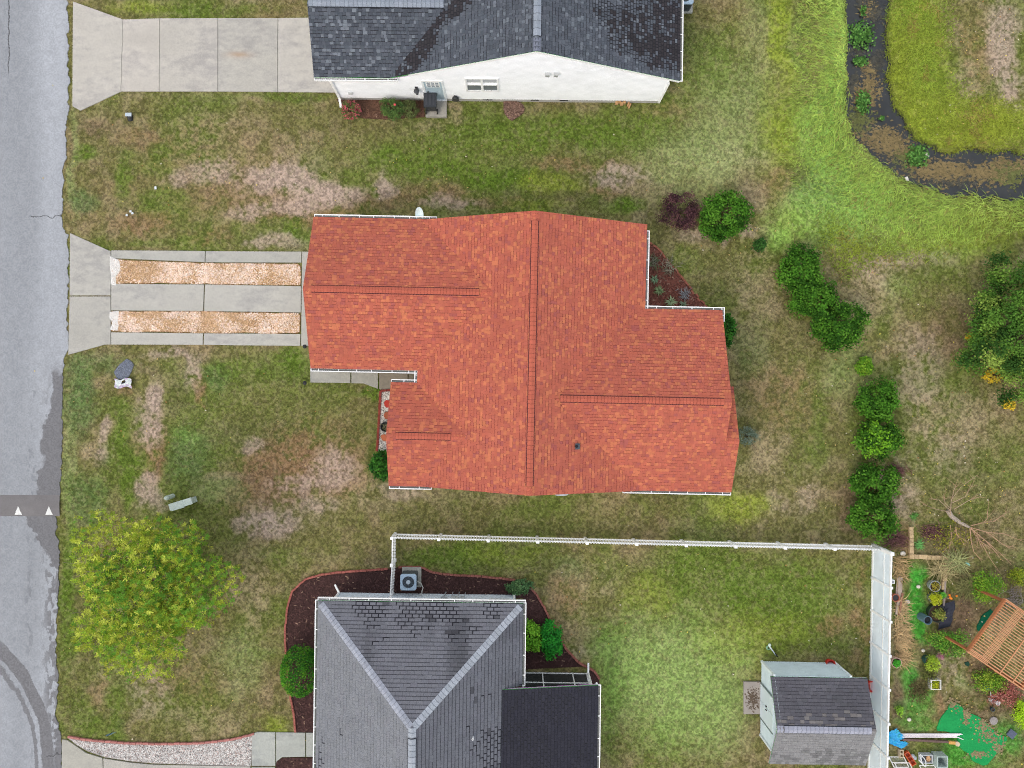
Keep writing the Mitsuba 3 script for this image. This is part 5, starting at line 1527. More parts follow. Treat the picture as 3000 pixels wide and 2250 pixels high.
# ---------------------------------------------------------------- shrubs and trees
def foliage(m, r, n, c, rad, size, cols, clumps=70, spread=.2, shell=.62, aspect=.34, up=.5, limit=1.3, lump=1.0):
    """Leaves in clumps over a crown; cols = the leaf colours of this plant."""
    c, rad = np.array(c, float), np.array(rad, float)
    d = r.normal(size=(clumps, 3)); d[:, 2] = np.abs(d[:, 2]) * .9 - .25
    d /= np.linalg.norm(d, axis=1, keepdims=True)
    rr = shell + (1 - shell) * r.random(clumps) ** .7
    az = np.arctan2(d[:, 1], d[:, 0])
    ph = r.random(4) * 6
    rr = rr * (1 + lump * (.1 * np.sin(2 * az + ph[0]) + .09 * np.sin(3 * az + ph[1]) + .07 * np.sin(5 * az + ph[2])))
    cc = d * rr[:, None]
    own = r.integers(len(cols), size=clumps)
    which = r.integers(clumps, size=n)
    off = r.normal(size=(n, 3)) * spread * (.6 + .5 * r.random((clumps, 1))[which])
    pos = cc[which] + off * .75
    ln = np.linalg.norm(pos, axis=1)
    keep = ln < limit
    pos, which, ln = pos[keep], which[keep], ln[keep]
    world = c + pos * rad
    world[:, 2] = np.maximum(world[:, 2], .03 + .05 * r.random(len(world)))
    nrm = pos / (ln[:, None] + 1e-6) * .6 + off[keep] * .8 + r.normal(size=(len(pos), 3)) * .45 + [0, 0, up]
    base = np.array(cols)[np.where(r.random(len(pos)) < .7, own[which], r.integers(len(cols), size=len(pos)))]
    cards_into(m, leaf_cards(world, nrm, size * (.7 + .6 * r.random(len(pos))), aspect, r), base * (.75 + .5 * r.random((len(pos), 1))))


def shrub(kind, lab, x, y, rx, h, cols, n=4200, ry=None, cat='shrub', size=.11, seed=1, group=None, stem=True, **kw):
    """A bush at overview position x, y; radii in overview units."""
    r = np.random.default_rng(seed)
    rx, ry = rx * BK, (ry or rx) * BK
    c = np.r_[O(x, y, h * .55)[:2], h * .45]
    k = thing(kind, lab, cat, group)
    if stem:
        s = M()
        for _ in range(7):
            a = r.normal(size=2) * .5
            s.add(tube([c * [1, 1, 0] + [.04 * a[0], .04 * a[1], -.05], c + np.r_[a * [rx, ry] * .5, .0], c + np.r_[a * [rx, ry] * .9, h * .25]], [.025, .015, .006], 5), S(88, 70, 54))
        s.put(part(k, 'stem'))
    m = M()
    foliage(m, r, n, c, (rx, ry, h * .58), size, cols, **kw)
    m.put(part(k, 'crown'), 'leaf')
    return k


GR = [S(58, 98, 32), S(72, 118, 38), S(44, 78, 28), S(88, 132, 46)]
DG = [S(52, 96, 36), S(66, 116, 44), S(40, 78, 34)]
shrub('shrub', 'bright green rounded shrub beside the purple-brown bush behind the red-roofed house', 1570, 466, 50, 1.7, GR, 7000, 48, seed=1)
shrub('bare_shrub', 'purple-brown twiggy bush left of the bright green rounded shrub', 1471, 455, 44, 1.1, [S(84, 58, 62), S(100, 70, 72), S(64, 44, 50)], 3600, 38, seed=2, size=.1, aspect=.22)
shrub('shrub', 'uppermost of three touching green shrubs in the diagonal row', 1729, 585, 44, 1.6, GR, 6000, 50, seed=3)
shrub('shrub', 'middle of three touching green shrubs in the diagonal row', 1762, 652, 46, 1.6, GR, 6000, 46, seed=4)
shrub('shrub', 'lowest of three touching green shrubs in the diagonal row', 1817, 704, 52, 1.6, GR, 6500, 46, seed=5)
shrub('shrub', 'small yellowish green bush alone between the two rows of shrubs', 1868, 791, 18, .6, [S(96, 140, 40), S(120, 156, 50), S(84, 124, 40)], 1100, seed=6)
shrub('shrub', 'topmost green shrub of the vertical row right of the red-roofed house', 1899, 862, 41, 1.6, GR, 5500, 40, seed=7)
shrub('shrub', 'second green shrub from the top of the vertical row right of the red-roofed house', 1901, 943, 44, 1.6, GR[1:] + [S(110, 158, 44)], 5500, 42, seed=8)
shrub('shrub', 'third green shrub from the top of the vertical row right of the red-roofed house', 1890, 1046, 44, 1.6, GR, 5500, 42, seed=9)
shrub('shrub', 'lowest green shrub of the vertical row, next to the white fence corner', 1890, 1120, 44, 1.7, GR, 6000, 42, seed=10)
shrub('shrub', 'tiny dark green bush below the rounded shrub behind the house', 1641, 529, 12, .5, [S(62, 100, 46), S(50, 82, 42)], 700, seed=11)
shrub('shrub', 'dark green bush half under the right edge of the red roof', 1566, 715, 22, 1.1, DG, 2600, 30, seed=12)
shrub('silver_shrub', 'grey-green bush at the right corner of the red roof', 1615, 942, 22, .7, [S(112, 128, 110), S(136, 150, 136), S(90, 106, 90)], 1500, 20, seed=13, size=.07, aspect=.18)
shrub('shrub', 'dark green bush at the lower left corner of the red roof', 822, 1005, 21, 1.1, DG, 3000, 28, seed=14)
shrub('shrub', 'large clipped oval bush at the left wall of the hip-roofed house', 646, 1452, 40, 1.7, [S(52, 104, 38), S(70, 126, 42), S(96, 146, 44), S(44, 90, 34)], 9000, 54, seed=15, shell=.9, spread=.16, size=.07, clumps=200, limit=1.02, lump=.15)
shrub('shrub', 'yellowish green rounded bush right beside the gutter of the hip-roofed house', 1146, 1376, 23, .9, [S(112, 164, 50), S(130, 178, 60), S(90, 144, 44)], 2300, 30, seed=16)
shrub('shrub', 'deep green bush with a ragged lower side in the mulch right of the hip-roofed house', 1190, 1382, 24, .9, [S(46, 128, 46), S(60, 146, 52), S(40, 108, 44)], 2800, 36, seed=17)
shrub('shrub', 'low grey-green plant at the bend of the pink edging near the hip-roofed house', 1122, 1268, 26, .5, [S(84, 118, 76), S(104, 136, 88), S(70, 100, 66)], 1300, 14, seed=18)
shrub('flowering_shrub', 'small bush covered in pink-red flowers by the white downspout', 757, 237, 21, .8, [S(96, 112, 62), S(84, 98, 56), S(108, 104, 70), S(196, 92, 108), S(206, 106, 118)], 1500, 17, seed=19, size=.07)
kf = shrub('shrub', 'green bush with a single red flower in the bed of the white house', 848, 234, 25, 1.0, [S(82, 108, 58), S(98, 124, 66), S(68, 92, 52)], 2400, 21, seed=20, size=.06)
shrub('shrub', 'dull green bush between the red-flower bush and the black bin', 886, 235, 17, .8, [S(98, 110, 68), S(112, 122, 74), S(84, 94, 58)], 1500, 18, seed=21, size=.06)
m = M(); c = O(853, 226, .98)
m.add(ball(c, (.06, .06, .05)), S(220, 84, 96))
m.put(part(kf, 'flower'))
for i, (x, y, s_, cols, lab) in enumerate(((1413, 604, 10, [S(128, 152, 122), S(104, 130, 100)], 'spiky grey-green plant in the red mulch, nearest the gutter corner side'), (1423, 628, 12, [S(140, 158, 116), S(116, 138, 96)], 'spiky pale plant in the red mulch, second from the top'),
                                           (1448, 652, 14, [S(166, 180, 142), S(142, 160, 122)], 'largest pale spiky plant in the red mulch, above the gutter'), (1474, 660, 11, [S(130, 144, 120), S(112, 128, 104)], 'spiky plant at the lower gutter in the red mulch bed'),
                                           (1478, 637, 12, [S(150, 150, 152), S(126, 124, 128)], 'silvery tufted plant near the slanting bricks'), (1445, 577, 18, [S(124, 120, 104), S(104, 104, 84), S(146, 140, 124)], 'tangled grey plant near the top of the red mulch bed'), (1412, 568, 16, [S(120, 118, 104), S(96, 108, 80)], 'straggly grey-green plant by the vertical gutter'))):
    r = np.random.default_rng(60 + i)
    k = thing('spiky_plant', lab, 'plant')
    c = O(x, y)
    m = M()
    nb = 26 if i < 4 else 60
    for b in range(nb):
        a = 2 * np.pi * b / nb + r.normal() * .25
        L = s_ * BK * (.7 + .5 * r.random())
        e = .3 + .7 * r.random()
        d = np.array([math.cos(a), math.sin(a), 0])
        s2 = np.array([-d[1], d[0], 0])
        o = c + (d * .02 if i < 4 else np.r_[r.normal(size=2) * s_ * BK * .4, 0])
        w = .022 if i < 4 else .012
        p0, p1, p2 = o + [0, 0, .03], o + d * L * .5 * e + [0, 0, .5 * L], o + d * L + [0, 0, .55 * L * (1.2 - e)]
        m.add((np.array([p0 - s2 * w, p0 + s2 * w, p1 - s2 * w, p1 + s2 * w, p2]), [[0, 1, 3], [0, 3, 2], [2, 3, 4]]), cols[b % len(cols)] * (.8 + .4 * r.random()))
    m.put(part(k, 'blades'), 'leaf')


def limb(m, r, p, d, L, rad, depth, ends, col, bend=.25):
    """A branch with its forks; the tips are collected in ends."""
    pts = [np.array(p, float)]
    d = np.array(d, float)
    for _ in range(4):
        d = d + r.normal(size=3) * bend * .35
        d /= np.linalg.norm(d)
        pts.append(pts[-1] + d * L / 4)
    m.add(tube(pts, np.linspace(rad, rad * .55, 5), 6 if rad > .03 else 4), col * (.85 + .3 * r.random()))
    ends.append((pts[-1], d, rad))
    if depth:
        for _ in range(3 if depth > 1 else 4):
            j = r.integers(2, 5)
            nd = d + r.normal(size=3) * .75 + [0, 0, .15]
            limb(m, r, pts[j], nd / np.linalg.norm(nd), L * (.55 + .25 * r.random()), rad * .5, depth - 1, ends, col, bend)


# the street tree: narrow yellow-green leaves in stars at the twig ends
r = np.random.default_rng(71)
tree = thing('street_tree', 'loose yellow-green broadleaf tree between the street and the hip-roofed house', 'tree')
tb = O(336, 1285, 0) + [.7, 1.0, 0]
tc = np.r_[O(322, 1278, 3.6)[:2], 3.5]
trunk, ends = M(), []
trunk.add(tube([tb + [0, 0, -.2], tb + [0, 0, .8], tb * [1, 1, 0] + [-.05, .0, 1.7]], [.17, .13, .12], 10), S(130, 118, 104))
trunk.put(part(tree, 'trunk'))
br = M()
top_ = np.r_[tb[:2], 1.6]
for i in range(11):
    a = 2 * np.pi * i / 11 + r.normal() * .2
    e = .35 + .8 * r.random()
    reach = (1.0 - .12 * (math.cos(a - .7) > .2))
    limb(br, r, top_ - [0, 0, .25 * r.random()], np.array([math.cos(a), math.sin(a), e]) / math.hypot(1, e), 1.95 * reach, .06, 2, ends, S(136, 126, 110))
br.put(part(tree, 'branch'))
cr = M()
ycol = [S(158, 172, 58), S(142, 166, 54), S(188, 196, 84), S(124, 156, 54), S(154, 158, 60), S(100, 144, 54)]
tips = np.array([e_[0] for e_ in ends])
dirs = np.array([e_[1] for e_ in ends])
rad_ = np.array([3.35, 3.6, 2.3])
want = 6500
cand = np.vstack([tips + r.normal(size=tips.shape) * .14, tips - dirs * .2 + r.normal(size=tips.shape) * .24] + [tips + r.normal(size=tips.shape) * .42 for _ in range(5)])
q = (cand - tc) / rad_
ang = np.arctan2(q[:, 1], q[:, 0])
edge = 1.0 + .13 * np.sin(ang * 3 + 1) + .1 * np.sin(ang * 5 + 2.2) + .07 * np.sin(ang * 9) - .16 * np.exp(-((ang + .75) / .4) ** 2)
cand = cand[(np.linalg.norm(q, axis=1) < edge) & (cand[:, 2] > 1.0)]
r.shuffle(cand)
fill = r.normal(size=(3000, 3)); fill /= np.linalg.norm(fill, axis=1, keepdims=True)
fa = np.arctan2(fill[:, 1], fill[:, 0])
fe = 1.0 + .13 * np.sin(fa * 3 + 1) + .1 * np.sin(fa * 5 + 2.2) + .07 * np.sin(fa * 9) - .16 * np.exp(-((fa + .75) / .4) ** 2)
fill = tc + fill * (fe * r.random(3000) ** .34 * 1.0)[:, None] * rad_
stars = np.vstack([cand[:want], fill[fill[:, 2] > 1.0]])
fieldn = meshkit.noise(stars * .8, 3)
for s_, fn_ in zip(stars, fieldn):
    n = r.integers(8, 16)
    ax = r.normal(size=3) * .5 + [0, 0, 1.0]; ax /= np.linalg.norm(ax)
    u = np.cross(ax, [1, .2, 0]); u /= np.linalg.norm(u); w_ = np.cross(ax, u)
    a = np.arange(n) * 2.4 + r.random() * 6
    out_ = np.cos(a)[:, None] * u + np.sin(a)[:, None] * w_ + ax * (.15 + .5 * r.random((n, 1)))
    out_ /= np.linalg.norm(out_, axis=1, keepdims=True)
    L = (.09 + .08 * r.random(n))[:, None]
    side = np.cross(out_, ax); side /= np.linalg.norm(side, axis=1, keepdims=True) + 1e-9
    o = s_ + ax * (r.random((n, 1)) - .5) * .2
    v = np.stack([o, o + out_ * L * .5 + side * L * .13, o + out_ * L - ax * .02, o + out_ * L * .5 - side * L * .13], 1).reshape(-1, 3)
    kk = np.arange(n)[:, None] * 4
    base = ycol[int(np.clip(fn_ * 1.7 - .35 + r.normal() * .25, 0, .99) * 6)]
    if s_[0] > tc[0] + 1.3 and r.random() < .5:
        base = ycol[3 + 2 * (r.random() < .6)]
    cr.add((v, np.vstack([kk + [0, 1, 2], kk + [0, 2, 3]])), np.repeat(base * (.75 + .45 * r.random((n, 1))), 4, axis=0))
cr.put(part(tree, 'crown'), 'leaf')

# the conifer at the right edge: dense feathery sprays
r = np.random.default_rng(72)
tree = thing('conifer', 'large dense green conifer at the right edge of the photo', 'tree')
tb = O(2212, 705, 0)
cc_ = np.r_[O(2226, 712, 2.6)[:2], 2.2]
put(part(tree, 'trunk'), tube([np.r_[cc_[:2], -.2], np.r_[cc_[:2], 2.0], np.r_[cc_[:2], 4.6]], [.16, .12, .04], 9), S(98, 82, 70))
br, cr = M(), M()
cols = [S(74, 112, 46), S(90, 128, 52), S(114, 148, 64), S(56, 88, 40), S(136, 160, 74)]
spr = []
for i in range(230):
    d = r.normal(size=3); d[2] = abs(d[2]) * .8 - .2; d /= np.linalg.norm(d)
    a = math.atan2(d[1], d[0])
    e = 1 + .16 * math.sin(a * 4 + .5) + .1 * math.sin(a * 7 + 1) + .06 * math.sin(a * 13)
    p = cc_ + d * e * np.array([2.35, 3.0, 2.6]) * (.66 + .38 * r.random())
    p[2] = max(p[2], .25)
    spr.append((p, d))
for p, d in spr[::3]:
    br.add(tube([np.r_[cc_[:2], max(.5, p[2] - .6)], (p + cc_) / 2 + [0, 0, -.1], p], [.035, .02, .008], 4), S(120, 104, 92))
br.put(part(tree, 'branch'))
for p, d in spr:
    base = cols[int(np.clip(nz(p[0] + p[2], p[1], .9, 5) * 1.5 - .25 + r.normal() * .2, 0, .99) * 5)]
    n = 190
    off = r.normal(size=(n, 3)) * [.2, .2, .13]
    nr = off * 1.4 + d * .6 + r.normal(size=(n, 3)) * .5 + [0, 0, .35]
    cards_into(cr, leaf_cards(p + off, nr, .07 + .07 * r.random(n), .34, r), base * (.7 + .5 * r.random((n, 1))))
cr.put(part(tree, 'crown'), 'leaf')
for i, (x, y, s_, n, lab) in enumerate(((2098, 727, 12, 260, 'yellow-leaved low bush under the left side of the conifer'), (2148, 812, 22, 420, 'yellow-leaved bush under the lower left side of the conifer'), (2181, 874, 13, 420, 'small round yellow bush below the conifer'))):
    shrub('yellow_bush', lab, x, y, s_, .55 if i != 2 else .4, [S(214, 182, 52), S(196, 168, 60), S(170, 160, 60)], n, s_ * .7, seed=80 + i, size=.09, aspect=.36)

# ---------------------------------------------------------------- long grass and water plants by the ditch
def strips(m, r, base, lean, L, w, cols, droop=.5, seg=3):
    """Bent grass blades, all at once: base points, unit leaning directions, lengths."""
    n = len(base)
    d = lean / (np.linalg.norm(lean, axis=1, keepdims=True) + 1e-9)
    s = np.stack([-d[:, 1], d[:, 0], np.zeros(n)], 1)
    tt = np.linspace(0, 1, seg + 1)
    rows = []
    for t in tt:
        p = base + d * (L * (t * .55 + t * t * .45 * droop))[:, None]
        p[:, 2] = base[:, 2] + L * (t * .75 - t * t * .52 * (.5 + droop * .6))
        hw_ = (w * (1 - t * .92))[:, None]
        rows += [p - s * hw_, p + s * hw_]
    v = np.stack(rows, 1).reshape(-1, 3)
    k = np.arange(n)[:, None] * (2 * (seg + 1))
    f = np.vstack([np.hstack([k + 2 * i, k + 2 * i + 1, k + 2 * i + 3, k + 2 * i + 2]) for i in range(seg)])
    m.add((v, f), np.repeat(cols, 2 * (seg + 1), axis=0))


def scatter(pg, n, r):
    x0, y0, x1, y1 = pg.bounds
    out = np.zeros((0, 2))
    while len(out) < n:
        q = np.c_[r.uniform(x0, x1, n), r.uniform(y0, y1, n)]
        out = np.vstack([out, q[shapely.contains_xy(pg, q[:, 0], q[:, 1])]])
    return out[:n]


e3 = E(2000, 0)
r = np.random.default_rng(91)
bank = Polygon(Fs([e3(900, -40), e3(1075, -40), e3(1085, 400), e3(1065, 680), e3(1120, 880), e3(1245, 990), e3(1410, 1130), e3(1560, 1222), e3(1760, 1262), e3(2230, 1285), e3(2230, 1340), e3(1900, 1420), e3(1600, 1460), e3(1330, 1480), e3(1150, 1420), e3(1000, 1290), e3(830, 1220), e3(760, 1000), e3(770, 860), e3(840, 640), e3(860, 300)])).buffer(1.0)
k = stuff('bank_grass', 'tall light green grass leaning along the near bank of the ditch', 'tall grass')
m = M()
xy = scatter(bank, 15000, r)
sd = ditch_dist(xy[:, 0], xy[:, 1])
ok = (sd > -.32 * r.random(len(xy))) & (r.random(len(xy)) < smooth01(4.6, 1.4, sd + 1.6 * (nz(xy[:, 0], xy[:, 1], .8, 23) - .5)))
xy, sd = xy[ok], sd[ok]
z = ground_z(xy[:, 0], xy[:, 1])
a = np.radians(205) + 1.1 * (nz(xy[:, 0], xy[:, 1], .5, 2) - .5) * 2 + r.normal(size=len(xy)) * .45
a = np.where(xy[:, 1] < 8, a + 1.6 * smooth01(9, 4, xy[:, 1]) * (nz(xy[:, 0], xy[:, 1], .7, 6) - .2), a)
lean = np.stack([np.cos(a), np.sin(a), np.zeros(len(a))], 1)
near = smooth01(3.2, .4, sd)
L = (.22 + .42 * r.random(len(xy))) * (.55 + .6 * near)
tone = nz(xy[:, 0], xy[:, 1], .55, 8)[:, None]
cool = smooth01(9.5, 5.5, xy[:, 1])[:, None] * smooth01(16.5, 12.5, xy[:, 0])[:, None]
c0 = S(156, 184, 84) * (1 - tone) + S(182, 200, 102) * tone
c0 = c0 * (1 - cool * .7) + S(104, 146, 84) * cool * .7
brown = (r.random((len(xy), 1)) < .05 + .3 * smooth01(.55, .75, nz(xy[:, 0], xy[:, 1], .9, 37))[:, None] * smooth01(.8, 2.4, sd)[:, None])
c0 = np.where(brown, S(160, 140, 90), c0) * (.5 + .85 * r.random((len(xy), 1))) * (.55 + .85 * nz(xy[:, 0], xy[:, 1], 4.5, 29)[:, None])
strips(m, r, np.c_[xy, z], lean, L, np.full(len(xy), .017), c0)
m.put(k, 'leaf')
k = stuff('meadow_grass', 'unmown yellow-green grass on the far bank of the ditch', 'tall grass')
m = M()
far_ = Polygon(Fs([e3(1325, -40), e3(1325, 480), e3(1345, 620), e3(1400, 780), e3(1510, 920), e3(1640, 975), e3(1760, 1000), e3(1900, 985), e3(2000, 1000), e3(2230, 1000), e3(2230, 640), e3(1900, 560), e3(1750, 420), e3(1820, 200), e3(1780, -40)])).buffer(.12)
edge_d = lambda pg, q: shapely.distance(LineString(pg.exterior.coords), shapely.points(q[:, 0], q[:, 1]))
xy = scatter(far_, 14000, r)
xy = xy[(ditch_dist(xy[:, 0], xy[:, 1]) < 1.2) | (r.random(len(xy)) < smooth01(0, 1.6, edge_d(far_, xy)))]
low = Polygon(Fs([e3(1000, 1300), e3(1150, 1420), e3(1330, 1480), e3(1600, 1460), e3(1900, 1420), e3(2230, 1340), e3(2230, 1560), e3(1700, 1720), e3(1300, 1800), e3(1000, 1900), e3(800, 1600), e3(840, 1330)])).buffer(0)
x2 = scatter(low, 11000, r)
x2 = x2[r.random(len(x2)) < smooth01(0, 2.2, edge_d(low, x2))]
xy = np.vstack([xy, x2])
z = ground_z(xy[:, 0], xy[:, 1])
a = r.random(len(xy)) * 2 * np.pi
lean = np.stack([np.cos(a), np.sin(a), np.zeros(len(a))], 1)
L = .1 + .2 * r.random(len(xy))
t1, t2 = nz(xy[:, 0], xy[:, 1], .6, 18)[:, None], nz(xy[:, 0], xy[:, 1], 1.7, 19)[:, None]
c0 = S(150, 156, 58) * (1 - t1) + S(122, 152, 62) * t1
c0 = np.where((t2 > .66) & (r.random((len(xy), 1)) < .6), S(150, 136, 76), c0) * (.55 + .75 * r.random((len(xy), 1)))
strips(m, r, np.c_[xy, z], lean, L, np.full(len(xy), .015), c0 * (.65 + .7 * nz(xy[:, 0], xy[:, 1], 5.0, 31)[:, None]), .7, 2)
m.put(k, 'leaf')
for i, (x, y, rx, ry, n, lab) in enumerate(((1150, 235, 86, 92, 560, 'largest patch of leafy water plants near the top of the ditch'), (1165, 75, 20, 30, 50, 'small sprig of water plants at the top of the ditch'), (1148, 400, 46, 30, 220, 'small raft of water plants below the largest patch'),
                                            (1165, 670, 44, 75, 400, 'long narrow raft of water plants in the middle of the ditch'), (1515, 1015, 70, 66, 520, 'dark green raft of water plants at the bend of the ditch'), (1285, 770, 14, 14, 24, 'single tiny water plant left of the bend'))):
    r = np.random.default_rng(100 + i)
    c = F(2000 + x / 2.212, y / 2.212, -.5)
    k = thing('water_plant', lab, 'water plant')
    q = np.clip(r.normal(size=(n, 2)) * .45, -1, 1)
    pos = np.c_[c[0] + q[:, 0] * rx / 2.212 * GS, c[1] + q[:, 1] * ry / 2.212 * GS, -.46 + .12 * r.random(n)]
    base = np.array([S(80, 122, 58), S(104, 146, 74), S(62, 100, 48)])[r.integers(3, size=n)]
    v, f = leaf_cards(pos, r.normal(size=(n, 3)) * .5 + [0, 0, 1], .08 + .06 * r.random(n), .45, r)
    put(k, (v, f), np.repeat(base * (.5 + .95 * r.random((n, 1))), 4, axis=0), 'leaf')
for x, y, w, h, lab in ((1585, 1002, 12, 16, 'white board floating at the ditch bend'), (1453, 1158, 12, 12, 'pale scrap of paper at the near edge of the ditch')):
    k = thing('floating_litter', lab, 'litter')
    c = F(2000 + x / 2.212, y / 2.212, -.45)
    put(k, bx((c[0], c[1], -.475), (w / 2.212 * GS * 1.6, h / 2.212 * GS * 2.2, .05), .3), S(226, 220, 212))

# ---------------------------------------------------------------- the garden behind the white fence
BLK = S(188, 164, 128)
edging('block_edging', 'L-shaped row of tan concrete blocks, upper part, behind the white fence', [F(2666, 1542)[:2], F(2667, 1632)[:2]], .19, .19, .14, BLK, 'block', .004)
edging('block_edging', 'level row of tan concrete blocks between the two upright rows', [F(2661, 1629)[:2], F(2776, 1634)[:2]], .2, .19, .14, BLK, 'block', .004)
edging('block_edging', 'right-hand upright row of tan concrete blocks running down to the grey bucket', [F(2770, 1641)[:2], F(2760, 1726)[:2]], .2, .19, .14, BLK * .95, 'block', .004)
k = thing('timber', 'grey weathered timber in line below the right-hand row of blocks', 'timber')
put(k, beam(F(2768, 1700, .08), F(2763, 1775, .08), .09, .12), S(150, 138, 130))
r = np.random.default_rng(111)


def pot(kind, lab, x, y, rad, h, col, cat, plant=None, n=160, size=.09, pr=None, ph=.15, soil=S(70, 56, 46), taper=.8, wall=.03, kindp='plant'):
    c = F(x, y, h)
    c = np.r_[c[:2], 0]
    k = thing(kind, lab, cat)
    put(part(k, 'rim_wall'), lathe([(0, .0), (rad * taper, .0), (rad, h), (rad - wall, h), (rad * taper - wall * .6, .06), (0, .06)], c, 26), col, 'gloss')
    put(part(k, 'soil'), lathe([(rad * .93 - wall, h * .82), (0, h * .84)], c, 20), soil)
    if plant:
        m = M()
        pr = pr or rad * .9
        foliage(m, np.random.default_rng(int(x)), n, c + [0, 0, h + ph * .4], (pr, pr, ph), size, plant, clumps=22, spread=.4, shell=.3, up=.8)
        m.put(part(k, kindp), 'leaf')
    return k


YG = [S(150, 166, 44), S(172, 180, 60), S(120, 150, 44)]
pot('plant_pot', 'grey bucket with sparse yellow plants below the right-hand blocks', 2740, 1718, .27, .34, S(150, 156, 160), 'pot', [S(160, 152, 60), S(130, 120, 54)], 130, .07, .18, .1)
pot('plant_pot', 'pot brimming with a round dome of yellow-green foliage', 2740, 1754, .27, .32, S(120, 124, 120), 'pot', [S(176, 186, 42), S(160, 172, 38), S(190, 194, 60)], 900, .05, .27, .16)
pot('plant_pot', 'wide dark pot with a pale green shrub beside a black plastic sheet', 2746, 1798, .42, .36, S(58, 66, 60), 'pot', [S(140, 138, 70), S(118, 132, 64)], 420, .08, .26, .3)
pot('barrel', 'tall empty blue-grey barrel left of the wide dark pot', 2719, 1818, .2, .62, S(96, 122, 138), 'barrel', None, soil=S(36, 40, 44), taper=.95, wall=.022)
pot('plant_pot', 'pale pink pot of bright green leaves against the white fence', 2627, 1942, .25, .4, S(206, 172, 156), 'pot', [S(74, 160, 54), S(92, 176, 62)], 240, .07, .16, .1)
pot('plant_pot', 'dark teal pot holding a lime-green feathery shrub', 2724, 1938, .24, .36, S(30, 78, 76), 'pot', None)
shrub('shrub', 'lime-green feathery shrub beside the dark teal pot', 2734 / 1.35624, 1944 / 1.35624, 14, .8, [S(160, 184, 60), S(136, 170, 54), S(176, 196, 76)], 900, seed=131, size=.08, aspect=.2)
pot('plant_pot', 'empty terracotta pot with dark soil close to the white fence', 2625, 1752, .19, .25, S(188, 108, 84), 'pot', None, soil=S(66, 64, 66))
k = thing('square_planter', 'white-rimmed square planter full of yellow-green plants', 'planter')
c = F(2733, 2000)
m = M()
for sx, sy, w, l in ((-.22, 0, .03, .47), (.22, 0, .03, .47), (0, .22, .41, .03), (0, -.22, .41, .03)):
    m.add(bx((c[0] + sx, c[1] + sy, .13), (w, l, .3), 0), S(232, 232, 228))
m.put(part(k, 'box'), 'gloss')
put(part(k, 'soil'), bx((c[0], c[1], .1), (.41, .41, .2)), S(70, 58, 46))
m = M(); foliage(m, r, 420, c + [-.02, 0, .22], (.2, .2, .12), .06, [S(176, 180, 44), S(150, 164, 44), S(120, 140, 50)], clumps=18, spread=.5, shell=.2, up=1)
m.put(part(k, 'plant'), 'leaf')
# black plastic sheet
k = thing('plastic_sheet', 'crumpled black plastic sheet draped over the back of the wide dark pot', 'plastic sheet')
c = F(2766, 1800)
gxx, gyy = np.meshgrid(np.linspace(-.3, .3, 12), np.linspace(-.62, .62, 20), indexing='ij')
v = np.stack([c[0] + gxx + .12 * np.sin(gyy * 3) + .03 * r.random(gxx.shape), c[1] + gyy + .3 * gxx, .06 + .4 * nz(gxx + 4, gyy, 3.5, 6) * (1 - (gyy / .75) ** 2)], -1).reshape(-1, 3)
put(k, (v, [[i * 20 + j, (i + 1) * 20 + j, (i + 1) * 20 + j + 1, i * 20 + j + 1] for i in range(11) for j in range(19)]), S(34, 36, 52), 'gloss')
# lumber along the fence
for i, (x0, y0, x1, y1, w, z, lab) in enumerate(((2630, 1692, 2626, 1750, .09, .06, 'leftmost weathered board of the lumber along the white fence'), (2634, 1690, 2632, 1765, .1, .1, 'second weathered board of the lumber along the white fence'), (2640, 1689, 2636, 1800, .12, .07, 'widest board of the lumber along the white fence'), (2644, 1738, 2634, 1802, .08, .13, 'reddish board lying aslant on the lumber'), (2630, 1765, 2626, 1800, .09, .1, 'short board at the lower end of the lumber'))):
    k = thing('board', lab, 'board')
    put(k, beam(F(x0, y0, z), F(x1, y1, z), w, .04), (S(186, 168, 154) if i != 3 else S(160, 112, 92)) * (.9 + .2 * r.random()))
k = thing('fence_bracket', 'white square plastic tube standing behind the fence near the lumber', 'tube')
put(k, prism(sbox(-.07, -.09, .07, .09).difference(sbox(-.05, -.07, .05, .07)), 0, 1.6), S(236, 238, 240), 'gloss')
v0 = scene.pop(k)
c = F(2617, 1705, 1.6)
vv, ff = prism(sbox(-.07, -.09, .07, .09).difference(sbox(-.045, -.065, .045, .065)), 0, 1.6)
put(k, (vv + [c[0], c[1], 0], ff), S(236, 238, 240), 'gloss')
for i, (x, y, s_, lab) in enumerate(((2689, 1718, .1, 'round white stone on the bright green turf'), (2657, 1763, .13, 'pale stone beside the lumber'), (2703, 1905, .09, 'round white stone left of the pink flowers'), (2644, 1621, .13, 'square pale block left of the tan block corner'), (2662, 2107, .1, 'white stone on the grass above the blue tarp'))):
    k = thing('stone', lab, 'stone')
    c = F(x, y)
    put(k, ball(c + [0, 0, .04], (s_, s_ * .85, .07), 2, .1, i), S(216, 208, 196))
k = thing('flat_slab', 'round grey paving slab on the soil in the lower right garden', 'slab')
c = F(2911, 2110); put(k, prism(wobble(shapely.Point(c[0], c[1]).buffer(.2), .05), -.03, .03), S(160, 152, 150), 'concrete')
k = thing('slate_slab', 'square blue-grey slab lying aslant beside the green ground cloth', 'slab')
c = F(2962, 2149); put(k, bx((c[0], c[1], .04), (.36, .38, .05), .9), S(92, 98, 118))
# green ground cloth
def gcloth(kind, lab, pts, col, z, amp=.12):
    k = thing(kind, lab, 'ground cloth')
    pg = wobble(Polygon(Fs(pts)), amp, .2, len(pts))
    beds.append(pg.buffer(-.1))
    put(k, prism(pg, -.06, z), col, 'concrete')
    return k


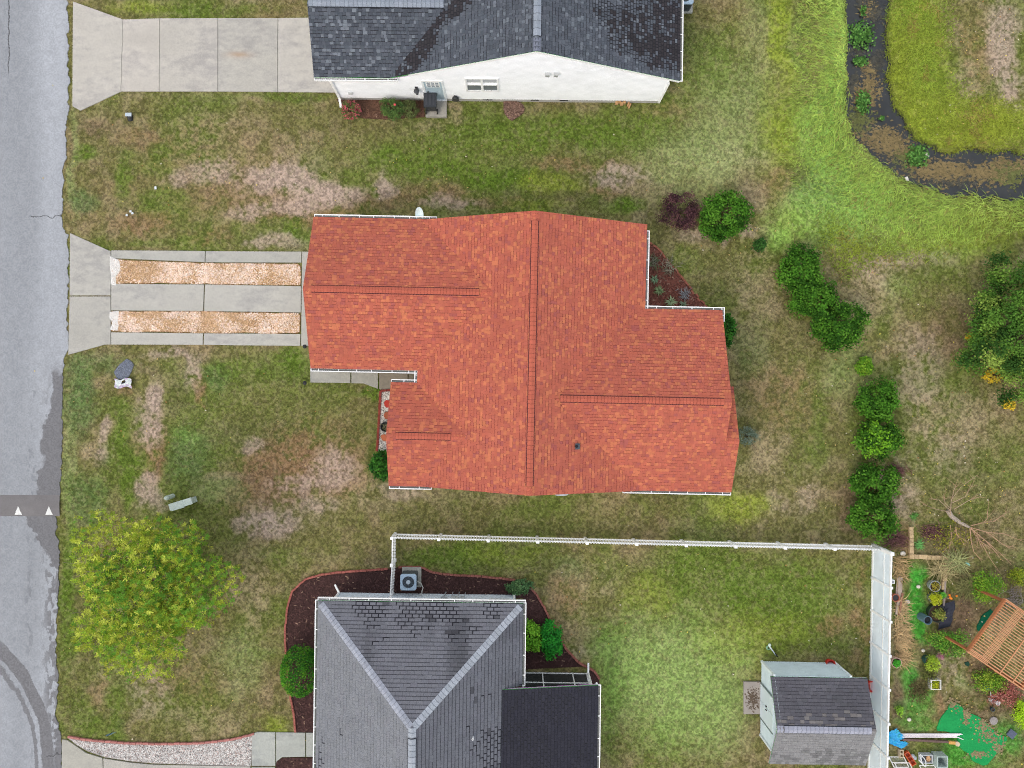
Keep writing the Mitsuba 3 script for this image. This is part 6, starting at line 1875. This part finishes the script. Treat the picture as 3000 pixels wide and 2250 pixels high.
z8 = lambda x, y: (2700 + x / 6.637, 2000 + y / 6.637)
gcloth('ground_cloth', 'bright emerald green ground cloth in the lower right garden', [z8(620, 340), z8(760, 420), z8(900, 520), z8(1040, 650), z8(1200, 760), z8(1400, 900), z8(1560, 1060), z8(1640, 1110), z8(1540, 1300), z8(1420, 1420), z8(1280, 1600), z8(1160, 1600), z8(1000, 1460), z8(840, 1320), z8(720, 1180), z8(700, 1040), z8(240, 920), z8(330, 760), z8(420, 640), z8(520, 500)], S(44, 158, 88), .012)
z6 = lambda x, y: (2700 + x / 6.143, 1780 + y / 6.143)
gcloth('ground_cloth', 'dark teal green ground cloth beside the upper left edge of the pergola', [z6(1230, 20), z6(1290, 60), z6(1180, 260), z6(1000, 460), z6(960, 400), z6(980, 260), z6(1080, 120)], S(24, 92, 66), .012)
gcloth('ground_cloth', 'scrap of dark green cloth left of the lower pergola corner', [z6(780, 980), z6(850, 965), z6(880, 1010), z6(840, 1050), z6(790, 1030)], S(46, 78, 64), .012, .05)
m = M(); k = stuff('soil_crumbs', 'brown soil and dead leaves lying on the green ground cloth', 'soil')
for _ in range(520):
    cl = [(870, 640, 60, 120), (1250, 960, 160, 120), (1500, 1260, 80, 90), (1100, 1400, 160, 60), (1400, 1080, 120, 120), (600, 400, 80, 90), (1200, 800, 120, 80)][r.integers(7)]
    c = F(*z8(cl[0] + r.normal() * cl[2] * .7, cl[1] + r.normal() * cl[3] * .7))
    m.add(bx((c[0], c[1], .016), (.03 + .07 * r.random(), .03 + .06 * r.random(), .008), r.random() * 3), S(138, 122, 92) * (.7 + .6 * r.random()))
m.put(k)

# pergola
pg_ = thing('pergola', 'orange wooden slatted pergola roof at the right edge of the photo', 'pergola')
PZ = 2.25
A_, B_, C_ = F(2944, 1755, PZ), F(2833, 1908, PZ), F(2996, 2019, PZ)
u, w_ = B_ - A_, C_ - B_
OR = S(206, 150, 112)
for i in range(23):
    p = A_ + u * ((i + .5) / 23)
    dn = u / np.linalg.norm(u)
    rr = np.random.default_rng(i)
    put(part(pg_, 'slat'), beam(p + w_ * .0 + [0, 0, .1], p + w_ * .33 + [0, 0, .1], .032, .04), OR * (.9 + .2 * rr.random()))
    p2 = p + dn * .055
    put(part(pg_, 'slat'), beam(p2 + w_ * .2 + [0, 0, .1], p2 + w_ * 1.0 + [0, 0, .1], .032, .04), (OR * .9 + .1 * S(214, 180, 150)) * (.9 + .2 * rr.random()))
for t, ww, dz in ((.01, .09, -.02), (.97, .09, -.02)):
    put(part(pg_, 'beam'), beam(A_ + w_ * t + [0, 0, dz], B_ + w_ * t + [0, 0, dz], ww, .16), S(190, 124, 84))
for t in (.55, .78):
    put(part(pg_, 'batten'), beam(A_ + w_ * t + [0, 0, .15], B_ + w_ * t + [0, 0, .15], .04, .03), OR)
for t in (0.0, 1.0):
    put(part(pg_, 'rafter'), beam(A_ + u * t + w_ * -.01 + [0, 0, .02], A_ + u * t + w_ * 1.01 + [0, 0, .02], .05, .15), S(204, 146, 110))
put(part(pg_, 'rafter'), beam(A_ + u * .955 + [0, 0, .02], A_ + u * .955 + w_ + [0, 0, .02], .05, .14), S(206, 150, 114))
for a_, b_ in ((.03, .03), (.97, .03), (.03, .96), (.97, .96)):
    p = A_ + u * a_ + w_ * b_
    put(part(pg_, 'post'), bx((p[0], p[1], PZ / 2 - .05), (.1, .1, PZ), .6), S(170, 106, 70))

# tarp, pipes, timber, blocks, bins
z7 = lambda x, y: (2550 + x / 7.373, 2030 + y / 7.373)
k = thing('tarp', 'crumpled bright blue tarp at the foot of the white fence', 'tarp')


def crumple(pts, seed, hmax, col, key, n=16):
    pg = Polygon(Fs([z7(*q) for q in pts])).buffer(0)
    x0, y0, x1, y1 = pg.bounds
    gx_, gy_ = np.meshgrid(np.linspace(x0, x1, n), np.linspace(y0, y1, n), indexing='ij')
    rr = np.random.default_rng(seed)
    gx_ = gx_ + rr.normal(size=gx_.shape) * .012
    q = np.stack([gx_.ravel(), gy_.ravel()], 1)
    z = .05 + hmax * np.abs(nz(q[:, 0], q[:, 1], 3.2, seed) - .5) * 2 + hmax * .2 * rr.random(len(q))
    ok = shapely.contains_xy(pg.buffer(.03), q[:, 0], q[:, 1])
    f = [[i * n + j, (i + 1) * n + j, (i + 1) * n + j + 1, i * n + j + 1] for i in range(n - 1) for j in range(n - 1)]
    f = [t for t in f if all(ok[x] for x in t)]
    cc = np.where(rr.random((len(q), 1)) < .86, col, S(26, 66, 150))
    put(key, (np.c_[q, z], np.array(f)), cc, 'gloss')


crumple([(330, 860), (385, 830), (545, 735), (640, 850), (730, 940), (660, 985), (380, 965), (320, 960)], 3, .22, S(56, 176, 232), part(k, 'upper_fold'))
crumple([(330, 990), (600, 985), (640, 1030), (760, 1040), (810, 1075), (640, 1165), (390, 1080), (320, 1050)], 4, .16, S(46, 170, 230), part(k, 'lower_fold'))
nth = ('uppermost', 'second', 'third', 'fourth', 'fifth', 'lowest, bent-tipped')
for i, (y0, y1, x1) in enumerate(((876, 884, 1960), (892, 898, 1990), (908, 912, 1930), (922, 926, 1880), (938, 940, 1860), (950, 962, 1900))):
    k = thing('plastic_pipe', nth[i] + ' white plastic pipe of the bundle sticking out of the blue tarp', 'pipe', 'white pipes beside the blue tarp')
    pts = [F(*z7(640, y0 + 6), .06 + .05 * (i % 2)), F(*z7(1200, (y0 + y1) / 2), .06 + .05 * (i % 2)), F(*z7(x1, y1), .06)]
    if i == 5:
        pts.append(F(*z7(2005, 1008), .05))
    put(k, tube(pts, .02, 8), S(248, 240, 244), 'gloss')
k = thing('timber', 'long brown timber lying below the white pipes', 'timber')
put(k, beam(F(*z7(690, 1003), .09), F(*z7(1720, 1060), .09), .09, .09), S(112, 92, 86))
k = thing('timber', 'short honey-coloured wood block at the end of the long brown timber', 'timber')
put(k, beam(F(*z7(1690, 1068), .12), F(*z7(1830, 1078), .12), .13, .1), S(206, 160, 92))
k = thing('stone', 'beige paving stone at the end of the long brown timber', 'stone')
put(k, prism(wobble(Polygon(Fs([z7(1800, 1045), z7(1860, 1025), z7(1905, 1070), z7(1890, 1125), z7(1840, 1145), z7(1800, 1110)])), .02), 0, .12), S(206, 188, 160))
k = thing('cinder_block', 'tan hollow concrete block standing below the blue tarp', 'block')
c = F(*z7(632, 1278))
m = M()
holes = [sbox(-.06, .03, .06, .15), sbox(-.06, -.15, .06, -.03)]
v, f = prism(sbox(-.095, -.19, .095, .19).difference(unary_union(holes)), 0, .19)
m.add((v + [c[0], c[1], 0], f), S(196, 178, 152)); m.put(k)
k = thing('tray_planter', 'long orange-red plastic planter tray lying aslant', 'planter')
c = F(*z7(828, 1392))
R_ = rot2(math.radians(-57))
m = M()
v, f = prism(sbox(-.36, -.12, .36, .12).difference(sbox(-.33, -.095, .33, .095)), 0, .15)
m.add((np.c_[v[:, :2] @ R_.T + c[:2], v[:, 2]], f), S(206, 92, 50))
v, f = prism(sbox(-.33, -.095, .33, .095), 0, .03)
m.add((np.c_[v[:, :2] @ R_.T + c[:2], v[:, 2]], f), S(150, 60, 36)); m.put(part(k, 'tray'), 'gloss')
for xx in (-.11, .11):
    v = bx((xx, 0, .08), (.015, .19, .12))[0]
    put(part(k, 'divider'), (np.c_[v[:, :2] @ R_.T + c[:2], v[:, 2]], BOXF), S(188, 80, 46), 'gloss')
for x, y, lab in ((895, 1345, 'upper of two grey stones beside the orange tray'), (940, 1388, 'lower of two grey stones beside the orange tray')):
    k = thing('stone', lab, 'stone'); c = F(*z7(x, y)); put(k, ball(c + [0, 0, .06], (.1, .09, .08), 2, .12, int(x)), S(178, 184, 188))
k = thing('crate', 'low grey tray with wood blocks and a white folding chair frame leaning on it', 'crate')
c = F(*z7(1155, 1372))
m = M()
v, f = prism(sbox(-.28, -.2, .28, .2).difference(sbox(-.25, -.17, .25, .17)), 0, .28); m.add((v + [c[0], c[1], 0], f), S(196, 200, 206))
m.add(bx((c[0], c[1], .05), (.5, .34, .04)), S(110, 112, 118)); m.put(part(k, 'box'), 'gloss')
for i in range(4):
    put(part(k, 'wood_block'), bx((c[0] + .1 + .09 * (i % 2) - .03 * i, c[1] - .08 + .07 * i - .05, .14 + .03 * i), (.16, .08, .07), .7 + .4 * i), S(206, 164, 124) * (.9 + .1 * i / 3))
k = thing('folding_chair', 'white tubular chair frame lying over the grey tray', 'chair frame')
p = [F(*z7(q[0], q[1]), .34) for q in ((1075, 1330), (1150, 1400), (1195, 1470), (1200, 1580), (1185, 1600), (1050, 1450))]
put(part(k, 'loop'), tube(p, .018, 7), S(236, 238, 238), 'gloss')
put(part(k, 'bar'), tube([F(*z7(1060, 1340), .34), F(*z7(1140, 1560), .34)], .016, 6), S(228, 230, 232), 'gloss')
k = thing('storage_bin', 'open grey-green storage box at the bottom edge of the garden', 'bin')
c = np.r_[F(*z7(1560, 1500), .5)[:2], 0]
v, f = prism(sbox(-.26, -.28, .26, .28).difference(sbox(-.215, -.235, .215, .235)), 0, .5)
put(part(k, 'side'), (v + c, f), S(172, 186, 182), 'gloss')
put(part(k, 'bottom'), bx(c + [0, 0, .04], (.43, .47, .05)), S(120, 130, 128), 'gloss')
put(part(k, 'contents'), ball(c + [-.05, .08, .12], (.12, .1, .08), 2, .2), S(60, 70, 64))
for i, (x0, y0, lab) in enumerate(((400, 1380, 'old white window sash lying nearest the fence foot'), (520, 1510, 'old white window sash lying lower and further from the fence'), (1060, 1565, 'old white window sash lying below the grey tray'))):
    k = thing('window_sash', lab, 'window')
    o = F(*z7(x0, y0), .06)
    e1, e2 = np.array([.72, .0, 0]), np.array([.24, -.5, .0])
    for a_, b_ in ((o, o + e1), (o + e2, o + e1 + e2), (o, o + e2), (o + e1, o + e1 + e2), (o + e2 * .55, o + e1 + e2 * .55)):
        put(part(k, 'bar'), beam(a_, b_, .035, .03), S(230, 228, 224), 'gloss')
    put(part(k, 'pane'), (np.array([o, o + e1, o + e1 + e2, o + e2]), [[0, 1, 2, 3]]), (0, 0, 0), 'glass')
k = thing('plastic_tray', 'bright blue moulded plastic tray near the lower pergola corner', 'tray')
c = F(*z6(1200, 1415))
m = M()
for dx, sr in ((-.1, .14), (.1, .11)):
    m.add(lathe([(0, .03), (sr * .75, .03), (sr, .09), (sr + .025, .09), (sr + .02, .0)], c + [dx, 0, 0], 20), S(40, 178, 226))
m.put(k, 'gloss')
k = thing('hoop_handle', 'white bent tube handle beside the dead reddish bush', 'handle')
put(k, tube([F(*z6(1340, 1475), .3), F(*z6(1255, 1480), .34), F(*z6(1240, 1520), .35), F(*z6(1250, 1590), .34), F(*z6(1340, 1600), .3)], .02, 7), S(226, 228, 224), 'gloss')
for x, y, lab in ((1390, 360, 'left one of two white pails below the dead reddish bush'), (1490, 400, 'right one of two white pails below the dead reddish bush')):
    pot('pail', lab, *z8(x, y), .11, .22, S(228, 226, 228), 'pail', None, soil=S(190, 188, 190))
pot('small_pot', 'small dark blue pot on the soil above the round grey slab', *z8(1390, 525), .1, .14, S(46, 62, 72), 'pot', None)
k = thing('pink_flowers', 'small clump of pink flowers right of the lime-green shrub', 'flowers')
m = M(); c = F(2752, 1917)
foliage(m, r, 240, c + [0, 0, .12], (.16, .16, .12), .06, [S(190, 128, 148), S(206, 150, 164), S(160, 104, 120)], clumps=14, spread=.4, shell=.3, up=.9)
m.put(k, 'leaf')
k = thing('orange_flowers', 'few orange flowers on bare soil right of the dome of yellow-green foliage', 'flowers')
m = M()
for x, y in ((745, 1395), (845, 1362), (730, 1345), (760, 1405), (740, 1380)):
    c = F(2650 + x / 5.53, 1500 + y / 5.53, .1)
    m.add(ball(c, (.06, .05, .04), 1, .3, x), S(238, 140, 50))
m.put(k)
k = thing('plastic_bottle', 'pale turquoise plastic bottle lying in the weeds', 'bottle')
p = F(2650 + 985 / 5.53, 1500 + 820 / 5.53, .07); q = F(2650 + 1060 / 5.53, 1500 + 862 / 5.53, .07)
d = (q - p) / np.linalg.norm(q - p); L = np.linalg.norm(q - p)
put(k, tube([p, p + d * L * .7, p + d * L * .85, q], [.05, .05, .022, .022], 10), S(150, 222, 214), 'gloss')
WEEDS = [('weedy_bush', 'sprawling weedy green bush left of the pergola', 2092 - 40, 1388, 44, .7, [S(92, 146, 52), S(116, 164, 62), S(70, 116, 48), S(140, 170, 70)], 2600, 26), ('weedy_bush', 'bright green bush above the upper pergola corner', 2135, 1268, 30, .9, [S(116, 160, 48), S(92, 140, 48), S(146, 176, 62)], 2300, 34),
         ('weedy_bush', 'yellow-green plant at the right edge above the pergola', 2200, 1245, 22, .6, [S(150, 160, 52), S(120, 140, 50)], 900, 18), ('weedy_bush', 'leafy green bush below the lower left edge of the pergola', 2142, 1474, 36, .8, [S(110, 150, 50), S(84, 124, 46), S(150, 170, 62)], 2300, 24),
         ('weedy_bush', 'bright lime bush at the lower right edge of the photo', 2208, 1540, 16, .8, [S(150, 190, 40), S(170, 206, 50)], 900, 34), ('dead_bush', 'dead reddish-brown bush by the lower pergola corner', 2172, 1500, 34, .6, [S(164, 100, 90), S(142, 84, 78), S(180, 124, 112)], 2000, 26),
         ('weedy_bush', 'small green plant beside the timber below the blocks', 2035, 1286, 9, .3, [S(90, 170, 60), S(110, 184, 70)], 260, 7), ('weedy_bush', 'grey-green weeds between teal pot and square planter', 2010, 1452, 22, .3, [S(110, 116, 62), S(88, 96, 54)], 700, 22), ('weedy_bush', 'dull brownish weeds left of the square planter', 1985, 1492, 22, .3, [S(104, 94, 66), S(88, 84, 56)], 700, 24),
         ('weedy_bush', 'small lime weed at the foot of the white fence beside the shed', 1944, 1536, 8, .4, [S(150, 190, 70), S(120, 170, 60)], 240, 10)]
for i, (kd, lab, x, y, rx, h, cols, n, ry) in enumerate(WEEDS):
    shrub(kd, lab, x, y, rx, h, cols, n, ry, cat='bush', seed=140 + i, size=.085, aspect=.24, clumps=60, shell=.3, spread=.3)
# tussocks of dry and green grass, twigs
TUS = [('grass_tussock', 'tan dry grass clump beside the top of the white fence', 1938, 1226, 12, 24, S(184, 158, 116), 110, 0), ('grass_tussock', 'tan dry grass along the white fence below the lumber', 1940, 1345, 11, 50, S(200, 174, 132), 230, 0), ('grass_tussock', 'tan dry grass above the pink pot by the white fence', 1945, 1395, 13, 40, S(196, 168, 126), 200, 0),
       ('grass_tussock', 'pale arching grass inside the bend of the blocks', 2030, 1228, 30, 26, S(176, 162, 120), 170, 1), ('grass_tussock', 'pale green arching grass right of the block corner', 2062, 1212, 30, 26, S(150, 154, 106), 200, 1), ('grass_tussock', 'tuft of fresh green spiky leaves inside the block corner', 1984, 1176, 13, 13, S(108, 164, 92), 60, 2),
       ('grass_tussock', 'tuft of green spiky leaves above the block corner', 1973, 1116, 10, 12, S(100, 150, 76), 50, 2), ('grass_tussock', 'grey-green arching grass left of the bright green bush', 2090, 1268, 30, 22, S(128, 128, 84), 260, 1)]
for i, (kd, lab, x, y, rx, ry, col, n, mode) in enumerate(TUS):
    rr = np.random.default_rng(160 + i)
    k = thing(kd, lab, 'grass')
    c = O(x, y)
    if mode == 0:
        q = c[:2] + rr.uniform(-1, 1, (n, 2)) * [rx * BK, ry * BK]
        a = rr.normal(size=n) * .7 + rr.choice([-.3, -.6, .1], n)
    else:
        q = c[:2] + rr.normal(size=(n, 2)) * [rx * BK * .22, ry * BK * .22]
        a = rr.random(n) * 2 * np.pi
    lean = np.stack([np.cos(a), np.sin(a), np.zeros(n)], 1)
    L = (rx * BK) * (.7 + .6 * rr.random(n)) if mode else .35 + .4 * rr.random(n)
    m = M(); strips(m, rr, np.c_[q, np.zeros(n)], lean, L, np.full(n, .022), col * (.45 + .85 * rr.random((n, 1))), .7, 3)
    m.put(k, 'leaf')
for i, (lab, x, y, rx, ry, n, ang) in enumerate((('heap of purple-brown twigs at the end of the picket fence', 1935, 1163, 28, 24, 190, .3), ('fan of purple-brown dead stems right of the block corner', 2015, 1150, 26, 16, 200, .15), ('strip of reddish dead stems below the second shrub of the row', 1935, 1018, 22, 12, 130, -.5), ('grey dead twigs right of the weeds above the pergola', 2190, 1290, 26, 24, 70, .8))):
    rr = np.random.default_rng(180 + i)
    k = thing('twig_heap', lab, 'twigs')
    c = O(x, y); m = M()
    for _ in range(n):
        p = c + np.r_[rr.normal(size=2) * [rx * BK * .45, ry * BK * .45], .03 + .12 * rr.random()]
        a = ang + rr.normal() * .6; L = .2 + .35 * rr.random()
        d = np.array([math.cos(a), math.sin(a), rr.normal() * .15])
        m.add(tube([p - d * L / 2, p + rr.normal(size=3) * .03, p + d * L / 2], [.013, .011, .006], 3), (S(116, 82, 80) if i != 3 else S(150, 140, 134)) * (.7 + .6 * rr.random()))
    m.put(k)
# fallen branch with orange twigs, and the bare sapling above it
zb_ = lambda x, y: (2650 + x / 5.53, 1500 + y / 5.53)
k = thing('fallen_branch', 'fallen grey branch with a fan of orange twigs above the pergola', 'branch')
m = M()
m.add(tube([F(*zb_(700, -30), .12), F(*zb_(760, 70), .16), F(*zb_(900, 170), .18), F(*zb_(1070, 260), .2)], [.12, .11, .09, .05], 8), S(166, 152, 140))
m.put(part(k, 'limb'))
m = M(); rr = np.random.default_rng(190)
for pts in ([(1070, 260), (1230, 470), (1390, 760), (1550, 990)], [(1070, 260), (1330, 480), (1560, 680), (1730, 850)], [(1070, 250), (1340, 330), (1600, 350), (1960, 490)], [(1080, 260), (1180, 400), (1240, 560)], [(1060, 270), (1080, 480), (1120, 640), (1250, 800)], [(1340, 330), (1560, 500), (1700, 590)], [(1080, 220), (1250, 180), (1450, 150)], [(1290, 165), (1350, 90), (1340, -20)],
            [(740, 210), (760, 380), (745, 520), (640, 630)], [(830, 240), (840, 350), (960, 520)], [(1330, 480), (1420, 590), (1600, 800)], [(1450, 150), (1560, 70), (1650, 10)], [(1230, 470), (1300, 520), (1400, 580)]):
    P_ = [F(*zb_(*q), .2 + .12 * rr.random()) for q in pts]
    m.add(tube(P_, np.linspace(.02, .008, len(P_)), 5), S(186, 150, 124) * (.85 + .3 * rr.random()))
    for j in range(5):
        t = rr.random() * (len(P_) - 1); i0 = int(t); p = P_[i0] * (1 - t + i0) + P_[min(i0 + 1, len(P_) - 1)] * (t - i0)
        d = (P_[-1] - P_[0]); d = d / np.linalg.norm(d) + rr.normal(size=3) * .5
        m.add(tube([p, p + d * .35 + [0, 0, .05]], [.01, .004], 4), S(182, 148, 122) * (.85 + .3 * rr.random()))
m.put(part(k, 'twig'))
zc_ = lambda x, y: (2000 + x / 2.212, 750 + y / 2.212)
k = thing('bare_sapling', 'bare orange-twigged sapling right of the lowest green shrubs', 'sapling')
m = M()
for pts in ([(1735, 1680), (1740, 1580), (1800, 1500), (1910, 1420)], [(1735, 1660), (1640, 1640), (1560, 1610)], [(1735, 1650), (1660, 1580), (1600, 1570)], [(1740, 1590), (1760, 1510), (1770, 1490)], [(1760, 1640), (1860, 1580), (1930, 1560)], [(1745, 1600), (1830, 1560), (1880, 1480)], [(1740, 1640), (1700, 1600), (1690, 1540)]):
    P_ = [F(*zc_(*q), .25 + .35 * i / 3) for i, q in enumerate(pts)]
    m.add(tube(P_, np.linspace(.018, .007, len(P_)), 5), S(172, 148, 126) * (.85 + .3 * rr.random()))
    for j in range(5):
        p = P_[-2] + (P_[-1] - P_[-2]) * rr.random()
        m.add(tube([p, p + (P_[-1] - P_[0]) / np.linalg.norm(P_[-1] - P_[0]) * .3 + rr.normal(size=3) * .16], [.009, .004], 4), S(182, 148, 122))
m.put(part(k, 'twig'))
foliage(m2 := M(), rr, 500, O(2060, 1160, .2), (1.3, .9, .2), .07, [S(156, 150, 50), S(130, 132, 54), S(110, 118, 50)], clumps=50, spread=.3, shell=.1, up=.8)
k = thing('weedy_bush', 'sprawling yellowish weeds under the fallen branch', 'bush')
m2.put(k, 'leaf')

# ---------------------------------------------------------------- leaves and scraps lying about
r = np.random.default_rng(201)
k = stuff('leaf_litter', 'scattered yellow and tan fallen leaves and pale scraps on the lawns', 'fallen leaves')
m = M()
pts = []
for x, y, rx, ry, n in ((1900, 900, 160, 300, 150), (2110, 1100, 100, 160, 90), (2140, 90, 70, 100, 60), (2080, 260, 120, 60, 50), (1500, 1300, 350, 160, 60), (1000, 330, 400, 120, 60), (400, 350, 250, 150, 40), (400, 900, 280, 150, 40), (2080, 1400, 120, 220, 160), (1600, 500, 120, 80, 40), (1750, 1420, 140, 200, 24), (400, 1450, 250, 150, 30)):
    pts.append(np.c_[x + r.normal(size=n) * rx * .6, y + r.normal(size=n) * ry * .6])
pts = np.vstack(pts)
for x, y in pts:
    c = O(x, y)
    c[2] = ground_z(c[:1], c[1:2])[0] + .05
    s_ = .018 + .03 * r.random()
    a = r.random() * 6
    u_ = np.array([math.cos(a), math.sin(a), .2 * r.normal()]) * s_; w2 = np.array([-math.sin(a), math.cos(a), .2 * r.normal()]) * s_ * .6
    col = [S(226, 206, 96), S(214, 186, 120), S(226, 214, 196), S(180, 130, 80), S(214, 186, 120)][r.integers(5)]
    m.add((np.array([c - u_, c + w2, c + u_, c - w2]), [[0, 1, 2, 3]]), col)
m.put(k)
for i, (x, y, lab) in enumerate(((457, 551, 'small pale scrap on the lawn above the red house driveway'), (384, 620, 'white scraps on the lawn near the top of the red house driveway'))):
    k = thing('litter', lab, 'litter'); c = F(x, y); m = M()
    for j in range(3 if i else 1):
        m.add(bx((c[0] + .09 * j * (1 if j % 2 else -1), c[1] - .09 * j, .05), (.1, .14 if not i else .09, .03), .4 * j), S(214, 220, 222))
    m.put(k)

# ---------------------------------------------------------------- the mown grass itself
r = np.random.default_rng(211)
bare = unary_union([road_poly] + paved + beds + [rf.world(np.c_[np.array(body.exterior.coords), np.zeros(len(body.exterior.coords))])[:, :2].tolist() and Polygon(rf.world(np.c_[np.array(body.exterior.coords), np.zeros(len(body.exterior.coords))])[:, :2]),
                    Polygon(uf.world([[gx0 + .5, wy, 0], [x1w, wy, 0], [x1w, 27, 0], [gx0 + .5, 27, 0]])[:, :2]), Polygon(hf_.world([[-hw + .3, -.4, 0], [-.3, -.4, 0], [-.3, qy, 0], [qx1, qy, 0], [qx1, -14, 0], [-hw + .3, -14, 0]])[:, :2]),
                    Polygon(sf.world([[wx0, wy0, 0], [wx1, wy0, 0], [wx1, wy1, 0], [wx0, wy1, 0]])[:, :2]), ditch.buffer(.15)])
shapely.prepare(bare)
N = 1_700_000
xy = np.c_[r.uniform(-22.8, 25.6, N), r.uniform(-19.4, 19.4, N)]
xy = xy[~shapely.contains_xy(bare, xy[:, 0], xy[:, 1])]
def npn(x, y):
    return meshkit.noise(np.stack([x, y, np.zeros_like(x) + .5], -1))
wts = turf_weights(xy[:, 0], xy[:, 1], np, npn)
thin = np.clip(.8 * wts['sand'] + .5 * wts['soil'] + .35 * wts['rust'] + .2 * wts['straw'], 0, .93)
tuft = smooth01(.25, .65, nz(xy[:, 0], xy[:, 1], 5.0, 3) * .6 + nz(xy[:, 0], xy[:, 1], 13.0, 4) * .4)
keep = r.random(len(xy)) < (1 - thin) * (.35 + .65 * tuft)
xy, tuft = xy[keep], tuft[keep]
n = len(xy)
z = ground_z(xy[:, 0], xy[:, 1])
a = r.random(n) * 2 * np.pi
L = (.03 + .05 * r.random(n)) * (.75 + .5 * tuft)
w = .006 + .006 * r.random(n)
h = L * (.25 + .6 * r.random(n))
ca, sa = np.cos(a), np.sin(a)
v = np.stack([np.c_[xy[:, 0] - sa * w, xy[:, 1] + ca * w, z - .004], np.c_[xy[:, 0] + sa * w, xy[:, 1] - ca * w, z - .004], np.c_[xy[:, 0] + ca * L, xy[:, 1] + sa * L, z + h]], 1).reshape(-1, 3)
uvb = np.repeat(np.c_[r.random(n), r.random(n)], 3, axis=0)
stuff('lawn_grass', 'short mown grass with bare and brown patches covering the yards', 'grass')
scene['lawn_grass'] = mikit.ply((v, np.arange(3 * n).reshape(-1, 3)), 'blade', uv=uvb)
